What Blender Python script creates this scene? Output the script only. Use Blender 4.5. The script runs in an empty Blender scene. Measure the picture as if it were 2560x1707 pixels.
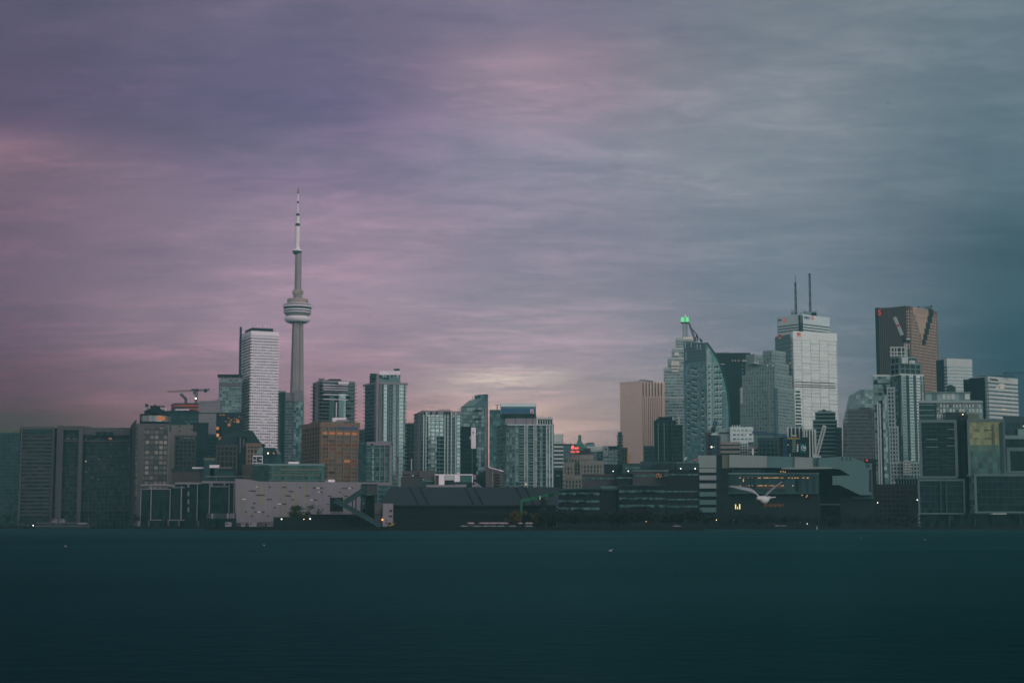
import bpy, bmesh, math, random
from mathutils import Vector, Matrix
random.seed(7)
R = math.radians
scene = bpy.context.scene
COL = scene.collection
# ------------------------------------------------------------------ camera
F = 4020.0                      # focal length in pixels of the 2560 px photograph
CAM = Vector((0.0, 0.0, 3.0))
HZ = 1311.0                     # pixel row of the horizon
PH = math.atan((HZ - 853.5) / F)
FWD = Vector((0, math.cos(PH), math.sin(PH)))
UPV = Vector((0, -math.sin(PH), math.cos(PH)))
G0 = 1.5                        # level of the quay and the city ground


def ray(px, py):
    return FWD + Vector((1, 0, 0)) * ((px - 1280) / F) + UPV * ((853.5 - py) / F)


def W(px, py, Y):
    d = ray(px, py)
    return CAM + d * (Y / d.y)


def tt(px, py):
    d = ray(px, py)
    return d.x / d.y


def zz(py, Y, px=1280):
    return W(px, py, Y).z


def hit(A, B, px, py):
    n = Vector((B[1] - A[1], -(B[0] - A[0]), 0))
    d = ray(px, py)
    t = (Vector((A[0], A[1], 0)) - CAM).dot(n) / d.dot(n)
    return CAM + d * t


# ------------------------------------------------------------------ objects
def prop(o, label=None, cat=None, group=None, kind=None):
    if label: o['label'] = label
    if cat: o['category'] = cat
    if group: o['group'] = group
    if kind: o['kind'] = kind
    return o


def thing(name, label, cat, loc, group=None, rz=0):
    o = bpy.data.objects.new(name, None)
    o.location = loc
    o.rotation_euler = (0, 0, rz)
    o.empty_display_size = 1
    COL.objects.link(o)
    return prop(o, label, cat, group)


def copy_tree(o, parent=None):
    c = o.copy()
    COL.objects.link(c)
    c.parent = parent
    for ch in [x for x in KIDS.get(o, [])]:
        copy_tree(ch, c)
    return c


KIDS = {}


class MB:
    """collects shapes (world coordinates) for ONE mesh object"""

    def __init__(s):
        s.v = []; s.f = []; s.m = []; s.uv = []

    def face(s, pts, m=0, uv=None):
        b = len(s.v)
        s.v += [Vector(p) for p in pts]
        s.f.append(tuple(range(b, b + len(pts))))
        s.m.append(m)
        s.uv.append(uv or [(0, 0)] * len(pts))

    def prism(s, poly, z0, z1, m=0, nb=None, nf=1, top=True, bottom=True, mt=None):
        """poly: CCW seen from above; nb = bays per edge for the uv grid"""
        n = len(poly)
        for i in range(n):
            a, b = poly[i], poly[(i + 1) % n]
            k = nb[i] if nb else 1
            s.face([(a[0], a[1], z0), (b[0], b[1], z0), (b[0], b[1], z1), (a[0], a[1], z1)], m,
                   [(i * 40, 0), (i * 40 + k, 0), (i * 40 + k, nf), (i * 40, nf)])
        if top: s.face([(p[0], p[1], z1) for p in poly], m if mt is None else mt)
        if bottom: s.face([(p[0], p[1], z0) for p in reversed(poly)], m if mt is None else mt)

    def box(s, c, h, ax=(1, 0, 0), m=0):
        """centre, half sizes along ax / horizontal normal / z"""
        x = Vector((ax[0], ax[1], 0)).normalized()
        y = Vector((-x.y, x.x, 0))
        c = Vector(c)
        p = []
        for sx, sy in ((-1, -1), (1, -1), (1, 1), (-1, 1)):
            q = c + x * (sx * h[0]) + y * (sy * h[1])
            p.append((q.x, q.y))
        s.prism(p, c.z - h[2], c.z + h[2], m)

    def bar(s, a, b, w, h=None, m=0):
        """square bar between two points"""
        a, b = Vector(a), Vector(b)
        d = (b - a)
        if d.length < 1e-6: return
        d.normalize()
        u = d.cross(Vector((0, 0, 1)))
        if u.length < 1e-3: u = Vector((1, 0, 0))
        u.normalize(); v = d.cross(u)
        h = h or w
        q = [u * (sx * w / 2) + v * (sy * h / 2) for sx, sy in ((-1, -1), (-1, 1), (1, 1), (1, -1))]
        A = [a + k for k in q]; B = [b + k for k in q]
        for i in range(4):
            j = (i + 1) % 4
            s.face([A[i], B[i], B[j], A[j]], m)
        s.face(A, m); s.face(B[::-1], m)

    def xz(s, pts, Y, dep, m=0, mside=None):
        """outline given in photo pixels at depth Y, extruded dep metres away from the viewer"""
        P = [W(x, y, Y) for x, y in pts]
        for p in P: p.z = max(p.z, G0 - 1)
        Q = [p + Vector((p.x / Y * dep, dep, 0)) for p in P]
        area = sum(P[i].x * P[(i + 1) % len(P)].z - P[(i + 1) % len(P)].x * P[i].z for i in range(len(P)))
        if area < 0: P.reverse(); Q.reverse()
        n = len(P)
        s.face(P, m, [(p.x / 3.2, p.z / 3.6) for p in P])
        s.face(Q[::-1], m)
        for i in range(n):
            j = (i + 1) % n
            s.face([P[j], P[i], Q[i], Q[j]], m if mside is None else mside)

    def lathe(s, c, prof, n=40, m=None, cap=True):
        """profile [(r, z)] round the vertical axis at c"""
        c = Vector(c)
        for k in range(len(prof) - 1):
            (r0, z0), (r1, z1) = prof[k], prof[k + 1]
            for i in range(n):
                a, b = 2 * math.pi * i / n, 2 * math.pi * (i + 1) / n
                pts = [(c.x + r0 * math.cos(a), c.y + r0 * math.sin(a), c.z + z0), (c.x + r0 * math.cos(b), c.y + r0 * math.sin(b), c.z + z0),
                       (c.x + r1 * math.cos(b), c.y + r1 * math.sin(b), c.z + z1), (c.x + r1 * math.cos(a), c.y + r1 * math.sin(a), c.z + z1)]
                if r0 < 1e-4: pts = pts[1:]
                elif r1 < 1e-4: pts = pts[:3]
                s.face(pts, m[k] if m else 0, [(i, 0), (i + 1, 0), (i + 1, 1), (i, 1)][:len(pts)])
        if cap:
            for (r, z), rev in ((prof[0], True), (prof[-1], False)):
                if r > 1e-3:
                    pts = [(c.x + r * math.cos(2 * math.pi * i / n), c.y + r * math.sin(2 * math.pi * i / n), c.z + z) for i in range(n)]
                    s.face(pts[::-1] if rev else pts, 0)

    def loft(s, rings, m=0, nb=None, fl=None, top=True, mt=None):
        """rings: lists of 3D points, same count"""
        n = len(rings[0])
        for k in range(len(rings) - 1):
            A, B = rings[k], rings[k + 1]
            v0 = fl[k] if fl else k
            v1 = fl[k + 1] if fl else k + 1
            for i in range(n):
                j = (i + 1) % n
                b = nb[i] if nb else 1
                s.face([A[i], A[j], B[j], B[i]], m, [(i * 40, v0), (i * 40 + b, v0), (i * 40 + b, v1), (i * 40, v1)])
        if top: s.face(rings[-1], m if mt is None else mt)

    def build(s, name, mats, parent=None, smooth=False, weld=False):
        if not isinstance(mats, (list, tuple)): mats = [mats]
        org = parent_world(parent) if parent else (sum((p for p in s.v), Vector()) / max(1, len(s.v)))
        if not parent: org.z = min(p.z for p in s.v)
        me = bpy.data.meshes.new(name)
        me.from_pydata([p - org for p in s.v], [], s.f)
        uvl = me.uv_layers.new(name='UVMap')
        k = 0
        for f, u in zip(s.f, s.uv):
            for q in range(len(f)):
                uvl.data[k].uv = u[q]; k += 1
        for mm in mats: me.materials.append(mm)
        me.polygons.foreach_set('material_index', s.m)
        if smooth or weld:
            b = bmesh.new(); b.from_mesh(me)
            bmesh.ops.remove_doubles(b, verts=b.verts, dist=0.002)
            b.to_mesh(me); b.free()
        if smooth: me.polygons.foreach_set('use_smooth', [True] * len(me.polygons))
        me.update()
        o = bpy.data.objects.new(name, me)
        COL.objects.link(o)
        if parent:
            o.parent = parent
            KIDS.setdefault(parent, []).append(o)
        else:
            o.location = org
        return o


def parent_world(p):
    v = Vector(p.location)
    while p.parent is not None:
        p = p.parent
        v = v + Vector(p.location)
    return v


# ------------------------------------------------------------------ materials
def nt(name):
    m = bpy.data.materials.new(name)
    m.use_nodes = True
    t = m.node_tree
    t.nodes.clear()
    return m, t, t.nodes.new('ShaderNodeOutputMaterial')


def N(t, kind, **kw):
    n = t.nodes.new(kind)
    for k, v in kw.items():
        if k.startswith('i_'):
            key = k[2:]
            key = int(key) if key.isdigit() else key.replace('_', ' ')
            n.inputs[key].default_value = v
        else:
            setattr(n, k, v)
    return n


def math_(t, op, a, b=None, clamp=False):
    n = t.nodes.new('ShaderNodeMath')
    n.operation = op
    n.use_clamp = clamp
    for i, x in enumerate((a, b)):
        if x is None: continue
        if isinstance(x, (int, float)): n.inputs[i].default_value = x
        else: t.links.new(x, n.inputs[i])
    return n.outputs[0]


def mixc(t, fac, a, b, mode='MIX'):
    n = t.nodes.new('ShaderNodeMix')
    n.data_type = 'RGBA'
    n.blend_type = mode
    for sock, x in ((n.inputs[0], fac), (n.inputs[6], a), (n.inputs[7], b)):
        if isinstance(x, (int, float)): sock.default_value = x
        elif isinstance(x, (tuple, list)): sock.default_value = (x[0], x[1], x[2], 1)
        else: t.links.new(x, sock)
    return n.outputs[2]


def wall(name, col, var=0.25, rough=0.8, scale=0.08, spec=0.25, metal=0.0, streak=True):
    """painted / stone / metal cladding: large patches, fine grain and rain streaks"""
    m, t, out = nt(name)
    tc = N(t, 'ShaderNodeTexCoord')
    n1 = N(t, 'ShaderNodeTexNoise', i_Scale=scale, i_Detail=4.0)
    t.links.new(tc.outputs['Object'], n1.inputs['Vector'])
    mp = N(t, 'ShaderNodeMapping')
    mp.inputs['Scale'].default_value = (0.9, 0.9, 0.05)
    t.links.new(tc.outputs['Object'], mp.inputs['Vector'])
    n2 = N(t, 'ShaderNodeTexNoise', i_Scale=1.0, i_Detail=3.0)
    t.links.new(mp.outputs[0], n2.inputs['Vector'])
    f = math_(t, 'ADD', n1.outputs['Fac'], n2.outputs['Fac'] if streak else n1.outputs['Fac'])
    f = math_(t, 'MULTIPLY', f, 0.5, True)
    lo = tuple(c * (1 - var) for c in col); hi = tuple(min(1, c * (1 + var)) for c in col)
    r = N(t, 'ShaderNodeMapRange'); r.inputs[1].default_value = 0.3; r.inputs[2].default_value = 0.7
    t.links.new(f, r.inputs[0])
    c = mixc(t, r.outputs[0], lo, hi)
    p = N(t, 'ShaderNodeBsdfPrincipled', i_Roughness=rough, i_Metallic=metal)
    p.inputs['Specular IOR Level'].default_value = spec
    t.links.new(c, p.inputs['Base Color'])
    t.links.new(p.outputs[0], out.inputs[0])
    return m


def glass(name, ca, cb, refl=0.12, tint=(0.75, 0.9, 0.95), rough=0.08, jit=0.06, lit=0.0, litcol=(1.0, 0.5, 0.2), lits=0.5, bias=1.6, seed=0.0, fr=.6):
    """curtain wall: every pane (uv cell) has its own tone, tilt and now and then a lamp on behind it"""
    m, t, out = nt(name)
    uv = N(t, 'ShaderNodeUVMap')
    fl = N(t, 'ShaderNodeVectorMath', operation='FLOOR')
    t.links.new(uv.outputs[0], fl.inputs[0])
    oi = N(t, 'ShaderNodeObjectInfo')
    wn = N(t, 'ShaderNodeTexWhiteNoise', noise_dimensions='4D')
    t.links.new(fl.outputs[0], wn.inputs['Vector'])
    t.links.new(math_(t, 'ADD', oi.outputs['Random'], seed), wn.inputs['W'])
    r = math_(t, 'POWER', wn.outputs['Value'], bias)
    base = mixc(t, r, ca, cb)
    ge = N(t, 'ShaderNodeNewGeometry')
    sub = N(t, 'ShaderNodeVectorMath', operation='SUBTRACT')
    sub.inputs[1].default_value = (0.5, 0.5, 0.5)
    t.links.new(wn.outputs['Color'], sub.inputs[0])
    sc = N(t, 'ShaderNodeVectorMath', operation='SCALE'); sc.inputs['Scale'].default_value = jit
    t.links.new(sub.outputs[0], sc.inputs[0])
    ad = N(t, 'ShaderNodeVectorMath', operation='ADD')
    t.links.new(ge.outputs['Normal'], ad.inputs[0]); t.links.new(sc.outputs[0], ad.inputs[1])
    no = N(t, 'ShaderNodeVectorMath', operation='NORMALIZE'); t.links.new(ad.outputs[0], no.inputs[0])
    df = N(t, 'ShaderNodeBsdfDiffuse'); t.links.new(base, df.inputs[0])
    gl = N(t, 'ShaderNodeBsdfGlossy', i_Roughness=rough)
    gl.inputs[0].default_value = (*tint, 1)
    t.links.new(no.outputs[0], gl.inputs['Normal'])
    mx = N(t, 'ShaderNodeMixShader')
    lw = N(t, 'ShaderNodeFresnel', i_IOR=1.45)
    t.links.new(math_(t, 'ADD', math_(t, 'MULTIPLY', lw.outputs[0], fr), refl, True), mx.inputs[0])
    t.links.new(df.outputs[0], mx.inputs[1]); t.links.new(gl.outputs[0], mx.inputs[2])
    res = mx.outputs[0]
    if lit > 0:
        sx = N(t, 'ShaderNodeSeparateColor'); t.links.new(wn.outputs['Color'], sx.inputs[0])
        on = math_(t, 'LESS_THAN', sx.outputs[1], lit)
        em = N(t, 'ShaderNodeEmission'); em.inputs[0].default_value = (*litcol, 1)
        t.links.new(math_(t, 'MULTIPLY', math_(t, 'MULTIPLY', on, lits), sx.outputs[2]), em.inputs[1])
        a = N(t, 'ShaderNodeAddShader'); t.links.new(res, a.inputs[0]); t.links.new(em.outputs[0], a.inputs[1])
        res = a.outputs[0]
    t.links.new(res, out.inputs[0])
    return m


def glow(name, col, s):
    m, t, out = nt(name)
    e = N(t, 'ShaderNodeEmission', i_Strength=s)
    e.inputs[0].default_value = (*col, 1)
    t.links.new(e.outputs[0], out.inputs[0])
    return m


M = {}


# ------------------------------------------------------------------ building kit
def footprint(xs, yt, D, th):
    """rectangle seen on two faces: near corner at pixel xs[1], depth D, turned by th degrees"""
    th = R(th)
    tL, tM, tR = (tt(x, yt) for x in xs)
    XM = tM * D
    c, s = math.cos(th), math.sin(th)
    wL = (XM - tL * D) / (c + tL * s)
    wR = (tR * D - XM) / (s - tR * c)
    Mp = Vector((XM, D)); L = Mp + Vector((-c, s)) * wL; Rr = Mp + Vector((s, c)) * wR
    return [L, Mp, Rr, L + Rr - Mp]


def flat(xs, yt, D, dep=28.0):
    a = W(xs[0], yt, D); b = W(xs[1], yt, D)
    mid = (a + b) / 2
    d = Vector((mid.x, mid.y)).normalized() * dep
    # splay the flanks so that they stay out of the picture's way
    A = Vector((a.x, a.y)); B = Vector((b.x, b.y))
    return [A, B, B + d, A + d]


def grow(poly, d):
    n = len(poly)
    out = []
    for i in range(n):
        p0, p1, p2 = Vector(poly[i - 1]), Vector(poly[i]), Vector(poly[(i + 1) % n])
        e0 = (p1 - p0).normalized(); e1 = (p2 - p1).normalized()
        n0 = Vector((e0.y, -e0.x)); n1 = Vector((e1.y, -e1.x))
        k = 1 + n0.dot(n1)
        out.append(p1 + (n0 + n1) * (d / max(k, 0.3)))
    return out


def ctr(poly):
    return sum((Vector(p) for p in poly), Vector((0, 0))) / len(poly)


class B:
    """one building: an Empty at its base and its parts"""

    def __init__(s, name, label, cat='building', poly=None, at=None, group=None):
        c = ctr(poly) if poly else Vector((at[0], at[1]))
        s.o = thing(name, label, cat, (c.x, c.y, G0), group)
        s.poly = poly

    def block(s, poly, z1, z0=G0, fh=3.5, bay=3.2, g='g_teal', slab=None, fin=None, cap=None, sname='floor_band', cname='parapet', gname='glazing', fname='mullion', base=None, skip=0, roof='roof_dark'):
        """glass core + a band per floor + mullions + a parapet"""
        n = max(1, round((z1 - z0) / fh)); fh = (z1 - z0) / n
        nb = [max(1, round((Vector(poly[(i + 1) % len(poly)]) - Vector(poly[i])).length / bay)) for i in range(len(poly))]
        mb = MB(); mb.prism(poly, z0, z1, 0, nb, n, mt=1); mb.build(gname, [M[g], M[roof]], s.o)
        if slab:
            th, pr, mt = slab[:3]
            step = slab[3] if len(slab) > 3 else 1
            mb = MB(); q = grow(poly, pr)
            mb.prism(q, -th / 2, th / 2)
            first = None
            for k in range(skip, n + (0 if cap else 1), step):
                z = z0 + k * fh
                if first is None:
                    for v in mb.v: v.z += G0
                    o = first = mb.build(sname, M[mt], s.o)
                else:
                    o = first.copy(); COL.objects.link(o); KIDS[s.o].append(o)
                o.location = (0, 0, z - G0)
        if fin:
            w, pr, mt = fin[:3]
            mb = MB()
            for i in range(len(poly)):
                a, b = Vector(poly[i]), Vector(poly[(i + 1) % len(poly)])
                e = (b - a); L = e.length; e.normalize(); no = Vector((e.y, -e.x))
                k = nb[i]
                for q in range(0, k + 1):
                    u = min(max(L * q / k, w / 2 + 0.02 * (i % 2 + 1)), L - w / 2 - 0.02 * (i % 2 + 1))
                    p = a + e * u + no * (pr / 2 - 0.1)
                    mb.box((p.x, p.y, (z0 + z1) / 2 - 0.013), (w / 2, pr / 2 + 0.1, (z1 - z0) / 2 - 0.02), e)
            mb.build(fname, M[mt], s.o)
        if cap:
            h, pr, mt = cap
            mb = MB(); mb.prism(grow(poly, pr), z1 - h, z1 + 0.6); mb.build(cname, M[mt], s.o)
        return s

    def box(s, name, xs, ys, D, mat, dep=6.0, **k):
        """a block given by its pixel rectangle at depth D"""
        p = flat(xs, ys[0], D, dep)
        mb = MB()
        z0, z1 = max(zz(ys[1], D), G0), zz(ys[0], D)
        nb = [max(1, round((p[1] - p[0]).length / k.get('bay', 3.2))), max(1, round(dep / 3.2))] * 2
        mb.prism(p, z0, z1, 0, nb, max(1, round((z1 - z0) / k.get('fh', 3.5))))
        return mb.build(name, M[mat], k.get('parent', s.o))

    def fbox(s, name, A, Bq, xs, ys, mat, out=0.4, ins=0.3, parent=None, **k):
        """a panel lying on the face A-B, covering a pixel rectangle"""
        p0, p1 = hit(A, Bq, xs[0], (ys[0] + ys[1]) / 2), hit(A, Bq, xs[1], (ys[0] + ys[1]) / 2)
        za, zb = hit(A, Bq, (xs[0] + xs[1]) / 2, ys[1]).z, hit(A, Bq, (xs[0] + xs[1]) / 2, ys[0]).z
        e = Vector((p1.x - p0.x, p1.y - p0.y)); L = e.length; e.normalize(); no = Vector((e.y, -e.x))
        c = Vector(((p0.x + p1.x) / 2, (p0.y + p1.y) / 2)) + no * ((out - ins) / 2)
        mb = MB(); mb.box((c.x, c.y, (za + zb) / 2), (L / 2, (out + ins) / 2, (zb - za) / 2), e)
        return mb.build(name, M[mat], parent or s.o)

    def units(s, poly, z, n, seed, mat='roof_unit', h=(2, 4), w=(3, 7)):
        """plant boxes standing on a roof"""
        rnd = random.Random(seed)
        for i in range(n):
            a, b = rnd.uniform(0.2, 0.8), rnd.uniform(0.15, 0.6)
            p = Vector(poly[0]).lerp(Vector(poly[1]), a).lerp(Vector(poly[3]).lerp(Vector(poly[2]), a), b)
            e = Vector(poly[1]) - Vector(poly[0])
            hh = rnd.uniform(*h)
            mb = MB(); mb.box((p.x, p.y, z + hh / 2 + 0.3), (rnd.uniform(*w) / 2, rnd.uniform(*w) / 2, hh / 2 + 0.3), e)
            mb.build('rooftop_unit', M[mat], s.o)

    def mast(s, px, y0, y1, D, w, mat='metal_dark', name='antenna'):
        a, b = W(px, y0, D), W(px, y1, D)
        mb = MB(); mb.bar((a.x, a.y, b.z), (a.x, a.y, a.z), w); return mb.build(name, M[mat], s.o)


def label_text(parent, txt, c, ax, h, mat, wid=None, name='lettering', ex=0.15):
    cu = bpy.data.curves.new(name, 'FONT')
    cu.body = txt; cu.align_x = 'CENTER'; cu.align_y = 'CENTER'; cu.size = h * 1.37; cu.extrude = ex; cu.offset = 0.02 * h
    o = bpy.data.objects.new(name, cu)
    COL.objects.link(o)
    cu.materials.append(mat)
    bpy.context.view_layer.update()
    sx = wid / o.dimensions.x if wid else 1.0
    x = Vector((ax[0], ax[1], 0)).normalized(); up = Vector((0, 0, 1)); z = x.cross(up)
    m = Matrix((x, up, z)).transposed().to_4x4()
    me = bpy.data.meshes.new_from_object(o)
    bpy.data.objects.remove(o)
    o = bpy.data.objects.new(name, me); COL.objects.link(o)
    o.parent = parent; KIDS.setdefault(parent, []).append(o)
    m.translation = Vector(c) - parent_world(parent)
    o.matrix_local = m @ Matrix.Diagonal((sx, 1, 1, 1))
    return o


def face_text(b, A, Bq, txt, xs, ys, mat, off=0.6, name='lettering'):
    p0, p1 = hit(A, Bq, xs[0], (ys[0] + ys[1]) / 2), hit(A, Bq, xs[1], (ys[0] + ys[1]) / 2)
    za, zb = hit(A, Bq, (xs[0] + xs[1]) / 2, ys[1]).z, hit(A, Bq, (xs[0] + xs[1]) / 2, ys[0]).z
    e = Vector((p1.x - p0.x, p1.y - p0.y)); L = e.length; e.normalize(); no = Vector((e.y, -e.x))
    c = Vector(((p0.x + p1.x) / 2 + no.x * off, (p0.y + p1.y) / 2 + no.y * off, (za + zb) / 2))
    return label_text(b, txt, c, e, zb - za, M[mat], L, name)
# ------------------------------------------------------------------ palette
EV = 0.6                       # exposed for the facades
K_ = 2 ** -EV
def lin(c):
    return tuple(((x / 255) / 12.92 if x / 255 <= 0.04045 else ((x / 255 + 0.055) / 1.055) ** 2.4) for x in c)

for n_, c_, k_ in (
    ('white_mauve', (.76, .67, .73), dict(var=.12)), ('white_teal', (.50, .57, .57), dict(var=.12)), ('white_warm', (.62, .56, .52), dict(var=.12)),
    ('mauve_grey', (.20, .18, .205), dict(var=.12)), ('concrete_mauve', (.080, .073, .078), dict(var=.18)), ('concrete_dim', (.045, .046, .05), dict(var=.2)),
    ('concrete_beige', (.135, .118, .11), dict(var=.15)), ('brown_stone', (.17, .105, .075), dict(var=.2)), ('brown_dim', (.055, .044, .042), dict(var=.2)),
    ('stone_grey', (.20, .185, .165), dict(var=.2)), ('stone_teal', (.21, .27, .27), dict(var=.18)), ('stone_pale', (.42, .45, .44), dict(var=.15)),
    ('teal_band', (.14, .215, .215), dict(var=.15)), ('teal_dim', (.022, .055, .06), dict(var=.2)), ('green_band', (.06, .12, .11), dict(var=.2)),
    ('roof_dark', (.025, .036, .04), dict(var=.2)), ('roof_unit', (.12, .125, .13), dict(var=.2)), ('metal_dark', (.012, .025, .029), dict(var=.2)),
    ('slate', (.018, .031, .037), dict(var=.15, rough=.7)), ('shed_wall', (.004, .011, .013), dict(var=.25)), ('black_panel', (.005, .012, .014), dict(var=.2)),
    ('steel', (.60, .63, .61), dict(var=.07, rough=.6)), ('copper_green', (.06, .17, .14), dict(var=.3)), ('gold_band', (.74, .52, .44), dict(var=.08, rough=.4)),
    ('red_net', (.42, .07, .04), dict(var=.25)), ('blue_panel', (.015, .085, .17), dict(var=.12, rough=.3)), ('blue_paint', (.02, .07, .13), dict(var=.15)),
    ('teal_sign', (.005, .12, .13), dict(var=.05)), ('red_paint', (.50, .04, .03), dict(var=.08)), ('orange_paint', (.60, .16, .03), dict(var=.1)), ('blue_letter', (.03, .12, .32), dict(var=.05)),
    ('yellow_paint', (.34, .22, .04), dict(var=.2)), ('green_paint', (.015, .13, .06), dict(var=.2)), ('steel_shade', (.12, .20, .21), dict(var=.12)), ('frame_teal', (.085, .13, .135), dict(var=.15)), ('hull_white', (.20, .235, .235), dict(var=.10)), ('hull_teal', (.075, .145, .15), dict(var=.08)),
    ('scotia_brown', (.12, .075, .06), dict(var=.15)), ('scotia_shaded', (.045, .038, .04), dict(var=.15)), ('scotia_lit', (.36, .25, .19), dict(var=.08, rough=.4)), ('pod_grey', (.20, .18, .19), dict(var=.1)),
    ('cn_concrete', (.27, .205, .215), dict(var=.16, scale=.05)), ('cn_white', (.72, .62, .66), dict(var=.07)), ('white_paint', (.70, .70, .70), dict(var=.06)), ('pink_cloth', (.34, .25, .27), dict(var=.1)),
    ('feather_white', (.40, .43, .44), dict(var=.08, scale=8)), ('feather_grey', (.22, .25, .26), dict(var=.15, scale=8)), ('feather_dark', (.03, .035, .04), dict(var=.2, scale=8)), ('beak', (.45, .25, .05), dict(var=.1)),
    ('quay_stone', (.075, .08, .08), dict(var=.3)), ('land', (.012, .02, .022), dict(var=.3)), ('asphalt', (.03, .032, .034), dict(var=.2)), ('bark', (.03, .026, .022), dict(var=.3, scale=1)), ('car_paint', (.17, .19, .2), dict(var=.05, rough=.3)),
    ('yellow_glass_band', (.2, .2, .1), dict(var=.1)), ('olive', (.10, .115, .085), dict(var=.15)), ('peach_cap', (.34, .26, .22), dict(var=.1)),
):
    M[n_] = wall(n_, c_, **k_)
for n_, a_, b_, k_ in (
    ('g_black', (.003, .010, .012), (.010, .022, .025), dict(refl=.006, jit=.04, tint=(.45, .8, .85), fr=.2)),
    ('g_dark', (.004, .017, .020), (.018, .045, .05), dict(refl=.014, jit=.06, tint=(.45, .8, .85), fr=.3)),
    ('g_teal', (.004, .028, .032), (.06, .14, .145), dict(refl=.03, fr=.4, jit=.08, tint=(.55, .88, .92))),
    ('g_mid', (.006, .035, .04), (.20, .30, .30), dict(refl=.06, fr=.4, jit=.08, bias=1.3, tint=(.65, .9, .93))),
    ('g_pale', (.04, .10, .10), (.30, .37, .36), dict(refl=.10, jit=.06, bias=1.2, tint=(.7, .92, .94), rough=.2)),
    ('g_mauve', (.035, .04, .048), (.20, .17, .18), dict(refl=.08, jit=.06)),
    ('g_hotel', (.008, .0125, .0145), (.05, .05, .053), dict(refl=.006, jit=.05, bias=3.0, tint=(.65, .78, .82), fr=.2)),
    ('g_beige', (.03, .028, .027), (.30, .25, .22), dict(refl=.01, fr=.3, jit=.05, bias=.9)),
    ('g_gold', (.58, .39, .32), (.68, .47, .39), dict(refl=.46, tint=(1.0, .80, .70), jit=.012, rough=.3)),
    ('g_brown', (.04, .024, .016), (.13, .065, .035), dict(refl=.01, jit=.05, fr=.3)),
    ('g_lit', (.003, .010, .012), (.010, .02, .022), dict(fr=.2, refl=.006, lit=.10, lits=.7, litcol=(1, .42, .16))),
    ('g_steel', (.20, .24, .24), (.40, .44, .43), dict(refl=.10, tint=(.9, .97, .96), jit=.03, rough=.3)),
    ('g_steel_dim', (.018, .062, .07), (.06, .13, .14), dict(refl=.08, jit=.03)),
    ('g_scotia', (.60, .44, .35), (.75, .57, .47), dict(refl=.15, tint=(1, .8, .65), jit=.03)),
    ('g_white', (.012, .03, .04), (.22, .22, .25), dict(refl=.03, jit=.06, bias=2.0, fr=.3)),
    ('g_sail', (.018, .085, .09), (.09, .21, .21), dict(refl=.16, jit=.06, tint=(.6, .9, .92), rough=.15)),
    ('g_yellow_dim', (.02, .05, .04), (.06, .1, .07), dict(refl=.05, jit=.05, tint=(.6, .9, .8))),
    ('g_green', (.006, .03, .026), (.03, .12, .10), dict(refl=.02, jit=.06, bias=1.5)),
    ('g_yellow', (.085, .11, .055), (.17, .185, .10), dict(refl=.05, tint=(.9, .95, .6), jit=.05)),
    ('g_blue', (.012, .06, .075), (.02, .09, .105), dict(refl=.05, jit=.04)),
):
    M[n_] = glass(n_, a_, b_, **k_)
for n_, c_, s_ in (
    ('lamp_white', (1, .93, .78), 9.0), ('lamp_warm', (1, .62, .25), 8.0), ('lamp_orange', (1, .25, .07), 4.0), ('win_orange', (1, .36, .13), .42), ('win_dim', (1, .36, .15), .11),
    ('win_yellow', (1, .85, .35), 1.5), ('win_warm', (1, .55, .22), .95), ('neon_red', (1, .12, .10), 2.2), ('sign_green', (.25, 1, .45), .9), ('win_cream', (1, .78, .6), .55), ('lamp_red', (1, .08, .05), .8),
    ('neon_orange', (1, .42, .2), .35), ('panel_white', (.8, .95, .9), .28), ('panel_red', (1, .15, .2), .30), ('sign_red', (1, .05, .04), .55),
):
    M[n_] = glow(n_, c_, s_ * K_)

# ------------------------------------------------------------------ haze numbers
HAZE_D = 0.00014
HAZE_C = (.22, .54, .57)
HAZE_TOP = 600.0
HAZE_FAR = 4300.0

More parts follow.
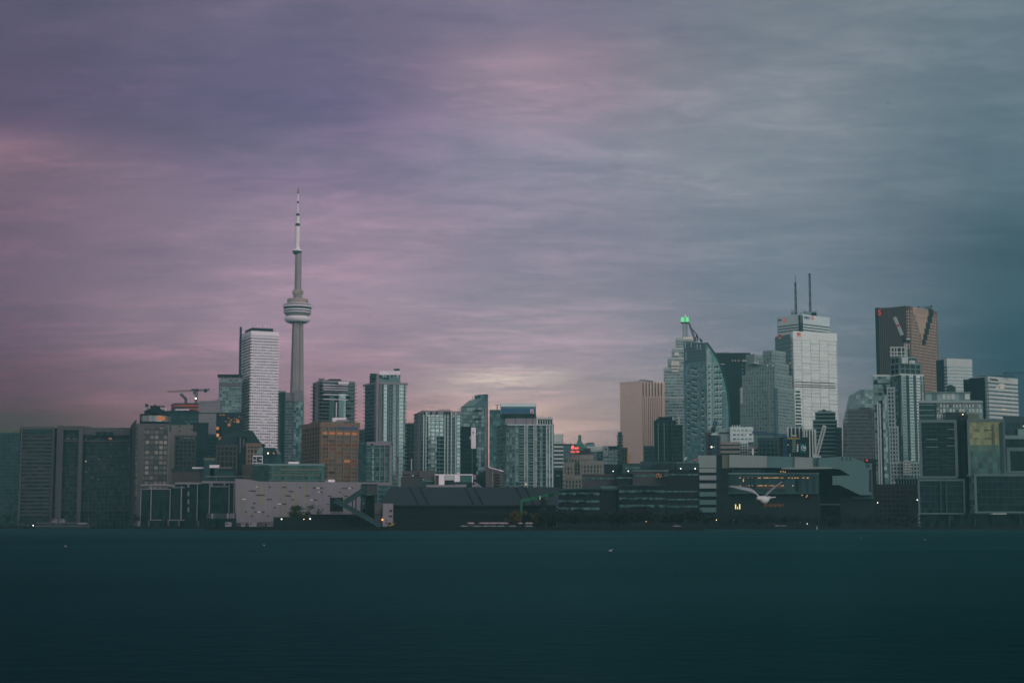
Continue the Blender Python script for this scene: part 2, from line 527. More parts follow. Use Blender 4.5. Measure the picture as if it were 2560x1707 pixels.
# ------------------------------------------------------------------ sky
def make_world():
    w = bpy.data.worlds.new('World')
    scene.world = w
    w.use_nodes = True
    t = w.node_tree
    t.nodes.clear()
    out = N(t, 'ShaderNodeOutputWorld')
    tc = N(t, 'ShaderNodeTexCoord')
    sp = N(t, 'ShaderNodeSeparateXYZ')
    t.links.new(tc.outputs['Generated'], sp.inputs[0])
    x, y, z = sp.outputs
    zc = math_(t, 'MAXIMUM', z, 0.0)

    def comp(c, yy):
        """sky radiance behind the haze that shows as colour c at photo row yy"""
        el = math.atan((HZ - yy) / F) if yy < HZ - 1 else 0.002
        L = min(HAZE_FAR, (HAZE_TOP - 3) / max(math.tan(el), 1e-3)) / math.cos(el)
        T = math.exp(-HAZE_D * L)
        H = (.105, .20, .215)
        return tuple(max(0.004, (v - (1 - T) * h) / T * K_) for v, h in zip(lin(c), H))

    def ramp(stops, extra):
        r = N(t, 'ShaderNodeValToRGB')
        r.color_ramp.interpolation = 'EASE'
        e = r.color_ramp.elements
        all_ = [(math.sin(math.atan((HZ - yy) / F)) / 0.6, comp(c, yy)) for yy, c in stops] + [(p, tuple(v * K_ for v in lin(c))) for p, c in extra]
        all_.sort()
        while len(e) < len(all_): e.new(0.5)
        for el, (p, c) in zip(e, all_):
            el.position = min(1, p); el.color = (*c, 1)
        t.links.new(math_(t, 'DIVIDE', zc, 0.6), r.inputs[0])
        return r.outputs[0]

    zen = [(0.75, (118, 120, 140)), (1.0, (126, 128, 146))]
    cols = [
        (-0.31, ramp([(1180, (58, 63, 70)), (1060, (82, 78, 88)), (980, (101, 89, 101)), (850, (109, 96, 113)), (650, (116, 100, 119)), (450, (126, 106, 122)), (300, (92, 87, 110)), (0, (97, 92, 115))], zen)),
        (-0.13, ramp([(1180, (118, 96, 104)), (1060, (146, 122, 131)), (960, (156, 135, 147)), (800, (166, 146, 162)), (600, (156, 138, 157)), (400, (126, 118, 143)), (250, (108, 104, 132)), (0, (113, 107, 132))], zen)),
        (0.01, ramp([(1180, (165, 144, 140)), (1060, (176, 157, 153)), (965, (170, 158, 161)), (880, (156, 148, 160)), (650, (140, 138, 154)), (400, (134, 135, 152)), (150, (150, 134, 150)), (0, (132, 125, 145))], zen)),
        (0.17, ramp([(1180, (125, 130, 136)), (1060, (128, 136, 143)), (900, (118, 132, 143)), (700, (120, 134, 146)), (400, (132, 142, 152)), (200, (126, 136, 146)), (0, (122, 132, 142))], zen)),
        (0.31, ramp([(1180, (50, 80, 90)), (1060, (58, 89, 99)), (900, (63, 94, 104)), (700, (74, 101, 111)), (400, (100, 122, 132)), (0, (108, 125, 135))], zen)),
    ]
    u = math_(t, 'DIVIDE', x, math_(t, 'MAXIMUM', math_(t, 'ABSOLUTE', y), 0.25))
    # warp the column borders a little so that they do not read as a straight gradient
    nw = N(t, 'ShaderNodeTexNoise', i_Scale=3.0, i_Detail=2.0)
    t.links.new(tc.outputs['Generated'], nw.inputs['Vector'])
    u = math_(t, 'ADD', u, math_(t, 'MULTIPLY', math_(t, 'SUBTRACT', nw.outputs['Fac'], 0.5), 0.12))
    c = cols[0][1]
    for (u0, _), (u1, cc) in zip(cols, cols[1:]):
        mr = N(t, 'ShaderNodeMapRange', interpolation_type='SMOOTHSTEP')
        mr.inputs[1].default_value = u0; mr.inputs[2].default_value = u1
        t.links.new(u, mr.inputs[0])
        c = mixc(t, mr.outputs[0], c, cc)
    # the half of the sky behind the viewer: brightened as fill for the facades, warm low down
    rb = N(t, 'ShaderNodeValToRGB')
    e = rb.color_ramp.elements
    for p in (0.5,) * 2: e.new(p)
    for el, (p, k) in zip(e, ((0.0, (.66, .62, .60)), (0.22, (.80, .77, .77)), (0.5, (.40, .42, .45)), (1.0, (.16, .17, .2)))):
        el.position = p; el.color = (*k, 1)
    t.links.new(zc, rb.inputs[0])
    back = N(t, 'ShaderNodeMapRange', interpolation_type='SMOOTHSTEP')
    back.inputs[1].default_value = 0.25; back.inputs[2].default_value = -0.35
    t.links.new(y, back.inputs[0])
    c = mixc(t, back.outputs[0], c, rb.outputs[0])
    # cloud deck: noise on a plane overhead, so that it closes up towards the horizon
    den = math_(t, 'ADD', zc, 0.10)
    cx = N(t, 'ShaderNodeCombineXYZ')
    t.links.new(math_(t, 'DIVIDE', x, den), cx.inputs[0]); t.links.new(math_(t, 'DIVIDE', y, den), cx.inputs[1])

    def deck(scale, sxy, rot, detail, rough, dist, off=0):
        mp = N(t, 'ShaderNodeMapping')
        mp.inputs['Scale'].default_value = (sxy[0], sxy[1], 1); mp.inputs['Rotation'].default_value = (0, 0, rot); mp.inputs['Location'].default_value = (off, off * .7, off * .3)
        t.links.new(cx.outputs[0], mp.inputs['Vector'])
        n = N(t, 'ShaderNodeTexNoise', i_Scale=scale, i_Detail=detail, i_Roughness=rough, i_Distortion=dist)
        t.links.new(mp.outputs[0], n.inputs['Vector'])
        return n.outputs['Fac']
    big = deck(1.0, (1.0, 0.9), 0.25, 3, .5, .3, 3.1)
    mid = deck(2.6, (.75, 1.2), 0.12, 5, .55, .5, 7.7)
    fine = deck(8.0, (.55, 1.3), -.1, 4, .6, .4, 1.3)
    streak = deck(3.2, (.75, 1.5), .35, 7, .62, 1.1, 4.4)
    wisp = deck(9.0, (.75, 1.35), -.35, 6, .66, 1.4, 9.2)
    v = math_(t, 'MULTIPLY', math_(t, 'SUBTRACT', big, .5), .8)
    for n_, k_ in ((mid, .85), (fine, .45), (streak, .85), (wisp, .62)):
        v = math_(t, 'ADD', v, math_(t, 'MULTIPLY', math_(t, 'SUBTRACT', n_, .5), k_))
    pos = math_(t, 'MAXIMUM', v, 0.0); neg = math_(t, 'MAXIMUM', math_(t, 'MULTIPLY', v, -1.0), 0.0)
    hi = mixc(t, math_(t, 'MULTIPLY', pos, 1.55, True), c, mixc(t, 1.0, c, (1.75, 1.55, 1.50), 'MULTIPLY'))
    lo = mixc(t, math_(t, 'MULTIPLY', neg, 1.5, True), hi, mixc(t, 1.0, c, (.58, .62, .72), 'MULTIPLY'))
    # breaks in the deck, low over the middle of the skyline
    for z0, dz, u0, du, col in ((.0905, .0068, -.004, .055, (.46, .39, .27)), (.083, .005, -.03, .05, (.12, .10, .08)), (.058, .012, .035, .045, (.13, .095, .07)), (.075, .006, -.235, .05, (.07, .03, .03)), (.222, .016, -.31, .10, (.07, .035, .035)), (.070, .006, .012, .03, (.14, .10, .06)), (.221, .020, .085, .085, (.07, .062, .055)), (.272, .02, -.01, .07, (.045, .03, .035)), (.145, .022, -.075, .10, (.05, .04, .045))):
        zz_ = math_(t, 'ADD', z, math_(t, 'MULTIPLY', math_(t, 'SUBTRACT', wisp, .5), dz * 2.6))
        fz = math_(t, 'SUBTRACT', 1.0, math_(t, 'DIVIDE', math_(t, 'ABSOLUTE', math_(t, 'SUBTRACT', zz_, z0)), dz), True)
        fu = math_(t, 'SUBTRACT', 1.0, math_(t, 'DIVIDE', math_(t, 'ABSOLUTE', math_(t, 'SUBTRACT', u, u0)), du), True)
        fb = math_(t, 'MULTIPLY', math_(t, 'MULTIPLY', fz, fu), math_(t, 'GREATER_THAN', y, 0.0))
        fb = math_(t, 'MULTIPLY', fb, math_(t, 'MULTIPLY', streak, 2.0), True)
        lo = mixc(t, fb, lo, mixc(t, 1.0, lo, tuple(q * K_ * 1.25 for q in col), 'ADD'))
    bg = N(t, 'ShaderNodeBackground', i_Strength=1.0)
    t.links.new(lo, bg.inputs[0])
    sky = N(t, 'ShaderNodeTexSky', sky_type='NISHITA')
    sky.sun_disc = False
    sky.sun_elevation = SUN_EL; sky.sun_rotation = SUN_ROT
    sky.air_density = 1.0; sky.dust_density = 2.0
    bs = N(t, 'ShaderNodeBackground', i_Strength=0.05)
    t.links.new(sky.outputs[0], bs.inputs[0])
    mx = N(t, 'ShaderNodeMixShader'); mx.inputs[0].default_value = 0.95
    t.links.new(bs.outputs[0], mx.inputs[1]); t.links.new(bg.outputs[0], mx.inputs[2])
    t.links.new(mx.outputs[0], out.inputs['Surface'])
    w.cycles.sampling_method = 'AUTOMATIC'


SUN_TO = Vector((0.74, -0.66, 0.22)).normalized()     # towards the low sun, behind the viewer
SUN_EL = math.asin(SUN_TO.z)
SUN_ROT = math.atan2(SUN_TO.x, SUN_TO.y)
make_world()
sl = bpy.data.lights.new('sun', 'SUN')
sl.energy = 1.15; sl.angle = R(55); sl.color = (1.0, .93, .89)
so = bpy.data.objects.new('sun', sl)
so.rotation_euler = (-SUN_TO).to_track_quat('-Z', 'Y').to_euler()
so.location = (200, -100, 300)
COL.objects.link(so)

cd = bpy.data.cameras.new('camera')
cd.sensor_width = 36; cd.lens = F / 2560 * 36; cd.clip_start = 0.5; cd.clip_end = 30000
co = bpy.data.objects.new('camera', cd)
co.location = CAM; co.rotation_euler = (math.pi / 2 + PH, 0, 0)
COL.objects.link(co)
scene.camera = co
scene.view_settings.view_transform = 'Standard'
scene.view_settings.look = 'None'
scene.view_settings.exposure = EV
scene.view_settings.gamma = 1
c_ = scene.cycles
c_.max_bounces = 5; c_.diffuse_bounces = 2; c_.glossy_bounces = 3; c_.transmission_bounces = 2; c_.volume_bounces = 0
c_.use_denoising = True
c_.sample_clamp_indirect = 4
c_.filter_width = 1.6

# ------------------------------------------------------------------ ground, water, haze
def water():
    m, t, out = nt('water')
    tc = N(t, 'ShaderNodeTexCoord')
    mp = N(t, 'ShaderNodeMapping'); mp.inputs['Scale'].default_value = (.7, 1.0, 1)
    t.links.new(tc.outputs['Object'], mp.inputs['Vector'])
    n1 = N(t, 'ShaderNodeTexNoise', i_Scale=.9, i_Detail=6.0, i_Roughness=.6, i_Distortion=.5)
    n2 = N(t, 'ShaderNodeTexNoise', i_Scale=.06, i_Detail=4.0)
    t.links.new(mp.outputs[0], n1.inputs['Vector']); t.links.new(mp.outputs[0], n2.inputs['Vector'])
    h = math_(t, 'ADD', n1.outputs['Fac'], math_(t, 'MULTIPLY', n2.outputs['Fac'], 1.5))
    b = N(t, 'ShaderNodeBump', i_Strength=.16, i_Distance=.3)
    t.links.new(h, b.inputs['Height'])
    c = mixc(t, n2.outputs['Fac'], (.0002, .0085, .0085), (.0004, .0125, .0125))
    df = N(t, 'ShaderNodeBsdfDiffuse'); t.links.new(c, df.inputs[0]); t.links.new(b.outputs[0], df.inputs['Normal'])
    gl = N(t, 'ShaderNodeBsdfGlossy', i_Roughness=.32); gl.inputs[0].default_value = (.115, .35, .35, 1); t.links.new(b.outputs[0], gl.inputs['Normal'])
    fr = N(t, 'ShaderNodeFresnel', i_IOR=1.33); t.links.new(b.outputs[0], fr.inputs['Normal'])
    mx = N(t, 'ShaderNodeMixShader'); n3 = N(t, 'ShaderNodeTexNoise', i_Scale=.011, i_Detail=5.0, i_Distortion=1.0); t.links.new(mp.outputs[0], n3.inputs['Vector'])
    t.links.new(math_(t, 'MULTIPLY', fr.outputs[0], math_(t, 'ADD', .22, math_(t, 'MULTIPLY', n3.outputs['Fac'], .34))), mx.inputs[0])
    t.links.new(df.outputs[0], mx.inputs[1]); t.links.new(gl.outputs[0], mx.inputs[2]); t.links.new(mx.outputs[0], out.inputs[0])
    return m


M['water'] = water()
mb = MB()
mb.face([(-4000, -400, 0), (4000, -400, 0), (4000, 1400, 0), (-4000, 1400, 0)])
o = mb.build('water', M['water']); prop(o, kind='structure')
QL, QM, QR = 1150.0, 822.0, 1040.0
xa = W(512, 1320, QM).x; xb = W(1760, 1322, QM).x
qp = [(-4000, QL), (xa - 2, QL), (xa, QM), (xb, QM), (xb + 3, QR), (4000, QR), (4000, 4200), (-4000, 4200)]
mb = MB(); mb.prism(qp, -1.0, G0, 0, bottom=False); o = mb.build('land', M['land']); prop(o, kind='structure')
for nm, a, b, mt_ in (('quay_wall', (-4000, QL), (xa - 3, QL), 'shed_wall'), ('quay_wall', (xa + .5, QM), (xb - .5, QM), 'shed_wall'), ('quay_wall', (xb + 3.5, QR), (4000, QR), 'shed_wall')):
    mb = MB(); c0 = ((a[0] + b[0]) / 2, a[1] - .35, .9)
    mb.box((c0[0], c0[1], .45), ((b[0] - a[0]) / 2, .345, 1.25)); mb.box((c0[0], c0[1] - .2, 1.86), ((b[0] - a[0]) / 2, .6, .15))
    o = mb.build(nm, M[mt_]); prop(o, kind='structure')
mb = MB(); mb.face([(xa + 5, QM + 10, G0 + .006), (xb - 5, QM + 10, G0 + .006), (xb - 5, QM + 18, G0 + .006), (xa + 5, QM + 18, G0 + .006)])
o = mb.build('road', M['asphalt']); prop(o, kind='structure')

m, t, out = nt('haze')
pv = N(t, 'ShaderNodeVolumePrincipled', i_Density=HAZE_D, i_Anisotropy=.0)
pv.inputs['Color'].default_value = (*HAZE_C, 1)
t.links.new(pv.outputs[0], out.inputs['Volume'])
M['haze'] = m
mb = MB(); mb.prism([(-4100, -450), (4100, -450), (4100, HAZE_FAR), (-4100, HAZE_FAR)], -2.0, HAZE_TOP)
o = mb.build('haze', M['haze'], weld=True); prop(o, kind='stuff')
# ================================================================== the hotels and condos of the skyline's dim end
def rect_z(py, D, px=1280): return max(G0, zz(py, D, px))

# -- far teal condo
p = flat((-60, 51), 1075, 1520, 30)
b = B('condo_tower', 'dark teal condo block cut off by the picture edge beside the banded hotel', 'condo', p)
b.block(p, zz(1075, 1520), g='g_dark', slab=(.5, .3, 'teal_dim'), fin=(.4, .25, 'teal_dim'), cap=(2.5, .2, 'olive'), fh=3.2, bay=4)
b.box('rooftop_unit', (26, 40), (1069, 1075), 1525, 'roof_unit')
# -- banded hotel wing
p = flat((53, 129), 1068, 1330, 30)
b = B('hotel_block', 'brown grey hotel block with close horizontal balcony bands on its whole front', 'hotel', p)
b.block(p, zz(1068, 1330), g='g_hotel', slab=(1.25, .9, 'concrete_dim'), fh=3.1, bay=5, cap=(1.5, .9, 'concrete_mauve'), sname='balcony_band', skip=3)
b.box('top_window_band', (72, 127), (1073, 1083), 1328.2, 'g_dark', 1.2)
b.box('end_wall', (53, 56.5), (1066, 1300), 1328, 'concrete_mauve', 4)
# -- hotel slab with the concrete piers
p = flat((128, 328), 1070, 1345, 30)
b = B('hotel_slab', 'wide dark hotel slab with tall pale concrete piers and a crown ledge', 'hotel', p)
b.block(p, zz(1070, 1345), g='g_hotel', fin=(.7, .35, 'teal_dim'), slab=(.5, .2, 'teal_dim'), fh=3.3, bay=3.4)
for x0, x1, y0 in ((130, 137, 1066), (143, 159, 1063.5), (198, 208, 1064.5)):
    b.box('pier', (x0, x1), (y0, 1316), 1338, 'concrete_mauve', 8)
b.box('attic_wall', (159.3, 197.7), (1064.5, 1075), 1340, 'concrete_mauve', 7)
b.box('attic_wall', (208.3, 228), (1066, 1087), 1340.3, 'concrete_mauve', 7)
b.box('attic_wall', (228.2, 326), (1071, 1088), 1340, 'concrete_mauve', 7)
b.box('attic_window', (240, 254), (1079, 1090), 1339.6, 'g_black', 1); b.box('attic_window', (256, 269), (1079, 1090), 1339.6, 'g_black', 1); b.box('attic_window', (271, 284), (1079, 1090), 1339.6, 'g_black', 1)
b.box('crown_ledge', (159, 198), (1100.5, 1103.5), 1342, 'concrete_mauve', 3); b.box('crown_ledge', (208, 326), (1100.5, 1103.5), 1342, 'concrete_mauve', 3)
b.box('crown_ledge', (208, 326), (1092, 1094), 1342.3, 'concrete_dim', 2.5)
b.box('lit_window', (272, 280), (1094.5, 1097.5), 1343.6, 'win_orange', 1); b.box('lit_window', (213, 216), (1151, 1154), 1343.6, 'win_cream', .9)
for x, y in ((165, 1095), (170, 1095), (182, 1095), (189, 1095), (212, 1096), (218, 1090), (245, 1096), (248, 1090), (320, 1120), (229, 1140), (245, 1146), (275, 1109), (275, 1140), (306, 1163), (213, 1179), (227, 1192), (243, 1197), (318, 1210)):
    b.box('lit_window', (x, x + 5), (y, y + 2.2), 1344.1, 'mauve_grey', .8)
b.box('base_ledge', (0, 320), (1274, 1276), 1338.5, 'concrete_dim', 5)
b.box('rooftop_unit', (304, 313), (1068, 1072), 1348, 'roof_unit')
# -- tower with the round restaurant
D = 1290
p = footprint((324, 341, 421), 1060, D, 74)
b = B('hotel_tower', 'beige hotel tower with a round glazed restaurant and dark sign house on top', 'hotel', p)
z1 = zz(1060, D)
b.block(p, z1, g='g_beige', slab=(1.35, .35, 'concrete_dim'), fin=(.8, .25, 'concrete_dim'), fh=4.1, bay=3.4, cap=(2.5, .5, 'concrete_mauve'))
b.fbox('blank_wall', p[1], p[2], (341.4, 358), (1061, 1313), 'concrete_mauve', 1.0)
b.fbox('side_wall', p[0], p[1], (325, 337), (1061, 1313), 'concrete_dim', .6)
for i in range(24):
    b.fbox('window_slot', p[0], p[1], (337.5, 340.5), (1078 + i * 7.2, 1081 + i * 7.2), 'g_beige', .45)
b.fbox('corner_wall', p[1], p[2], (417, 420.6), (1061, 1313), 'concrete_beige', .8)
c = W(387, 1060, D + 22); r = 37.5 * (D + 22) / F
mb = MB(); h0, h1, h2, h3, h4 = (zz(y, D) - z1 for y in (1058.5, 1053, 1051, 1036, 1031.5))
mb.lathe((c.x, c.y, z1), [(r * .88, h0 - 1), (r * .88, h0), (r * .98, h1), (r, h2), (r, h3), (r * .99, h4), (r * .7, h4 + .3)], 36, [0, 0, 0, 1, 0, 0])
mb.build('restaurant_drum', [M['black_panel'], M['g_mauve']], b.o)
for k in range(5):
    a = R(-64 + k * 5.4)
    mb = MB(); mb.box((c.x + r * math.cos(a), c.y + r * math.sin(a), z1 + (h2 + h3) / 2 + .3), (1.0, .12, 1.7), (-math.sin(a), math.cos(a)))
    mb.build('lit_window', M['win_orange'], b.o)
q = [W(x, 1031, Y) for x, Y in ((361, D + 34), (377, D + 8), (399, D + 8), (415, D + 34))]
poly = [(v.x, v.y) for v in q]; zb, zt = zz(1032, D), zz(1016, D)
mb = MB(); mb.prism(poly, zb, zt); ph = mb.build('sign_house', M['black_panel'], b.o)
for i0, x0, x1 in ((0, 361.5, 376.5), (2, 399.5, 414.5)):
    face_text(b.o, Vector(poly[i0]), Vector(poly[i0 + 1]), 'WESTIN', (x0, x1), (1020, 1026), 'white_paint')
for x0, x1, y0, y1 in ((363, 371, 1010, 1016), (385, 390, 1011, 1016), (392, 412, 1014, 1016.3), (374, 398, 1014, 1016.3)):
    b.box('rooftop_unit', (x0, x1), (y0, y1), D + 12, 'metal_dark')
b.mast(364, 1008, 1014, D + 12, .5)
# -- second beige tower
D = 1420
p = flat((418, 490), 1081, D, 30)
b = B('office_block', 'beige block with one blank side strip and a smaller box on its roof', 'office block', p)
b.block(p, zz(1081, D), g='g_hotel', slab=(1.5, .3, 'concrete_dim'), fin=(1.0, .45, 'concrete_dim'), fh=3.6, bay=3.6, cap=(2.6, .5, 'concrete_beige'))
b.box('blank_wall', (418, 437), (1081.5, 1314), D - .9, 'concrete_beige', 3)
b.box('penthouse', (428, 483), (1062, 1081), D + 6, 'concrete_beige', 18)
for x, y in ((447, 1064), (447, 1076), (478, 1071)): b.box('vent', (x, x + 4), (y, y + 3.5), D + 5.6, 'black_panel', 1)
for i in range(9): b.box('lit_window', (453 + i * 4.1, 456 + i * 4.1), (1093, 1096.5), D - .35, 'mauve_grey', 1)
# -- dark slabs behind
D = 1640
p = flat((405, 497), 1028, D, 34)
b = B('office_tower', 'flat dark slate slab behind the round restaurant, with a white roof rail', 'office tower', p)
b.block(p, zz(1028, D), g='g_dark', slab=(.8, .15, 'black_panel'), fh=4, bay=5, cap=(2, .3, 'black_panel'))
b.box('roof_rail', (438, 473), (1022.5, 1024.8), D + 4, 'white_mauve', 1.5)
for x in (440, 456, 471): b.mast(x, 1023, 1028, D + 4, .6, 'white_mauve', 'rail_post')
for i in range(7): b.box('lit_window', (464 + i * 4, 466 + i * 4), (1052 + (i % 3) * 3, 1055 + (i % 3) * 3), D - .5, 'teal_band', 1)
D = 1560
p = flat((478, 521), 1058, D, 34)
b = B('office_tower', 'narrow near black tower between the beige block and the mauve slab', 'office tower', p)
b.block(p, zz(1058, D), g='g_black', slab=(.6, .15, 'black_panel'), fh=3.8, bay=4, cap=(1.5, .2, 'black_panel'))
p = flat((518, 541), 1086, 1580, 20)
b = B('office_block', 'low dark blue block at the foot of the pale mauve slab', 'office block', p)
b.block(p, zz(1086, 1580), g='g_dark', slab=(.5, .15, 'teal_dim'), cap=(1.2, .2, 'teal_dim'))
b.box('lit_sign', (518, 525), (1138, 1141), 1578, 'teal_sign', .8)
# -- tower under construction with two cranes
D = 1930
pts = [W(x, 1012, Y) for x, Y in ((430, D + 26), (436, D + 4), (452, D), (497, D), (500, D + 30))]
p = [Vector((v.x, v.y)) for v in pts]
b = B('unfinished_tower', 'half built round cornered tower wrapped in red safety netting', 'tower', p)
b.block(p, zz(1016, D), g='g_black', slab=(.9, .6, 'brown_dim'), fh=3.6, bay=6, skip=30)
for y0, y1, mt in ((1026, 1040, 'brown_dim'), (1011, 1016, 'red_net'), (1018.5, 1026, 'brown_dim')):
    mb = MB(); mb.prism(grow(p, .9 + .1 * (y0 % 3)), zz(y1, D), zz(y0, D)); mb.build('netting_band' if mt == 'red_net' else 'floor_deck', M[mt], b.o)
b.box('netting_band', (489, 497), (1020, 1036), D - 1.8, 'red_net', 2); b.box('netting_band', (462, 489), (1020, 1023), D - 1.9, 'red_net', 2)
mb = MB(); mb.prism(grow(p, 1.2), zz(1011, D), zz(1007.5, D)); mb.build('formwork_deck', M['metal_dark'], b.o)


def lattice(mb, a, b, w, n=10, t=.35):
    """four chords with zig-zag bracing"""
    a, b = Vector(a), Vector(b); d = (b - a).normalized()
    u = d.cross(Vector((0, 1, 0)))
    if u.length < .05: u = Vector((1, 0, 0))
    u.normalize(); v = d.cross(u)
    cs = [u * (sx * w / 2) + v * (sy * w / 2) for sx, sy in ((-1, -1), (1, -1), (1, 1), (-1, 1))]
    for c in cs: mb.bar(a + c, b + c, t)
    for k in range(n):
        for i in range(4):
            p0, p1 = a.lerp(b, k / n) + cs[(i + k) % 4], a.lerp(b, (k + 1) / n) + cs[(i + k + 1) % 4]
            mb.bar(p0, p1, t * .6)


a, z0 = W(487, 1006, D), zz(1010, D)
b = B('tower_crane', 'hammerhead tower crane with a long level jib above the red netted tower', 'crane', at=(a.x, a.y + 8))
z1 = zz(973, D)
mb = MB(); lattice(mb, (a.x, a.y + 8, z0), (a.x, a.y + 8, z1), 2.2, 12, .7); mb.build('mast', M['concrete_mauve'], b.o)
l, r = W(415, 977, D), W(521, 974, D)
mb = MB(); lattice(mb, (l.x, a.y + 8, zz(977.5, D)), (a.x, a.y + 8, zz(974.5, D)), 1.5, 16, .4); mb.build('jib', M['brown_stone'], b.o)
mb = MB(); lattice(mb, (a.x, a.y + 8, zz(974.5, D)), (r.x, a.y + 8, zz(972.5, D)), 1.7, 6, .5); mb.build('counter_jib', M['brown_dim'], b.o)
b.box('ballast', (510, 518), (972, 980), D + 6, 'metal_dark', 3); b.box('cab', (483, 489), (976, 985), D + 6, 'concrete_mauve', 3); b.box('slewing_house', (478, 497), (972, 975.5), D + 6, 'metal_dark', 3)
c = W(489.5, 995.5, D + 2); mb = MB(); mb.lathe((c.x, c.y, c.z - 1.3), [(0, .5), (.65, .75), (.8, 1.3), (.65, 1.85), (0, 2.1)], 10, cap=False); mb.build('work_lamp', M['lamp_white'], b.o)
a = W(461, 1007, D)
b = B('tower_crane', 'small luffing crane with a stub boom raised above the netted tower', 'crane', at=(a.x, a.y + 10))
y_ = a.y + 10
mb = MB(); lattice(mb, (a.x, y_, zz(1010, D)), (W(460, 996, D).x, y_, zz(994, D)), 2, 5, .7); mb.build('mast', M['metal_dark'], b.o)
mb = MB(); lattice(mb, (W(461, 996, D).x, y_, zz(996, D)), (W(447, 983, D).x, y_, zz(983, D)), 2.2, 6, .8); mb.build('boom', M['metal_dark'], b.o)
# -- pale mauve slab
D = 1770
p = flat((497, 550), 1001, D, 40)
b = B('office_tower', 'plain pale mauve tower with hardly any windows beside the canopy tower', 'office tower', p)
b.block(p, zz(1003, D), g='g_mauve', slab=(3.3, .2, 'mauve_grey'), fh=3.6, bay=6, cap=(3, .25, 'mauve_grey'))
mb = MB(); mb.xz([(497, 1006), (548, 998), (548, 1004), (497, 1007)], D - 1, 20); mb.build('sloped_parapet', M['mauve_grey'], b.o)
b.box('ledge', (497, 548), (1031, 1032.5), D - 1.2, 'concrete_dim', 2)
# -- tower with a flat canopy
D = 1900
p = flat((549, 604), 946, D, 36)
b = B('condo_tower', 'glass tower with a thin flat canopy hovering over its roof', 'condo', p)
b.block(p, zz(946, D), g='g_mid', slab=(.7, .7, 'mauve_grey'), fin=(.4, .2, 'teal_band'), fh=3.7, bay=4, cap=(1.4, .4, 'mauve_grey'))
b.box('roof_canopy', (544, 606), (935.5, 938.5), D - 3, 'metal_dark', 30); b.box('penthouse', (552, 604), (938.5, 946), D + 5, 'g_dark', 18)
for i in range(8): b.mast(551 + i * 7, 938, 946, D, .7, 'mauve_grey', 'canopy_post')
b.box('ledge_band', (549, 602), (957, 966), D - .6, 'concrete_mauve', 1)
D = 1700
p = flat((541, 606), 1032, D, 30)
b = B('office_tower', 'black glass tower with scattered orange lamps below the canopy tower', 'office tower', p)
b.block(p, zz(1032, D), g='g_lit', slab=(.5, .15, 'black_panel'), fh=3.6, bay=3, cap=(1.5, .2, 'metal_dark'))
for x, y, w in ((549, 1036, 5), (557, 1036, 5), (570, 1044, 3), (576, 1048, 4), (584, 1045, 3), (590, 1046, 5), (563, 1052, 3), (573, 1053, 4), (584, 1053, 4), (592, 1053, 5), (597, 1040, 3)):
    b.box('lit_window', (x, x + w), (y, y + 1.8), D - .5, 'win_orange', .8)
# -- white condo
D = 1910
p = footprint((601, 629, 695), 828, D, 66)
b = B('condo_tower', 'tall white banded condo tower with a black roof house and a side fin', 'condo', p)
z1 = zz(828, D)
b.block(p, z1, g='g_white', slab=(1.75, 1.5, 'white_mauve'), fh=3.45, bay=4.2, cap=(5.5, .6, 'white_mauve'), sname='balcony_band', gname='window_glazing')
rnd = random.Random(4)
mb = MB()
for i in range(0, 62):
    zA = G0 + i * 3.47
    for k in range(3):
        A, Bq = (p[1], p[2]) if rnd.random() < .8 else (p[0], p[1])
        e = (Bq - A).normalized(); no = Vector((e.y, -e.x)); L = (Bq - A).length
        u = rnd.uniform(1, L - 2); q = A + e * u + no * .75
        mb.box((q.x, q.y, min(zA + 1.75, z1 - 7)), (rnd.choice((.5, 1.2, 1.8)), .72, 1.1), e)
mb.build('balcony_divider_panes', M['white_mauve'], b.o)
for k in range(12):
    A, Bq = p[1], p[2]; e = (Bq - A).normalized(); no = Vector((e.y, -e.x)); L = (Bq - A).length
    q = A + e * (L * (k + .5) / 12) + no * .2
    mb = MB(); mb.box((q.x, q.y, (z1 - 7 + G0) / 2), (.35, .5, (z1 - 8 - G0) / 2), e); mb.build('pier', M['white_mauve'], b.o)
pp = footprint((613, 631, 683), 817, D + 8, 66)
mb = MB(); mb.prism(pp, z1 + .6, zz(817, D)); mb.build('penthouse', M['black_panel'], b.o)
a = W(600.5, 900, D + 22); mb = MB(); mb.box((a.x, a.y, (zz(812, D) + G0) / 2), (.9, 2.5, (zz(812, D) - G0) / 2)); mb.build('side_fin', M['metal_dark'], b.o)
for i in range(44): b.box('side_balcony', (602, 607), (829 + i * 6.4, 830.5 + i * 6.4), D + 20, 'mauve_grey', 4) if i % 2 else None
for x in (624, 645, 652, 664, 671): b.mast(x, 812 + x % 3, 818, D + 20, .7, 'white_mauve')
# -- dark granite office with the hipped roof
D = 1270
p = flat((541, 593), 1113, D, 30)
b = B('office_building', 'brown office building with a dark hipped roof and a black glass centre bay', 'office building', p)
b.block(p, zz(1113, D), g='g_black', slab=(1.1, .35, 'brown_dim'), fin=(.9, .5, 'brown_dim'), fh=4.2, bay=3, cap=(1.6, .7, 'concrete_dim'), fname='pier', gname='window_glazing')
p2 = flat((617, 653), 1110, D - 2, 30)
b.block(p2, zz(1110, D), g='g_black', slab=(1.3, .35, 'brown_stone'), fin=(1.1, .5, 'brown_stone'), fh=3.7, bay=3.2, cap=(1.8, .7, 'brown_stone'), fname='pier', gname='window_glazing')
b.box('centre_bay', (593.2, 616.8), (1092, 1316), D + 2, 'g_black', 26)
b.box('low_wing', (606, 632), (1161, 1316), D - 12, 'brown_dim', 8)
for x in (600, 609): b.box('glint_strip', (x, x + 1.6), (1094 + (x % 2) * 3, 1131 - (x - 600) * 1.5), D + 1, 'mauve_grey', .6)  # glass glints put in as pale strips
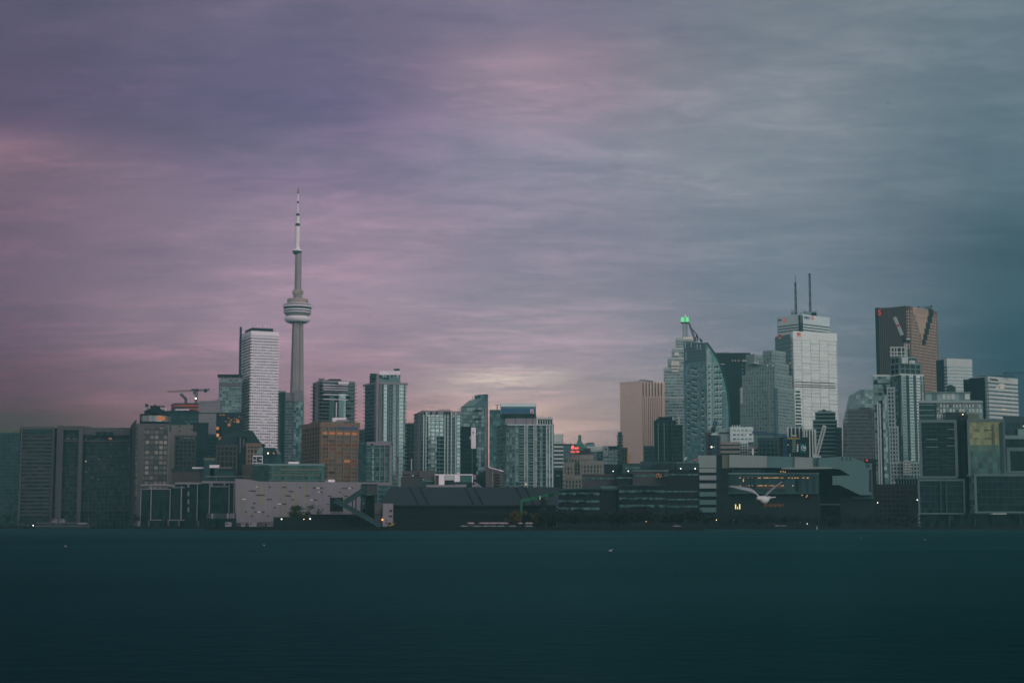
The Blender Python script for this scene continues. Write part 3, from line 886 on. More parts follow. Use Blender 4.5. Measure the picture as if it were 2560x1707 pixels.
q0 = [W(x, 1110, Y) for x, Y in ((541, D + 4), (656, D + 4), (652, D + 40), (545, D + 40))]; q1 = [W(x, 1090, Y) for x, Y in ((556, D + 8), (640, D + 8), (638, D + 36), (560, D + 36))]; q2 = [W(x, 1074, Y) for x, Y in ((590, D + 18), (632, D + 18), (630, D + 26), (592, D + 26))]
for q, y in ((q0, 1112), (q1, 1088), (q2, 1073.5)):
    for v in q: v.z = zz(y, D)
mb = MB(); mb.loft([q0, q1, q2]); mb.build('hipped_roof', M['metal_dark'], b.o)
b.box('roof_house', (653.5, 662), (1109, 1150), D + 3, 'black_panel', 14)
# -- low glass house with sloped flanks
D = 1160
b = B('glass_house', 'small glass building with sloped flanks and two lamps under its roof', 'building', at=(W(672, 1200, D).x, D + 10))
mb = MB(); mb.xz([(640, 1135), (649, 1118), (690, 1119), (696, 1136), (702, 1136), (702, 1312), (640, 1312)], D, 18); mb.build('glazing', M['g_dark'], b.o)
mb = MB(); mb.xz([(639.5, 1135), (648.5, 1118), (658, 1118), (656, 1135)], D - .5, 1); mb.build('sloped_pane', M['teal_band'], b.o)
mb = MB(); mb.xz([(688, 1120), (692, 1120), (703, 1135), (694, 1135)], D - .6, 1); mb.build('sloped_pane', M['mauve_grey'], b.o)
for x in (670, 684):
    c = W(x, 1132.5, D - 1); mb = MB(); mb.lathe((c.x, c.y, c.z - .4), [(0, 0), (.35, .15), (.4, .4), (.35, .65), (0, .8)], 8, cap=False); mb.build('lamp', M['lamp_warm' if x == 670 else 'win_warm'], b.o)
for x0, x1, y0, y1 in ((632, 657, 1138, 1141), (632, 641, 1149, 1150.5), (648, 657, 1147, 1149), (632, 657, 1156, 1157.5), (655.5, 657, 1138, 1161), (632, 633, 1138, 1161), (641, 642, 1141, 1161)):
    b.box('white_frame', (x0, x1), (y0, y1), D - 6 - (y1 - y0) * .02, 'white_mauve', .8)
b.box('terrace_house', (632.5, 656), (1141.2, 1312), D - 4, 'g_dark', 3)
# -- long green glass hall
D = 1085
p = flat((637, 812), 1161, D, 24)
b = B('glass_hall', 'long low green glass building with pale floor lines behind the concrete hall', 'building', p)
b.block(p, zz(1161, D), g='g_green', slab=(.55, .3, 'green_band'), fin=(.25, .2, 'teal_dim'), fh=5.2, bay=2.2, cap=(.7, .3, 'teal_band'))
b.box('lit_storey', (700, 806), (1171, 1176), D - .35, 'olive', .6); b.box('lit_storey', (680, 800), (1185, 1189), D - .35, 'olive', .6)
b.box('rooftop_unit', (721, 747), (1154, 1161), D + 4, 'white_mauve', 6); b.box('roof_rail', (690, 718), (1159, 1160.6), D + 2, 'white_mauve', 1)
b.box('end_wall', (637, 672), (1162, 1205), D - .5, 'g_dark', .8)
for x in (776, 781, 790, 796, 806): b.mast(x, 1156, 1161, D + 6, .3)
for x, y, w, h, mt in ((482, 1168, 26, 6, 'white_mauve'), (525, 1163, 22, 6, 'white_mauve'), (552, 1168, 26, 5, 'concrete_beige'), (511, 1145, 26, 10, 'olive'), (505, 1172, 80, 20, 'teal_dim'), (430, 1172, 80, 30, 'brown_dim')):
    pz = flat((x, x + w), y, 1230 + (x % 7), 10)
    b2 = B('low_building', {482: 'small white roofed shed in front of the beige block', 525: 'small white slanted roof kiosk in front of the mauve slab', 552: 'small beige roofed kiosk before the granite offices', 511: 'olive roof box below the blue lit sign', 505: 'dim teal low block below the granite offices', 430: 'dim brown low block below the beige office block'}[x], 'building', pz)
    mb = MB(); mb.prism(pz, G0, zz(y, 1230)); mb.build('body', M['teal_dim' if h < 15 else mt], b2.o)
    mb = MB(); mb.prism(grow(pz, .4), zz(y + min(h, 6), 1230), zz(y, 1230) + .4); mb.build('roof_box', M[mt if h < 15 else 'metal_dark'], b2.o)
# -- waterfront college: dark glass behind white frames
D = 1175
b = B('college_building', 'stepped dark glass waterfront building outlined in white frames', 'building', at=(W(470, 1300, D).x, D + 15))
for x0, x1, y0, dz in ((352, 424, 1221, 0), (420, 456, 1217, 3), (440, 528, 1206, 6), (505, 592, 1202, 1)):
    b.box('glazing', (x0, x1), (y0, 1317), D + dz, 'g_black', 20, fh=4, bay=2.4)
b.box('upper_glazing', (528, 602), (1191, 1203), D + 10, 'g_dark', 10)
for i, (x0, x1, y0, y1, dd) in enumerate(((352, 426, 1221, 1223, 0), (376, 421, 1209, 1214, 3), (352, 378, 1210, 1214, 6), (421, 437, 1211, 1215.5, 3), (438, 505, 1205, 1210, 3), (504, 589, 1202, 1207.5, 0), (430, 462, 1217, 1219, 1.5), (525, 574, 1214.5, 1216.5, 0), (513, 624, 1189.5, 1191.5, 8),
        (377.3, 380, 1212, 1300, .1), (351.8, 354, 1221, 1300, .1), (425, 427, 1221, 1300, .1), (452.5, 455.5, 1214, 1300, .15), (493, 495, 1210, 1300, 4), (523.5, 526.2, 1207, 1283, .1), (572, 574.5, 1210, 1283, .15), (584.5, 587, 1208, 1283, .1), (527, 531.5, 1207, 1214, .2), (559, 563, 1207, 1213, .2), (469, 473.5, 1209, 1218, 2.5), (469, 473, 1229, 1239, 2.5), (469, 473, 1248, 1259, 2.5), (469, 473, 1268, 1279, 2.5), (374, 404, 1298.5, 1300.5, -.2), (420, 448, 1298.5, 1300.5, -.2), (448, 462, 1298.5, 1300.5, -.3), (540, 541.5, 1190, 1203, 9))):
    b.box('white_frame', (x0, x1), (y0, y1), D + dd - 1.5 - .01 * i, 'mauve_grey', 1.2)
for x in (370, 419, 445, 494): b.box('pier', (x, x + 4.5), (1300.8, 1317), D - 2, 'concrete_mauve', 3)
mb = MB(); a = W(346, 1300, D - 2)
mb.lathe((a.x, a.y + 2, G0), [(1.2, 0), (.9, 1.2), (1.4, 4.2), (1.5, 4.8)], 14); mb.build('pier', M['mauve_grey'], b.o)
# slatted screen at its end, on the nearer quay
D = 868
b = B('slatted_screen', 'row of upright pale and dark slats above a glass strip at the concrete hall corner', 'screen', at=(W(555, 1300, D).x, D + 2))
rnd = random.Random(3)
for i in range(25): b.box('slat', (516 + i * 3, 518.6 + i * 3), (1283, 1295.5), D, rnd.choice(('mauve_grey', 'concrete_dim', 'concrete_mauve', 'teal_dim')), .4)
b.box('glazing', (516, 591), (1296, 1317), D + .5, 'g_black', 6, bay=1.2, fh=8)
# -- concrete hall
D = 900
p = flat((588, 901), 1203, D, 40)
b = B('concrete_hall', 'long mauve grey concrete hall scattered with thin dark slots', 'building', p)
mb = MB(); mb.xz([(588, 1196), (620, 1198), (650, 1203), (901, 1205), (901, 1318), (588, 1318)], D, 40); mb.build('wall', M['mauve_grey'], b.o)
rnd = random.Random(9)
for i in range(22):
    x = 590 + i * 14; b.box('wall_panel', (x, x + 13.7), (1204.5 + rnd.uniform(0, 30) * (i % 3 == 1), 1300 - rnd.uniform(0, 40)), D - .12 - .02 * (i % 3), rnd.choice(('mauve_grey', 'mauve_grey', 'concrete_mauve', 'stone_grey')), .3) if i % 2 == 0 or rnd.random() < .4 else None
for x, y, w in ((1310, 262, 22), (1455, 265, 42), (1608, 267, 22), (1750, 270, 28), (1818, 270, 20), (1140, 300, 65), (1523, 305, 40), (1816, 311, 20), (1998, 313, 18), (1222, 342, 80), (1488, 347, 48), (1680, 348, 42), (1897, 352, 34), (1306, 384, 52), (1536, 387, 22), (1760, 390, 42), (1160, 423, 24), (1450, 427, 44), (1880, 430, 18), (1145, 464, 40), (1360, 466, 22), (1076, 505, 20), (1172, 505, 16), (1245, 505, 30), (1136, 546, 22), (1295, 546, 24), (2035, 274, 22), (2065, 274, 16), (2120, 275, 20), (2055, 352, 32), (1520, 467, 18)):
    cx, cy = 340 + x * .2551, 1150 + y * .2551; b.box('window_slot', (cx - w * .13, cx + w * .13), (cy - 1.1, cy + 1.1), D - .3, 'black_panel', .8)
for x, y, w in ((1785, 271, 34), (2092, 275, 26), (1183, 260, 16), (1795, 311, 20), (1060, 381, 36), (1405, 427, 40), (1207, 506, 34), (1720, 390, 30)):
    cx, cy = 340 + x * .2551, 1150 + y * .2551; b.box('window_slot', (cx - w * .13, cx + w * .13), (cy - .8, cy + .8), D - .3, 'white_mauve', .8)
b.box('rooftop_unit', (820, 837), (1198.5, 1205), D + 3, 'white_mauve', 4); b.box('roof_hatch', (812, 819), (1200, 1205), D + 3, 'mauve_grey', 4)
b.box('plinth', (588, 682), (1306, 1318), D - 1.2, 'concrete_dim', 1)
# ================================================================== the tall broadcast tower
D = 2640
k_ = D / F
a = W(740.5, 1000, D); cx, cy = a.x, D


def hz(y): return zz(y, D)


b = B('observation_tower', 'very tall slender concrete tower with a round pod and a white mast', 'tower', at=(cx, cy))


def star(r, core, z, wl):
    """three legged section: legs point at the viewer and 120 degrees either side"""
    pts = []
    for i in range(3):
        a0 = R(-100 + 120 * i)
        d = Vector((math.cos(a0), math.sin(a0))); n = Vector((-d.y, d.x))
        a1 = a0 + R(60); d1 = Vector((math.cos(a1), math.sin(a1)))
        pts += [d * r - n * wl, d * r + n * wl, d1 * core]
    return [Vector((cx + q.x, cy + q.y, z)) for q in pts]


z_p = hz(806)
rings = []
for f, r in ((0, 27), (.08, 22.5), (.2, 18.6), (.35, 15.6), (.5, 13.6), (.7, 11.6), (1, 9.6)):
    rings.append(star(r, r * .62, G0 + (z_p + 4 - G0) * f, r * .20 + .6))
mb = MB(); mb.loft(rings); mb.build('shaft', M['cn_concrete'], b.o)
# glass lift strips in the re-entrant corners
mb = MB()
for i in range(3):
    a0 = R(-40 + 120 * i)
    for k in range(6):
        r0, r1 = [q * .62 + .25 for q in (27, 22.5, 18.6, 15.6, 13.6, 11.6, 9.6)][k:k + 2]
        f0, f1 = (0, .08, .2, .35, .5, .7, 1)[k:k + 2]
        mb.bar((cx + r0 * math.cos(a0), cy + r0 * math.sin(a0), G0 + (z_p + 3 - G0) * f0), (cx + r1 * math.cos(a0), cy + r1 * math.sin(a0), G0 + (z_p + 3 - G0) * f1), 2.2)
mb.build('lift_shaft', M['pod_grey'], b.o)


def drum(name, prof, mat, n=48, smooth=False):
    mb = MB(); mb.lathe((cx, cy, 0), [(r * k_, hz(y)) for r, y in prof], n); return mb.build(name, M[mat], b.o, smooth)


drum('radome', [(14, 806.5), (25, 806.3), (29.5, 804.5), (32.3, 800.5), (33, 797.5), (32, 794), (28.5, 791), (20, 790)], 'cn_white', 56, True)
drum('pod_underside', [(13, 807.5), (24, 807.0), (24.2, 806.4)], 'metal_dark')
drum('pod_soffit', [(27, 790), (29, 789), (33.7, 783.2)], 'pod_grey')
drum('pod_ring', [(30, 783.2), (34.2, 783), (34.6, 780.4), (31, 780.2)], 'cn_white')
drum('pod_window', [(33, 780.6), (33.4, 777.6)], 'g_black')
drum('pod_ring', [(31, 777.8), (35, 777.6), (35.3, 774.6), (31, 774.4)], 'cn_white')
drum('pod_window', [(34.4, 774.8), (34.8, 769)], 'g_black')
drum('pod_ring', [(31, 769.2), (35.8, 769), (36.2, 766), (31, 765.6)], 'cn_white')
drum('walk_rail', [(34.6, 766), (35.0, 761.2), (34.6, 761.2)], 'pod_grey')
mb = MB()
for i in range(40):
    q = 2 * math.pi * i / 40; mb.bar((cx + 35.4 * k_ * math.cos(q), cy + 35.4 * k_ * math.sin(q), hz(766)), (cx + 35.2 * k_ * math.cos(q), cy + 35.2 * k_ * math.sin(q), hz(760.4)), .7)
mb.build('rail_post_rim', M['cn_white'], b.o)
drum('upper_drum', [(24, 766), (24.2, 758.4), (25.2, 758.2), (25.4, 757.2)], 'cn_white')
drum('drum_line', [(25.0, 757.3), (25.7, 757.2), (25.7, 756.2), (25.0, 756.1)], 'red_net')
drum('upper_drum', [(25.2, 756.4), (26.3, 756.2), (26.2, 748.3), (24, 747.4)], 'peach_cap')
mb = MB()
mb.lathe((cx, cy, 0), [(11.2 * k_, hz(750)), (11 * k_, hz(737))], 12); mb.build('neck', M['cn_concrete'], b.o)
for an, w in ((-92, 6.2), (-176, 4.5), (-12, 4.5), (90, 6)):
    q = R(an); mb = MB(); mb.box((cx + 9.6 * k_ * math.cos(q), cy + 9.6 * k_ * math.sin(q), hz(731.5)), (w * k_, 2.6, 5.4 * k_), (-math.sin(q), math.cos(q))); mb.build('equipment_box', M['peach_cap'], b.o)
c = W(738.6, 746, D - 16); mb = MB(); mb.lathe((c.x, c.y, c.z - .8), [(0, 0), (.7, .3), (.8, .8), (.7, 1.3), (0, 1.6)], 8, cap=False); mb.build('beacon', M['win_cream'], b.o)
# upper shaft: hexagon
mb = MB(); rg = []
for y, r in ((738, 9.2), (700, 8.8), (632, 8.2)):
    rg.append([Vector((cx + r * k_ * math.cos(R(-100 + 60 * i)), cy + r * k_ * math.sin(R(-100 + 60 * i)), hz(y))) for i in range(6)])
mb.loft(rg); mb.build('upper_shaft', M['cn_concrete'], b.o)
mb = MB()
for r, y in ((8.9, 720), (8.75, 700), (8.6, 680), (8.4, 655)): mb.lathe((cx, cy, 0), [(r * k_, hz(y + .8)), (r * k_ + .12, hz(y + .7)), (r * k_ + .12, hz(y)), (r * k_, hz(y - .1))], 6)
mb.build('joint_rim', M['pod_grey'], b.o)
cx = W(743, 633, D).x
cx0 = cx
drum('sky_pod', [(8.3, 636), (9.4, 633.5), (11.6, 631), (11.8, 628)], 'metal_dark', 32)
drum('sky_pod', [(11.8, 628), (11.4, 625.8), (8.5, 624)], 'cn_white', 32)
drum('mast', [(8.5, 624), (6.3, 620), (5.6, 612), (5.5, 566)], 'cn_white', 24)
drum('mast_ring', [(5.7, 564.5), (6.1, 563.5), (6.1, 560), (5.4, 559)], 'metal_dark', 24)
drum('mast', [(4.3, 560), (4.1, 540)], 'cn_white', 20)
drum('mast_ring', [(4.3, 540), (4.7, 539), (4.4, 536), (2.6, 533.5)], 'metal_dark', 20)
drum('mast', [(1.9, 534), (1.6, 482)], 'cn_white', 14)
drum('mast_ring', [(2.0, 509), (2.5, 508), (2.5, 504.5), (2.0, 503.5)], 'metal_dark', 14)
drum('mast_ring', [(1.9, 484), (2.1, 483), (2.1, 480.5), (1.6, 480)], 'metal_dark', 14)
drum('mast_tip', [(1.5, 481), (1.3, 469.5)], 'red_net', 12)
drum('mast_line', [(5.7, 561), (5.9, 560.8), (5.9, 559.6), (5.5, 559.4)], 'red_net', 24)
# ================================================================== towers round its foot
D = 2010
p = flat((713, 758), 1003, D, 30)
b = B('condo_tower', 'condo tower with plain mauve top boxes standing before the concrete tower foot', 'condo', p)
b.block(p, zz(1003, D), g='g_mauve', slab=(.9, .5, 'teal_band'), fin=(.9, .4, 'teal_dim'), fh=3.6, bay=4.5, cap=(1.2, .3, 'concrete_mauve'))
b.box('blank_top', (735, 758), (976, 1003), D - 1, 'mauve_grey', 24); b.box('blank_top', (714, 734.6), (981, 1001), D + 3, 'mauve_grey', 20)
b.box('window_strip', (735.5, 757.5), (1004, 1180), D - 1.2, 'g_mid', 2, bay=2.5, fh=3.6)
p = flat((694, 714), 978, D + 6, 30)
b = B('condo_tower', 'slim dark glass tower tucked between the white condo and the mauve topped one', 'condo', p)
b.block(p, zz(978, D + 6), g='g_dark', slab=(.5, .3, 'teal_dim'), fh=3.6, bay=4, cap=(1.4, .3, 'teal_band'))
b.box('blank_wall', (697, 700), (1004, 1180), D + 5, 'concrete_mauve', 1)
# -- brown newspaper block
D = 1400
p = footprint((756, 802, 897), 1054, D, 64)
b = B('newspaper_building', 'square brown office block with orange lit window bays and blue roof lettering', 'office building', p)
z1 = zz(1054, D)
A, Bq = p[1], p[2]
L = (Bq - A).length; e = (Bq - A).normalized(); no = Vector((e.y, -e.x))
nf = 25; fh = (z1 - 4.6 - G0) / nf
mb = MB(); mb.prism(p, G0, z1 - .5, 0, [9, 5, 9, 5], nf, mt=1); mb.build('core_wall', [M['g_brown'], M['roof_dark']], b.o)
nC = 5; bw = L / nC
mb = MB(); mb.prism(grow(p, .9), z1 - 4.6, z1); mb.build('parapet', M['brown_stone'], b.o)
slab = MB(); slab.prism(grow(p, .5), -.62, .62)
for v in slab.v: v.z += G0
o0 = None
for k in range(nf):
    if o0 is None: o0 = slab.build('spandrel', M['brown_stone'], b.o); o = o0
    else: o = o0.copy(); COL.objects.link(o); KIDS[b.o].append(o)
    o.location = (0, 0, k * fh)
for i, (P0, P1, n) in enumerate(((p[1], p[2], nC), (p[0], p[1], 7))):
    ee = (P1 - P0).normalized(); nn = Vector((ee.y, -ee.x)); LL = (P1 - P0).length
    for q in range(n + 1):
        u = min(max(LL * q / n, .85), LL - .85); s = P0 + ee * u + nn * .35
        mb = MB(); mb.box((s.x, s.y, (z1 - 4.7 + G0) / 2), (.8 if q in (0, n) else .62, .5, (z1 - 4.75 - G0) / 2), ee); mb.build('pier', M['brown_stone'], b.o)
LIT = {(0, c): 'win_orange' for c in range(5)}
LIT.update({(3, c): 'win_dim' for c in range(5)}); LIT.update({(7, 0): 'win_dim', (7, 3): 'win_orange', (7, 4): 'win_dim', (8, 3): 'win_dim', (8, 4): 'win_dim', (4, 1): 'win_dim', (5, 2): 'win_dim'})
rnd = random.Random(5)
for row in range(14):
    for c in range(nC):
        s = A + e * (bw * (c + .5)) + no * .06
        zc = z1 - 4.6 - fh * (row + 1.5)
        mb = MB(); mb.box((s.x, s.y, zc), (bw / 2 - 1.0, .06, fh / 2 - .7), e)
        mt = LIT.get((row, c)) or 'g_brown'
        mb.build('window', M[mt], b.o)
        for q in (-.25, 0, .25):
            mb = MB(); t_ = s + e * (q * (bw - 2)) + no * .1; mb.box((t_.x, t_.y, zc), (.12, .06, fh / 2 - .7), e); o = mb.build('sash', M['brown_dim'], b.o) if row < 9 and mt != 'g_brown' else None
face_text(b.o, A, Bq, 'Toronto Star', (842, 892), (1065.5, 1073), 'blue_letter', 1.2)
b.box('rooftop_unit', (831, 866), (1044, 1054), D + 14, 'white_mauve', 10); b.box('rooftop_unit', (842, 872), (1049, 1055), D + 8, 'mauve_grey', 6)
for x in (835, 842, 848, 858): b.mast(x, 1040, 1045, D + 16, .4)
# -- dark condo with white slab edges
D = 1520
p = footprint((783, 806, 887), 952, D, 68)
b = B('condo_tower', 'dark glass condo with thin white balcony edges and a black roof house', 'condo', p)
z1 = zz(952, D)
b.block(p, z1, g='g_dark', slab=(.55, 1.9, 'mauve_grey'), fin=(.3, .15, 'teal_dim'), fh=3.4, bay=4, cap=(1.2, .5, 'mauve_grey'), sname='balcony')
pp = footprint((815, 826, 853), 944, D + 12, 68); mb = MB(); mb.prism(pp, z1, zz(944, D)); mb.build('penthouse', M['black_panel'], b.o)
b.fbox('white_fin', p[0], p[1], (793, 799), (958, 1100), 'mauve_grey', 2.2)
A, Bq = p[1], p[2]
b.fbox('glazed_bay', A, Bq, (822, 834), (985, 1100), 'g_mid', 2.3); b.fbox('glazed_bay', A, Bq, (845, 862), (985, 1100), 'g_mid', 2.3); b.fbox('white_fin', A, Bq, (838, 840), (1006, 1100), 'white_mauve', 2.4)
for y in (962, 968, 974, 986, 998): b.fbox('terrace_edge', A, Bq, (807, 868), (y, y + 1.6), 'white_mauve', 2.6)
b.box('rooftop_unit', (846, 872), (954, 960), D - 3, 'white_mauve', 3); b.box('rooftop_unit', (796, 812), (946, 952), D + 16, 'roof_unit', 8)
# -- tall condo
D = 1430
p = footprint((913, 945, 1014), 956, D, 64)
b = B('condo_tower', 'tallest mid skyline condo with a pale vertical corner strip and boxed crown', 'condo', p)
z1 = zz(956, D)
b.block(p, z1, g='g_teal', slab=(.5, 1.3, 'teal_band'), fh=3.3, bay=3.6, cap=(1.4, 1.6, 'mauve_grey'), sname='balcony')
A, Bq = p[1], p[2]
for x0, x1 in ((958, 966), (972, 975), (996, 1007)): b.fbox('glazed_bay', A, Bq, (x0, x1), (962, 1316), 'g_pale' if x0 != 972 else 'g_dark', .5)
for x in (949, 955, 968, 979, 990): b.fbox('white_fin', A, Bq, (x, x + 1.0), (958, 1316), 'mauve_grey', 1.5)
b.fbox('gold_bay', A, Bq, (981, 989), (962, 1316), 'g_mid', .5)
b.fbox('corner_strip', A, Bq, (945.4, 947.2), (957, 1316), 'mauve_grey', 2.0); b.fbox('corner_strip', p[0], p[1], (940, 944.6), (935, 1316), 'mauve_grey', 1.9)
pp = footprint((924, 944, 1001), 934, D + 6, 64); mb = MB(); mb.prism(pp, z1, zz(934, D), 0, [4, 8, 4, 8], 3); mb.build('crown', M['g_teal'], b.o)
b.box('crown_cap', (949, 1000), (927, 937), D + 2, 'white_mauve', 20); b.box('crown_rail', (985, 999), (921.5, 927), D + 8, 'g_dark', 6)
for x in (956, 962, 972, 982, 992): b.box('crown_window', (x, x + 5), (938, 943), D + 1.4, 'g_pale', 1)
b.box('crown_unit', (925, 942), (933.5, 946), D - 1, 'g_dark', 6)
# -- its small neighbour in front
D = 1160
p = flat((897, 981), 1108, D, 26)
b = B('condo_block', 'shorter condo in front, framed white at its top, side and foot', 'condo', p)
b.block(p, zz(1108, D), g='g_teal', slab=(.35, .5, 'teal_band'), fin=(.25, .3, 'teal_dim'), fh=3.3, bay=3.2)
b.box('white_cap', (917, 978), (1104, 1113), D - 1.2, 'mauve_grey', 8); b.box('cap_notch', (927, 933), (1109, 1112), D - 1.5, 'black_panel', 1)
b.box('white_foot', (897, 981), (1205, 1213), D - 1.3, 'mauve_grey', 3)
for x0, x1 in ((974, 980.5), (949, 951), (961, 963)): b.box('white_fin', (x0, x1), (1113.5, 1204.5), D - 1.2 - x0 * .0003, 'mauve_grey', 2)
for i in range(19): b.box('pale_pane', (931, 934), (1118 + i * 4.6, 1120.5 + i * 4.6), D - .8, 'white_teal' if i % 3 else 'teal_band', .5)
b.box('side_block', (897, 915), (1109, 1210), D - .9, 'g_dark', 1)
p = flat((893, 920), 1074, 1720, 24)
b = B('office_block', 'dull banded block peeking out between the newspaper block and the tallest condo', 'office block', p)
b.block(p, zz(1074, 1720), g='g_hotel', slab=(1.4, .3, 'concrete_dim'), fh=3.8, bay=5, cap=(1.5, .3, 'concrete_mauve'))
p = flat((1008, 1046), 1059, 1660, 24)
b = B('unfinished_tower', 'dark unfinished concrete frame with bare floors beside the white framed condo', 'tower', p)
b.block(p, zz(1059, 1660), g='g_black', slab=(1.0, .8, 'brown_dim'), fin=(.8, .5, 'brown_dim'), fh=4.2, bay=7, cap=(1, .6, 'brown_dim'), fname='pier')
for x in (1015, 1021, 1028, 1035, 1040): b.mast(x, 1054, 1059, 1664, .6, 'metal_dark', 'column_stub')
b.box('orange_tarp', (1030, 1036), (1128, 1133), 1656, 'brown_stone', 1); b.box('light_column', (1028, 1030), (1146, 1176), 1640, 'white_mauve', 1)
# -- white framed condo
D = 1260
p = footprint((1037, 1056, 1152), 1031, D, 72)
b = B('condo_tower', 'broad condo with white window frames and a flat mauve roof wall', 'condo', p)
z1 = zz(1031, D)
b.block(p, z1, g='g_pale', slab=(.6, .9, 'teal_band'), fin=(.35, .5, 'teal_band'), fh=3.1, bay=3.4, gname='window_glazing')
A, Bq = p[1], p[2]
for x0, x1, y0, y1, mt, ot in ((1053, 1064, 1031, 1200, 'g_dark', .55), (1064.5, 1070, 1040, 1200, 'g_black', .6), (1111, 1117, 1031, 1200, 'g_black', .6), (1121, 1125.5, 1031, 1200, 'g_black', .6), (1127, 1136, 1042, 1200, 'g_dark', .55), (1092, 1111, 1090, 1200, 'g_teal', .5)):
    b.fbox('dark_bay', A, Bq, (x0, x1), (y0, y1), mt, ot)
for x in (1049.5, 1063, 1110, 1117.3, 1126, 1137): b.fbox('white_fin', A, Bq, (x if x > 1057 else 1057, (x if x > 1057 else 1057) + 1.6), (1030, 1200), 'white_teal', 1.7)
b.fbox('side_fin', p[0], p[1], (1048, 1054), (1030, 1200), 'mauve_grey', 1.4)
b.fbox('roof_wall', A, Bq, (1056.5, 1150), (1027, 1036), 'mauve_grey', 1.5, 6)
for x in (1057, 1074, 1088, 1108, 1114, 1120): b.fbox('roof_opening', A, Bq, (max(x, 1057.5), x + 5), (1029.5, 1036), 'black_panel', 1.75)
b.box('penthouse', (1089, 1128), (1025, 1031), D + 8, 'mauve_grey', 12)
for x in (1100, 1106, 1111, 1117, 1122, 1148): b.mast(x, 1021, 1026, D + 9, .45)
for r_ in range(3):
    for q in range(7): b.fbox('balcony', A, Bq, (1068 + q * 5.5, 1072.5 + q * 5.5), (1040 + r_ * 5, 1041.4 + r_ * 5), 'white_teal', 1.5)
# -- wedge roofed glass tower
D = 1610
p = flat((1152, 1218), 1018, D, 34)
b = B('office_tower', 'blue green glass tower with a slanted glass roof rising to a sharp point', 'office tower', p)
b.block(p, zz(1018, D), g='g_mid', slab=(.45, .12, 'teal_dim'), fin=(.2, .12, 'teal_dim'), fh=3.9, bay=3)
q0 = [W(x, 1018, Y) for x, Y in ((1152, D), (1208, D), (1206, D + 30), (1154, D + 30))]
mb = MB(); mb.xz([(1152, 1018.2), (1174, 1000.5), (1206, 996), (1207, 1018)], D + .3, 28); mb.build('sloped_roof', M['g_blue'], b.o)
mb = MB(); mb.xz([(1153, 1017), (1175, 1000), (1205, 995.5), (1183, 1014)], D - .6, .8); mb.build('roof_pane', M['teal_band'], b.o)
mb = MB(); mb.xz([(1186, 989), (1199, 986), (1220, 985), (1220.5, 1318), (1186, 1318)], D + 4, 26); mb.build('spine', M['g_teal'], b.o)
b.box('edge_fin', (1213.5, 1217), (1017, 1200), D - .8, 'mauve_grey', 1.2); b.mast(1182, 992, 1001, D + 10, .6)
b.box('dark_window_band', (1184, 1204), (1024, 1029), D - .4, 'g_black', .6); b.box('dark_window_band', (1184, 1202), (1045, 1050), D - .4, 'g_black', .6)
# -- black block with the white panel
D = 1190
p = flat((1152, 1191), 1068, D, 24)
b = B('condo_block', 'black balcony block with a tall blank white panel on its upper corner', 'condo', p)
b.block(p, zz(1068, D), g='g_black', slab=(.3, .6, 'teal_dim'), fh=3.2, bay=4, cap=(3, .2, 'black_panel'), sname='balcony')
b.box('white_panel', (1178, 1190), (1068, 1121), D - 1.1, 'white_mauve', 2); b.box('panel_slot', (1182, 1184), (1078, 1084), D - 1.4, 'concrete_mauve', 1)
b.box('white_edge', (1174.5, 1177), (1091, 1097), D - 1, 'white_teal', 1); b.box('white_edge', (1180, 1181), (1122, 1185), D - 1, 'teal_band', .8)
# -- tower with the blue sign hood
D = 1460
p = flat((1224, 1340), 1024, D, 30)
b = B('office_tower', 'glass tower under a barrel roofed hood with a blue sign band', 'office tower', p)
b.block(p, zz(1026, D), g='g_teal', slab=(.35, .15, 'teal_dim'), fin=(.2, .1, 'teal_dim'), fh=3.8, bay=3)
b.box('lower_wing', (1224, 1250), (1024, 1316), D - 3, 'g_teal', 20)
zb, zt = zz(1037, D), zz(1008, D)
P0, P1 = W(1251, 1020, D - 4), W(1340, 1020, D - 4)
ry = 5.0; prof = [(0, zb), (0, zz(1017, D))] + [(ry * (1 - math.cos(R(q))), zz(1017, D) + (zt - zz(1017, D)) * math.sin(R(q))) for q in (15, 35, 55, 75, 90)] + [(22, zt), (22, zb)]
mb = MB(); A0 = [Vector((P0.x, P0.y + y, z)) for y, z in prof]; A1 = [Vector((P1.x, P1.y + y, z)) for y, z in prof]
for i in range(len(prof)):
    j = (i + 1) % len(prof); mb.face([A0[i], A1[i], A1[j], A0[j]] if False else [A0[j], A0[i], A1[i], A1[j]][::-1])
mb.face(A0); mb.face(A1[::-1]); mb.build('sign_hood', M['g_blue'], b.o)
mb = MB()
for i in range(1, 6): mb.face([A0[i] + Vector((.3, -.05, .05)), A1[i] + Vector((-.3, -.05, .05)), A1[i + 1] + Vector((-.3, -.05, .05)), A0[i + 1] + Vector((.3, -.05, .05))])
mb.build('barrel_roof', M['white_teal'], b.o)
b.box('sign_band', (1254, 1338), (1021, 1032), D - 4.5, 'blue_panel', .8)
sg = b.box('sign_board', (1326, 1334), (1022.5, 1033), D - 5.2, 'white_paint', .7)
# red square mark with a dark flick, as on the board
mb = MB(); mb.xz([(1327, 1032), (1329.5, 1025), (1331.2, 1028), (1333.2, 1029.5), (1332, 1032.3)], D - 5.5, .2); mb.build('emblem', M['red_paint'], b.o)
mb = MB(); mb.xz([(1329.6, 1023.3), (1333.3, 1023.3), (1332.6, 1026.6), (1331, 1026)], D - 5.5, .2); mb.build('emblem', M['blue_paint'], b.o)
for y in (1034, 1040): b.box('dark_storey', (1254, 1338), (y, y + 3.6), D - 4.4, 'g_black', .6)
b.mast(1243, 1012, 1024, D + 5, .7); b.box('antenna_arm', (1238, 1249), (1012, 1013), D + 5, 'metal_dark', .5)
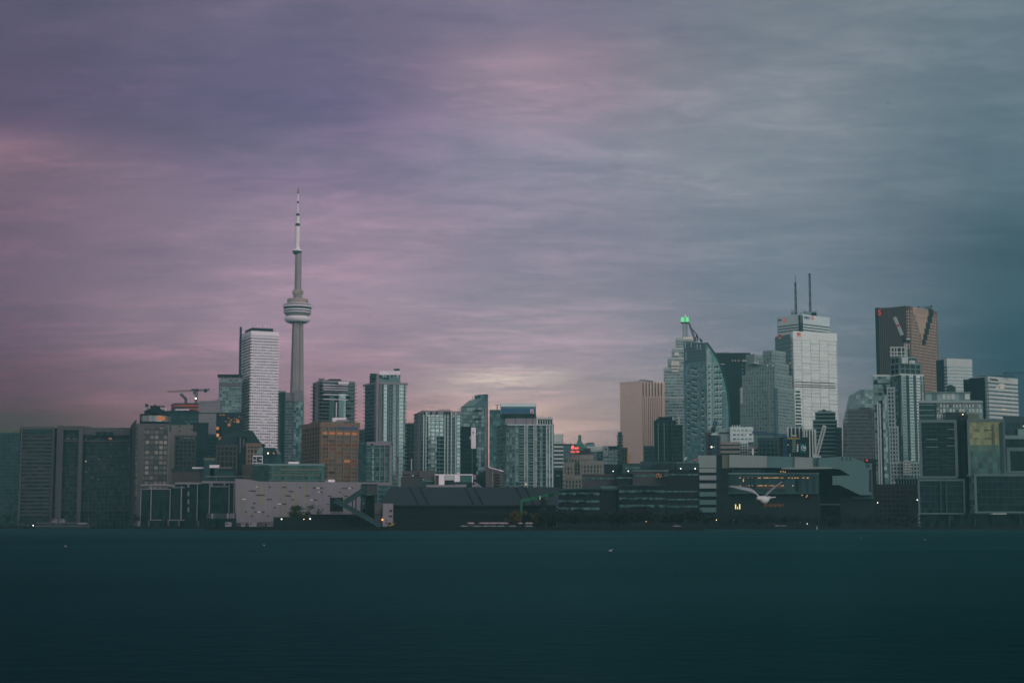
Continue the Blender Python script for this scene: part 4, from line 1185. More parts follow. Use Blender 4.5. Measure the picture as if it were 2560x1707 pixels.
# -- big curved condo
D = 1110
cps = [W(x, 1060, Y) for x, Y in ((1243, D + 34), (1252, D + 14), (1266, D + 4), (1288, D), (1383, D), (1381, D + 30))]
p = [Vector((v.x, v.y)) for v in cps]
b = B('condo_tower', 'broad pale condo with a rounded glass corner and a posted roof terrace', 'condo', p)
z1 = zz(1061, D)
b.block(p, z1, g='g_mid', slab=(.4, .55, 'teal_band'), fin=(.3, .35, 'teal_band'), fh=2.85, bay=2.7, gname='window_glazing')
A, Bq = p[3], p[4]
for x0, x1 in ((1297, 1310), (1322, 1333), (1344, 1350), (1357, 1364)): b.fbox('balcony_bay', A, Bq, (x0, x1), (1064, 1222), 'g_dark', .5)
for i in range(22):
    for x0, x1 in ((1297, 1310), (1322, 1333)): b.fbox('balcony', A, Bq, (x0, x1), (1069 + i * 7.1, 1070.8 + i * 7.1), 'teal_band', 1.2)
for x in (1311, 1317, 1334, 1339, 1366, 1373, 1380): b.fbox('white_fin', A, Bq, (x, x + 1.8), (1061, 1222), 'white_teal' if x > 1360 else 'stone_pale', 1.0)
for x0, x1 in ((1263, 1267), (1268, 1287.5), (1289, 1315), (1316.5, 1330), (1332, 1342)): b.box('roof_wall', (x0, x1), (1045.5, 1060.5), D + 2.2, 'mauve_grey', 10)
b.box('roof_beam', (1343, 1382), (1043.5, 1047.5), D + 1.5, 'stone_pale', 14)
for x in (1343, 1349.5, 1355.5, 1361.5, 1367.5, 1374, 1380): b.box('roof_post', (x, x + 2), (1047.7, 1060.5), D + 2, 'stone_pale', 1)
b.box('terrace_back', (1345, 1380), (1048, 1060.5), D + 12, 'g_dark', 1)
for x in (1341, 1345, 1351, 1356, 1364): b.mast(x, 1041, 1046, D + 6, .45, 'mauve_grey', 'rail_post')
b.box('rooftop_unit', (1371, 1376), (1042, 1044), D + 5, 'concrete_mauve', 2)
b.box('roof_edge', (1268, 1382), (1060.6, 1062.6), D - 1, 'white_teal', 3)
for x, y in ((1313, 1207), (1316, 1207)): b.fbox('lit_window', A, Bq, (x, x + 2), (y, y + 6), 'win_cream', .6)
# -- small roofs in front of it
D = 965
b = B('louvred_house', 'grey concrete plant house with a slanted roof and dark louvres', 'building', at=(W(1235, 1200, D).x, D + 8))
mb = MB(); mb.xz([(1214, 1168), (1222, 1168), (1258, 1177), (1258, 1222), (1214, 1222)], D, 14); mb.build('wall', M['concrete_mauve'], b.o)
mb = MB(); mb.xz([(1222, 1167), (1259, 1176.5), (1259, 1178.8), (1222, 1169)], D - .6, 15); mb.build('roof_edge', M['white_mauve'], b.o)
for i in range(5): b.box('louvre', (1235, 1249), (1185 + i * 7, 1188.5 + i * 7), D - .4, 'black_panel', .6)
b.box('wall_edge', (1230.5, 1232.5), (1173, 1217), D - .3, 'mauve_grey', .5)
b = B('stair_house', 'dim grey block with an outside stair at the foot of the louvred house', 'building', at=(W(1202, 1200, D).x, D + 22))
mb = MB(); mb.xz([(1190, 1190), (1206, 1178), (1215, 1176), (1215, 1222), (1190, 1222)], D + 16, 8); mb.build('wall', M['teal_dim'], b.o)
for i in range(4): b.box('stair_flight', (1192, 1201), (1188 + i * 6, 1190 + i * 6), D + 15.6, 'concrete_mauve', .6)
D = 945
b = B('event_pavilion', 'flat white framed pavilion with blank panels and a dark glass end', 'pavilion', at=(W(1134, 1200, D).x, D + 6))
b.box('glazing', (1089, 1180), (1188, 1214), D + 2, 'g_dark', 8)
for x0, x1, y0, y1, mt, q in ((1087, 1182, 1185, 1187.5, 'white_mauve', 0), (1097, 1111, 1187.7, 1212, 'white_mauve', 0), (1112, 1135, 1187.7, 1200, 'stone_pale', .2), (1136, 1150, 1187.7, 1204, 'white_mauve', .1), (1087, 1089, 1187.7, 1212, 'mauve_grey', .1), (1180, 1182, 1187.7, 1207, 'white_mauve', .1), (1091, 1096, 1190, 1212, 'brown_dim', .5), (1151, 1179, 1188, 1205, 'g_green', .6)):
    b.box('white_panel' if 'white' in mt else 'wall_panel', (x0, x1), (y0, y1), D + q, mt, 1.2)
for x0, x1 in ((1066, 1112), (1113, 1134), (1136, 1166), (1180, 1194)): b.box('white_ledge', (x0, x1), (1211.5 - (x0 > 1130), 1217), D - 2 + x0 * .0003, 'mauve_grey', 2)
mb = MB(); mb.xz([(1183, 1204), (1188, 1204), (1206, 1217), (1198, 1217)], D - 1.2, 2); mb.build('ramp', M['mauve_grey'], b.o)
b.box('roof_unit', (1183, 1190), (1186, 1198), D + 9, 'mauve_grey', 3)
b = B('plant_block', 'blank grey block with a sloped side hall behind the dark shed roof', 'building', at=(W(1030, 1200, D).x, D + 12))
b.box('wall', (1002, 1048), (1192, 1222), D + 4, 'concrete_dim', 12); b.box('parapet', (1006, 1088), (1176.5, 1191.7), D + 6, 'concrete_mauve', 10)
mb = MB(); mb.xz([(1048, 1177), (1062, 1178), (1086, 1192), (1086, 1202), (1048, 1192)], D + 3, 9); mb.build('sloped_hall', M['concrete_mauve'], b.o)
for x in (1008, 1014, 1020, 1031, 1034): b.box('vent', (x, x + 4), (1185 + x % 3, 1188 + x % 3), D + 5.6, 'white_mauve' if x % 2 else 'black_panel', .6)
b.box('side_wall', (1050, 1088), (1202.5, 1222), D + 3.5, 'teal_dim', 8)
# ================================================================== around the old railway hotel
D = 1310
p = flat((1382, 1407), 1087, D, 22)
b = B('office_tower', 'slim grey tower with close white floor stripes beside the rounded condo', 'office tower', p)
b.block(p, zz(1087, D), g='g_dark', slab=(1.5, .4, 'stone_pale'), fh=3.2, bay=4)
b.box('plain_top', (1382, 1406.5), (1086, 1105), D - .8, 'stone_pale', 14)
b.box('dark_base', (1382, 1407), (1174, 1220), D - 1, 'black_panel', 2); b.box('sign_strip', (1390, 1400), (1187, 1189.5), D - 1.5, 'teal_band', .6)
p = flat((1404, 1442), 1111, 1650, 24)
b = B('office_block', 'flat topped dark teal block behind the red neon letters', 'office block', p)
b.block(p, zz(1111, 1650), g='g_blue', slab=(.4, .2, 'teal_dim'), fin=(.4, .2, 'teal_dim'), fh=3.8, bay=3, cap=(1.2, .3, 'teal_dim'))
for x in (1409, 1414, 1426): b.mast(x, 1106, 1111, 1655, .5)
# the hotel itself
D = 1500
b = B('railway_hotel', 'old stone hotel with a steep green copper roof and one blunt chimney', 'hotel', at=(W(1450, 1200, D).x, D + 20))
for xs, y0, dz in (((1420, 1482), 1138, 0), ((1408, 1434), 1157, -3), ((1450, 1507), 1153, -5), ((1396, 1560), 1190, -12)):
    p = flat(xs, y0, D + dz, 26)
    b.block(p, zz(y0, D + dz), g='g_black', slab=(1.0, .3, 'stone_grey'), fin=(1.55, .45, 'stone_grey'), fh=3.6, bay=3.0, cap=(3.4, .7, 'stone_grey'), fname='pier', gname='window_glazing', cname='cornice')
b.box('dormer_storey', (1440, 1477), (1120, 1139), D + 6, 'concrete_dim', 14)
for x in (1444, 1451, 1458, 1465, 1471): b.box('dormer_window', (x, x + 3), (1124, 1134), D + 5.6, 'black_panel', 1)
rings = []
for y, x0, x1, i0 in ((1128, 1436, 1479, 0), (1120, 1438, 1472, 2), (1110, 1441.5, 1461, 6), (1103, 1444, 1456, 8), (1098, 1445.4, 1453.2, 9)):
    z = zz(y, D)
    rings.append([Vector((W(x0, y, D + 6).x, D + 6 + i0, z)), Vector((W(x1, y, D + 6).x, D + 6 + i0, z)), Vector((W(x1, y, D + 6).x, D + 26 - i0, z)), Vector((W(x0, y, D + 6).x, D + 26 - i0, z))])
mb = MB(); mb.loft(rings); mb.build('copper_roof', M['copper_green'], b.o)
b.box('chimney', (1445.4, 1453), (1088, 1100), D + 14, 'copper_green', 4); b.box('chimney_cap', (1446.5, 1452), (1087, 1088.2), D + 14.5, 'concrete_dim', 3)
mb = MB(); mb.xz([(1449, 1112), (1456, 1105), (1459, 1126), (1449, 1126)], D + 5.4, 1.2); mb.build('roof_gable', M['copper_green'], b.o)
# neon: script above, capitals below, on its own frame
D2 = D - 8
A, Bq = W(1420, 1120, D2), W(1460, 1120, D2)
s = B('neon_sign', 'red neon hotel sign in script and capitals on the old hotel roof', 'sign', at=(W(1438, 1130, D2).x, D2))
Av, Bv = Vector((A.x, A.y)), Vector((Bq.x, Bq.y))
face_text(s.o, Av, Bv, 'Fairmont', (1428, 1447), (1115.5, 1123), 'neon_red', .3)
face_text(s.o, Av, Bv, 'ROYAL YORK', (1427, 1448.5), (1126.5, 1131.5), 'neon_red', .3)
mb = MB(); mb.xz([(1430.4, 1122.8), (1428.4, 1118.8), (1432, 1112), (1434.4, 1114.4), (1432, 1119)], D2 - .4, .3); mb.build('flourish', M['neon_red'], s.o)
for y in (1124.6, 1133): s.box('frame', (1426, 1449), (y, y + .8), D2 + .5, 'metal_dark', .6)
for x in (1427, 1437, 1447): s.mast(x, 1113, 1142, D2 + 1.5, .5, 'metal_dark', 'frame_post')
# behind it
D = 1720
p = flat((1466, 1510), 1117, D, 24)
b = B('office_block', 'white capped block with teal window bays behind the copper roof', 'office block', p)
b.block(p, zz(1117, D), g='g_blue', slab=(1.0, .25, 'teal_band'), fin=(1.5, .5, 'teal_dim'), fh=3.8, bay=6, cap=(5, .6, 'stone_pale'))
b.box('penthouse', (1462, 1487), (1107, 1117), D + 14, 'teal_band', 10); b.box('roof_edge', (1470, 1484), (1106, 1108), D + 13, 'metal_dark', 8)
p = flat((1508, 1556), 1116, D - 30, 24)
b = B('condo_block', 'pale greenish apartment block with dark balconies left of the copper tinted tower'.replace('left of', 'before'), 'condo', p)
b.block(p, zz(1116, D - 30), g='g_pale', slab=(1.1, .8, 'teal_band'), fin=(.7, .4, 'stone_pale'), fh=3.8, bay=3.4, cap=(3, .4, 'metal_dark'))
b.box('white_wall', (1508, 1521), (1116, 1140), D - 33, 'stone_pale', 2); b.box('dark_window', (1512, 1517), (1120, 1124), D - 33.4, 'black_panel', .6)
p = flat((1545.5, 1554), 1081, D - 60, 20)
b = B('condo_tower', 'thin dark sliver of balconies against the copper tinted tower', 'condo', p)
b.block(p, zz(1081, D - 60), g='g_dark', slab=(.9, 1.4, 'teal_dim'), fh=3.2, bay=4, sname='balcony', cap=(1, .4, 'teal_dim'))
D = 1400
for x0, x1, y0, lab, mt in ((1553, 1568, 1120, 'dim brown stone block at the foot of the copper tinted tower', 'brown_dim'), (1610, 1640, 1116, 'dark block standing before the copper tinted tower corner', 'teal_dim')):
    p = flat((x0, x1), y0, D, 16)
    b = B('office_block', lab, 'office block', p)
    b.block(p, zz(y0, D), g='g_black', slab=(.8, .25, mt), fin=(.7, .3, mt), fh=3.6, bay=3, cap=(1.4, .3, mt))
b = B('construction_hoist', 'thin yellow lit hoist mast before the copper tinted tower', 'hoist', at=(W(1571, 1150, D).x, D - 20))
mb = MB(); q = W(1571, 1150, D - 20); lattice(mb, (q.x, q.y, G0), (q.x, q.y, zz(1134, D - 20)), 1.4, 20, .5); mb.build('mast', M['yellow_paint'], b.o)
b.box('cage', (1569, 1573), (1150, 1158), D - 21.5, 'yellow_paint', 2)
# -- copper tinted bank tower
D = 2010
p = footprint((1550, 1605, 1661), 952.5, D, 46)
b = B('bank_tower', 'flat copper pink mirror glass tower glowing in the last light', 'office tower', p)
z1 = zz(952.5, D)
b.block(p, z1, g='g_gold', slab=(.35, .18, 'gold_band'), fin=(.22, .25, 'gold_band'), fh=3.9, bay=2.6, cap=(1.6, .35, 'gold_band'))
A, Bq = p[1], p[2]
for i in range(7): b.fbox('dark_strip', A, Bq, (1606.5 + i * 7.6, 1608.5 + i * 7.6), (956, 991), 'brown_dim', .5)
for i in range(11): b.fbox('dark_strip', A, Bq, (1607 + i * 4.7, 1608 + i * 4.7), (993, 1180), 'brown_stone', .42)
b.fbox('roof_plant', A, Bq, (1605.6, 1632), (950, 955), 'mauve_grey', .6, 5)
# -- dark condos in front
D = 1180
p = flat((1635, 1690), 1051, D, 22)
b = B('condo_tower', 'black condo with glinting vertical strips before the copper tinted tower', 'condo', p)
b.block(p, zz(1051, D), g='g_black', slab=(.3, .15, 'teal_dim'), fin=(.3, .2, 'teal_dim'), fh=3.1, bay=3.4)
b.box('stepped_top', (1646, 1683), (1042, 1052), D + 4, 'g_black', 12); b.box('stepped_top', (1641, 1648), (1047, 1052), D + 3.7, 'g_dark', 10)
for x in (1644.5, 1659.5, 1679): b.box('bright_strip', (x, x + 1.2), (1056, 1152), D - .7, 'teal_band', .4)
p = flat((1681, 1706), 1062, D - 4, 20)
b = B('condo_tower', 'narrow dark block with two pale posts above its roof', 'condo', p)
b.block(p, zz(1062, D - 4), g='g_black', slab=(.5, .3, 'teal_dim'), fh=3.1, bay=4)
for x in (1681.5, 1696): b.box('pale_post', (x, x + 2), (1041, 1062), D, 'stone_pale', 1)
# -- stepped stone and glass tower with the green lamp
D = 2070
b = B('bank_tower', 'stepped pale stone tower carrying a mast with a green lit cube', 'office tower', at=(W(1705, 1000, D).x, D + 20))
for i, (xs, y0) in enumerate((((1655, 1748), 992), ((1660, 1747), 918), ((1670, 1746), 892.5), ((1680, 1744), 867.5), ((1690, 1741), 841))):
    p = flat(xs, y0, D + i * 4, 44 - i * 8)
    b.block(p, zz(y0, D), z0=G0 if i == 0 else zz((992, 992, 918, 892.5, 867.5)[i] + .01, D), g='g_mid', slab=(1.5, .35, 'stone_pale'), fin=(1.3, .5, 'stone_teal'), fh=3.9, bay=4.2, cap=(2.4, .6, 'stone_pale'), fname='pier')
for x0, x1, y0, y1 in ((1686, 1697, 881, 889), (1678, 1698, 903, 914), (1678, 1697, 917, 921), (1679, 1697, 925, 929), (1708, 1740, 842, 848)): b.box('bright_storey', (x0, x1), (y0, y1), D - 1.2 + y0 * .001, 'white_warm', 1)
c = W(1713, 838, D + 30)
mb = MB(); lattice(mb, (c.x, c.y, zz(841, D)), (c.x, c.y, zz(793, D)), 5.0, 10, 1.0); mb.build('mast', M['stone_teal'], b.o)
for x0, x1 in ((1702, 1711.5), (1713.5, 1722)): b.box('lit_cube', (x0, x1), (793, 804.5), D + 24, 'sign_green', 8)
b.box('cube_frame', (1711.7, 1713.3), (791, 806), D + 23, 'black_panel', 9); b.box('cube_floor', (1702, 1723), (804.8, 806.5), D + 23.5, 'metal_dark', 9)
mb = MB(); c = W(1713, 790, D + 28); mb.lathe((c.x, c.y, zz(793, D)), [(2.4, 0), (2.2, 3), (1.2, 5), (.8, 6.8), (0, 7.2)], 12); mb.build('mast_cap', M['white_mauve'], b.o)
# -- curved glass condo
D = 1790
tL, tM = tt(1709, 849), tt(1766, 857)
Mp = Vector((tM * D, D)); th = R(50)
cL = (tM * D - tL * D) / (math.cos(th) + tL * math.sin(th)); Lp = Mp + Vector((-math.cos(th), math.sin(th))) * cL
dirR = Vector((math.sin(th), math.cos(th)))
rows = [(857, 1768), (868, 1777), (880, 1786), (895, 1794), (912, 1802), (930, 1808), (950, 1813.5), (975, 1818.5), (1005, 1822.5), (1035, 1824), (1070, 1824.5), (1110, 1823), (1180, 1822), (1312, 1822)]
rings, zs = [], []
for y, xr in reversed(rows):
    z = zz(y, D); t_ = tt(xr, y); w = (t_ * D - Mp.x) / (dirR.x - t_ * dirR.y)
    Rp = Mp + dirR * w; Fp = Lp + dirR * w
    rings.append([Vector((q.x, q.y, z)) for q in (Lp, Mp, Rp, Fp)]); zs.append((z - G0) / 3.2)
for q in rings[-1][0::3]: q.z += 4.5
b = B('condo_tower', 'teal glass condo whose side sweeps up in one long curve to a point', 'condo', at=(Mp.x, Mp.y + 20))
mb = MB(); mb.loft(rings, 0, [12, 12, 12, 12], zs); mb.build('glazing', M['g_sail'], b.o)
mb = MB()
for k in range(len(rings) - 1): mb.bar(rings[k][2] + Vector((-.3, -.5, 0)), rings[k + 1][2] + Vector((-.3, -.5, 0)), 1.3)
mb.build('curved_edge', M['teal_dim'], b.o)
for i in range(5): b.fbox('louvre_line', Lp, Mp, (1711, 1765), (866 + i * 8, 867 + i * 8), 'teal_band', .3)
b.fbox('plant_storey', Lp, Mp, (1711, 1765), (851.5 + 8, 905), 'g_blue', .12)
b.fbox('pale_side', Mp, Mp + dirR * 20, (1768, 1776.5), (872, 1180), 'g_pale', .12)
for x, y0, y1 in ((1728, 856, 868), (1743, 861, 873), (1751, 861, 874), (1713, 855, 872), (1715, 880, 900)): b.fbox('white_blade', Lp, Mp, (x, x + 1.2), (y0, y1), 'white_teal', .5)
for x, y0, y1 in ((1711, 905, 1190), (1722, 908, 935), (1752, 905, 915), (1752, 950, 1000), (1765, 858, 1190), (1718, 975, 1190)): b.fbox('white_line', Lp, Mp, (x, x + .9), (y0, y1), 'teal_band', .35)
for y in (908, 975, 1042, 1110): b.fbox('white_line', Lp, Mp, (1711, 1766), (y, y + 1), 'teal_band', .3); b.fbox('white_line', Mp, Mp + dirR * 20, (1768, 1812), (y, y + 1), 'stone_pale', .3)
b.fbox('pale_bay', Mp, Mp + dirR * 20, (1768, 1780), (885, 1180), 'g_pale', .25)
b.fbox('pale_bay', Mp, Mp + dirR * 20, (1782, 1792), (912, 1180), 'g_mid', .25)
b.fbox('pale_bay', Mp, Mp + dirR * 20, (1796, 1804), (945, 1180), 'g_pale', .25)
b.fbox('pale_bay', Mp, Mp + dirR * 20, (1806, 1814), (985, 1180), 'g_mid', .25)
n_b = 0
for fa, fb, colx in ((Lp, Mp, ((1731.5, 922), (1738.5, 922), (1720, 955), (1756, 978))), (Mp, Mp + dirR * 20, ((1771, 918), (1786, 918), (1792, 918), (1799, 930)))):
    for x, y0 in colx:
        for i in range(12):
            y = y0 + i * 14.5 + (x % 3) * 2
            if n_b < 96:
                b.fbox('balcony', fa, fb, (x, x + 3.2), (y, y + 2.6), 'white_teal', 1.3); n_b += 1
                b.fbox('balcony_recess', fa, fb, (x - .4, x + 3.6), (y - 5, y - .2), 'g_black', .34)
b.mast(1766, 855, 859, D, .6)
# crane on its roof
s = B('tower_crane', 'spidery luffing crane perched on the point of the curved glass condo', 'crane', at=(W(1742, 850, D + 20).x, D + 20))
for nm, a, c, w in (('boom', (1723, 808), (1738, 852), 1.4), ('back_stay', (1729, 822), (1755, 855), .6), ('mast', (1743, 836), (1736, 853), 1.1), ('mast', (1743, 836), (1744, 853), 1.1), ('cross_stay', (1733, 824), (1743, 836), .5), ('counterweight', (1750, 847), (1755, 855), 2.0)):
    mb = MB(); A_, B_ = W(*a, D + 20), W(*c, D + 20)
    if nm == 'boom': lattice(mb, A_, B_, w, 10, .55)
    else: mb.bar(A_, B_, w)
    mb.build(nm, M['metal_dark'], s.o)
# -- black bank tower behind
D = 2120
p = flat((1788, 1875), 883, D, 40)
b = B('bank_tower', 'flat black slab tower with a row of small lit windows near its top', 'office tower', p)
b.block(p, zz(883, D), g='g_black', slab=(.7, .2, 'black_panel'), fin=(.4, .35, 'black_panel'), fh=3.9, bay=3, cap=(14, .3, 'black_panel'))
for x in (1831, 1838, 1846): b.box('lit_window', (x, x + 1.8), (900, 902.3), D - 1, 'win_cream', .8)
for i in range(6): b.box('lit_window', (1855 + i * 2.4, 1856.5 + i * 2.4), (899.5, 904), D - 1, 'stone_pale', .8)
for i in range(9): b.box('lit_window', (1854, 1858), (912 + i * 9, 915 + i * 9), D - .8, 'teal_band', .7)
b.mast(1818, 879, 884, D + 10, .8); b.mast(1808, 880, 884, D + 10, .6)
# -- stepped stone tower
D = 1855
b = B('office_tower', 'stone and green glass tower with many stepped corners and twin tops', 'office tower', at=(W(1920, 1000, D).x, D + 25))
tiers = (((1850, 1937, 1985), 967, G0), ((1856, 1937, 1979), 934, 967), ((1864, 1937, 1971), 906, 934), ((1866, 1886, 1906), 884, 906), ((1908, 1930, 1963), 874, 906))
for i, (xs, y0, yb) in enumerate(tiers):
    p = footprint(xs, y0, D + i * 3, 36 if i < 3 else 45)
    b.block(p, zz(y0, D), z0=yb if i == 0 else zz(yb, D) + .02, g='g_mid', slab=(1.6, .3, 'stone_teal'), fin=(1.3, .45, 'stone_teal'), fh=3.8, bay=3.6, cap=(2.2, .5, 'stone_teal'), fname='pier', gname='window_glazing')
for i in range(18): b.box('bright_window', (1852, 1856), (968 + i * 3.4, 970 + i * 3.4), D + 8, 'white_warm' if i % 3 else 'stone_pale', 1) if i < 12 else None
for x, y in ((1886, 905), (1893, 905), (1918, 912), (1931, 912), (1974, 907)): b.box('lit_window', (x, x + 2.4), (y, y + 2.4), D - 1, 'win_cream', .8)
p = footprint((1850, 1937, 1985), 967, D, 36)
b.fbox('glass_corner', p[1], p[2], (1938, 1945), (970, 1180), 'g_steel_dim', .7); b.fbox('glass_corner', p[0], p[1], (1922, 1928), (960, 1180), 'g_pale', .7)
# -- white slab bank tower with the masts
D = 2295
p = footprint((1943, 2003, 2073), 786, D, 50)
b = B('bank_tower', 'tallest white office tower topped by two red and white antenna masts', 'office tower', p)
z1 = zz(786, D)
b.block(p, z1, g='g_dark', slab=(2.4, .3, 'white_teal'), fh=4.0, bay=3, cap=(12, .35, 'white_teal'))
A, Bq = p[1], p[2]
b.fbox('corner_notch', A, Bq, (2003.4, 2006.5), (788, 860), 'black_panel', .8); b.fbox('corner_notch', p[0], A, (1997.5, 2002.8), (788, 860), 'black_panel', .8)
for fa, fb, x, xt, y in ((p[0], A, 1961, (1945.5, 1955.5), 800.5), (A, Bq, 2031, (2010, 2024), 794.5)):
    c = hit(fa, fb, x, y); e = (fb - fa).normalized(); no = Vector((e.y, -e.x))
    mb = MB()
    for q, (r, oo) in enumerate(((2.75, .6),)):
        ring = [c + Vector((e.x * r * math.cos(w), e.y * r * math.cos(w), r * math.sin(w))) + Vector((no.x, no.y, 0)) * oo for w in [2 * math.pi * k / 24 for k in range(24)]]
        back = [v - Vector((no.x, no.y, 0)) * .5 for v in ring]
        mb.face(ring)
        for k in range(24): mb.face([back[k], back[(k + 1) % 24], ring[(k + 1) % 24], ring[k]])
    rd = mb.build('roundel', M['sign_red'], b.o)
    label_text(b.o, 'M', c + Vector((no.x, no.y, 0)) * .8, e, 2.2, M['white_paint'], 2.7, 'roundel_letter')
    face_text(b.o, fa, fb, 'BMO', xt, (y - 3, y + 3), 'blue_letter', .7)
for x, y0, y1, w, tp in ((1990, 706, 790, 2.4, 682), (2026, 684, 788, 2.4, 682)):
    q0, q1 = W(x, y1, D + 25), W(x, y0, D + 25)
    n = 9
    for k in range(n):
        mb = MB(); lattice(mb, Vector((q0.x, q0.y, q0.z)).lerp(Vector((q0.x, q0.y, q1.z)), k / n), Vector((q0.x, q0.y, q0.z)).lerp(Vector((q0.x, q0.y, q1.z)), (k + 1) / n), w * (1 - .25 * k / n), 4, .75); mb.build('antenna_section', M['metal_dark' if k % 2 == 0 else 'concrete_mauve'], b.o)
    mb = MB(); mb.bar((q0.x, q0.y, q1.z), (q0.x, q0.y, zz(tp, D)), .6); mb.build('antenna_tip', M['metal_dark'], b.o)
for x0, x1, y in ((1978, 1986, 780), (2000, 2006, 781), (2008, 2040, 779), (2028, 2044, 782)): b.box('rooftop_unit', (x0, x1), (y, 790), D + 22, 'teal_band', 5)
for x in (1979, 1983, 2012, 2040): b.mast(x, 774, 784, D + 20, .5)
# -- bright steel tower
D = 1910
p = footprint((1942, 1982, 2091), 829, D, 68)
b = B('bank_tower', 'bright stainless steel office tower with orange square signs at its top corner', 'office tower', p)
z1 = zz(829, D)
b.block(p, z1, g='g_steel', slab=(1.55, .25, 'steel'), fh=3.95, bay=13.5, cap=(9, .4, 'steel'), fin=(.5, .35, 'stone_pale'))
A, Bq = p[1], p[2]
b.fbox('shaded_wall', p[0], A, (1942.6, 1981.4), (838, 1316), 'steel_shade', .6)  # shade of the side turned from the sun, put into the panel colour
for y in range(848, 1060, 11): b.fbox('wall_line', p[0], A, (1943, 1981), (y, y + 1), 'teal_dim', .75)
for i in range(11): b.fbox('dark_window', A, Bq, (1989, 2000 + i * .4), (977 + i * 8.4, 981.5 + i * 8.4), 'g_black', .5)  # dark reflection in the steel front, put in as black panes
for y in (955, 962, 967): b.fbox('plant_storey', A, Bq, (1985, 2088), (y, y + 2), 'concrete_dim', .45)
for fa, fb, xs, ys in ((p[0], A, (1947, 1955), (836, 847)), (A, Bq, (1992.5, 2001), (831.5, 842))):
    b.fbox('sign', fa, fb, xs, ys, 'orange_paint', .8)
    b.fbox('sign_mark', fa, fb, (xs[0] + 1, xs[0] + 4), (ys[0] + 1, ys[1] - 3), 'red_paint', .95)
    b.fbox('sign_mark', fa, fb, (xs[0] + 1, xs[1] - 2), (ys[1] - 3, ys[1] - 1.2), 'white_paint', .95)
# -- dark stepped reflection in its front, built as an added tower
D = 1500
b = B('office_tower', 'dark stepped reflection in the steel tower, built as a block with thin pale floor lines', 'office tower', at=(W(2062, 1100, D).x, D + 20))
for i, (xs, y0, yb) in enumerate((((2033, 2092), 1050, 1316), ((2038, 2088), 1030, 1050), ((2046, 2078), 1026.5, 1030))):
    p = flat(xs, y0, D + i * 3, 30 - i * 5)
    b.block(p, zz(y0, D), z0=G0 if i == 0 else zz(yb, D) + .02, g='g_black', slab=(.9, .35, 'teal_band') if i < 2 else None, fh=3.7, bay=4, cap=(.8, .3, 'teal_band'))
mb = MB(); mb.xz([(2053, 1027), (2060, 1022), (2067, 1027)], D + 4, 8); mb.build('reflected_gable', M['metal_dark'], b.o)
p = flat((2090, 2104), 1070, D - 6, 18)
b = B('office_block', 'narrow dark block attached to the dark stepped reflection block', 'office block', p)
b.block(p, zz(1070, D - 6), g='g_black', slab=(.8, .3, 'teal_dim'), fh=3.7, bay=3, cap=(1, .2, 'teal_dim'))
b.box('pink_strip', (2104.2, 2106), (1085, 1139), D + 2, 'white_mauve', 1)
# -- striped blocks
for D, xs, y0, lab in ((1420, (1968, 2008), 1067, 'black block with upright white stripes behind the teal billboard'), (1400, (2009, 2038), 1074, 'slim block of upright white stripes before the dark stepped reflection block')):
    p = flat(xs, y0, D, 24)
    b = B('office_block', lab, 'office block', p)
    b.block(p, zz(y0, D), g='g_black', fin=(1.0, .8, 'stone_pale'), fh=3.8, bay=2.6 if D == 1400 else 3.3, cap=(1.2, .3, 'stone_teal'), slab=(.4, .1, 'teal_dim'), fname='stripe')
# -- billboard block
D = 1190
p = flat((1945, 2019), 1093, D, 16)
b = B('screen_block', 'dark low block carrying green windows and a thin red and white screen', 'building', p)
b.block(p, zz(1093, D), g='g_black', slab=(.4, .12, 'black_panel'), fh=4, bay=4)
for i in range(6): b.box('green_window', (1980.5, 1989), (1099 + i * 5.4, 1102 + i * 5.4), D - .4, 'teal_band', .5)
for i in range(6): b.box('screen_cell', (1992, 1996), (1108.5 + i * 3.5, 1111.5 + i * 3.5), D - .8, 'panel_red' if i == 0 else 'panel_white', .5)
for x, y in ((1964, 1110), (1969, 1110)): b.box('lamp', (x, x + 2), (y, y + 2.4), D - .6, 'win_cream', .6)
b.box('roof_rail', (1968, 2000), (1094, 1097), D - 1, 'yellow_paint', 1.5); b.box('roof_rail', (1980, 1992), (1087, 1090), D - 1.2, 'stone_pale', 1.5)
b.box('edge_pier', (1944, 1948), (1092, 1140), D - .8, 'concrete_dim', 2)
s = B('billboard', 'teal square billboard with a round white emblem', 'billboard', at=(W(2008, 1120, D - 3).x, D - 3))
s.box('board', (2000, 2016), (1109, 1131), D - 3, 'teal_sign', .8)
c = W(2009.5, 1119.5, D - 3.4)
mb = MB(); ww = [R(q) for q in range(100, 335, 12)]
for q0, q1 in zip(ww, ww[1:]): mb.bar((c.x + 1.75 * math.cos(q0), c.y, c.z + 1.75 * math.sin(q0)), (c.x + 1.75 * math.cos(q1), c.y, c.z + 1.75 * math.sin(q1)), .3, .42)
for dx, a0, a1 in ((-.55, 1.1, -.7), (.25, 1.2, -.6), (1.0, 1.2, -.5)):
    mb.bar((c.x + dx, c.y, c.z + a0), (c.x + dx + .3, c.y, c.z + a1), .3, .42); mb.bar((c.x + dx + .3, c.y, c.z + a1), (c.x + dx + .75, c.y, c.z + a0 * .5), .3, .3)
mb.build('emblem', M['white_paint'], s.o)
for x in (2002, 2013): s.mast(x, 1131, 1145, D - 2.5, .4, 'metal_dark', 'post')
b = B('luffing_crane', 'pale lattice crane boom leaning up before the dark stepped reflection block', 'crane', at=(W(2040, 1140, 1105).x, 1105))
mb = MB(); lattice(mb, W(2040, 1142, 1105), W(2061.5, 1064, 1105), 2.0, 14, .38); mb.build('boom', M['stone_pale'], b.o)
b.box('boom_tip', (2059, 2064), (1063, 1067), 1104, 'stone_pale', 1); b.box('base', (2034, 2053), (1139.5, 1143), 1104, 'stone_pale', 2)
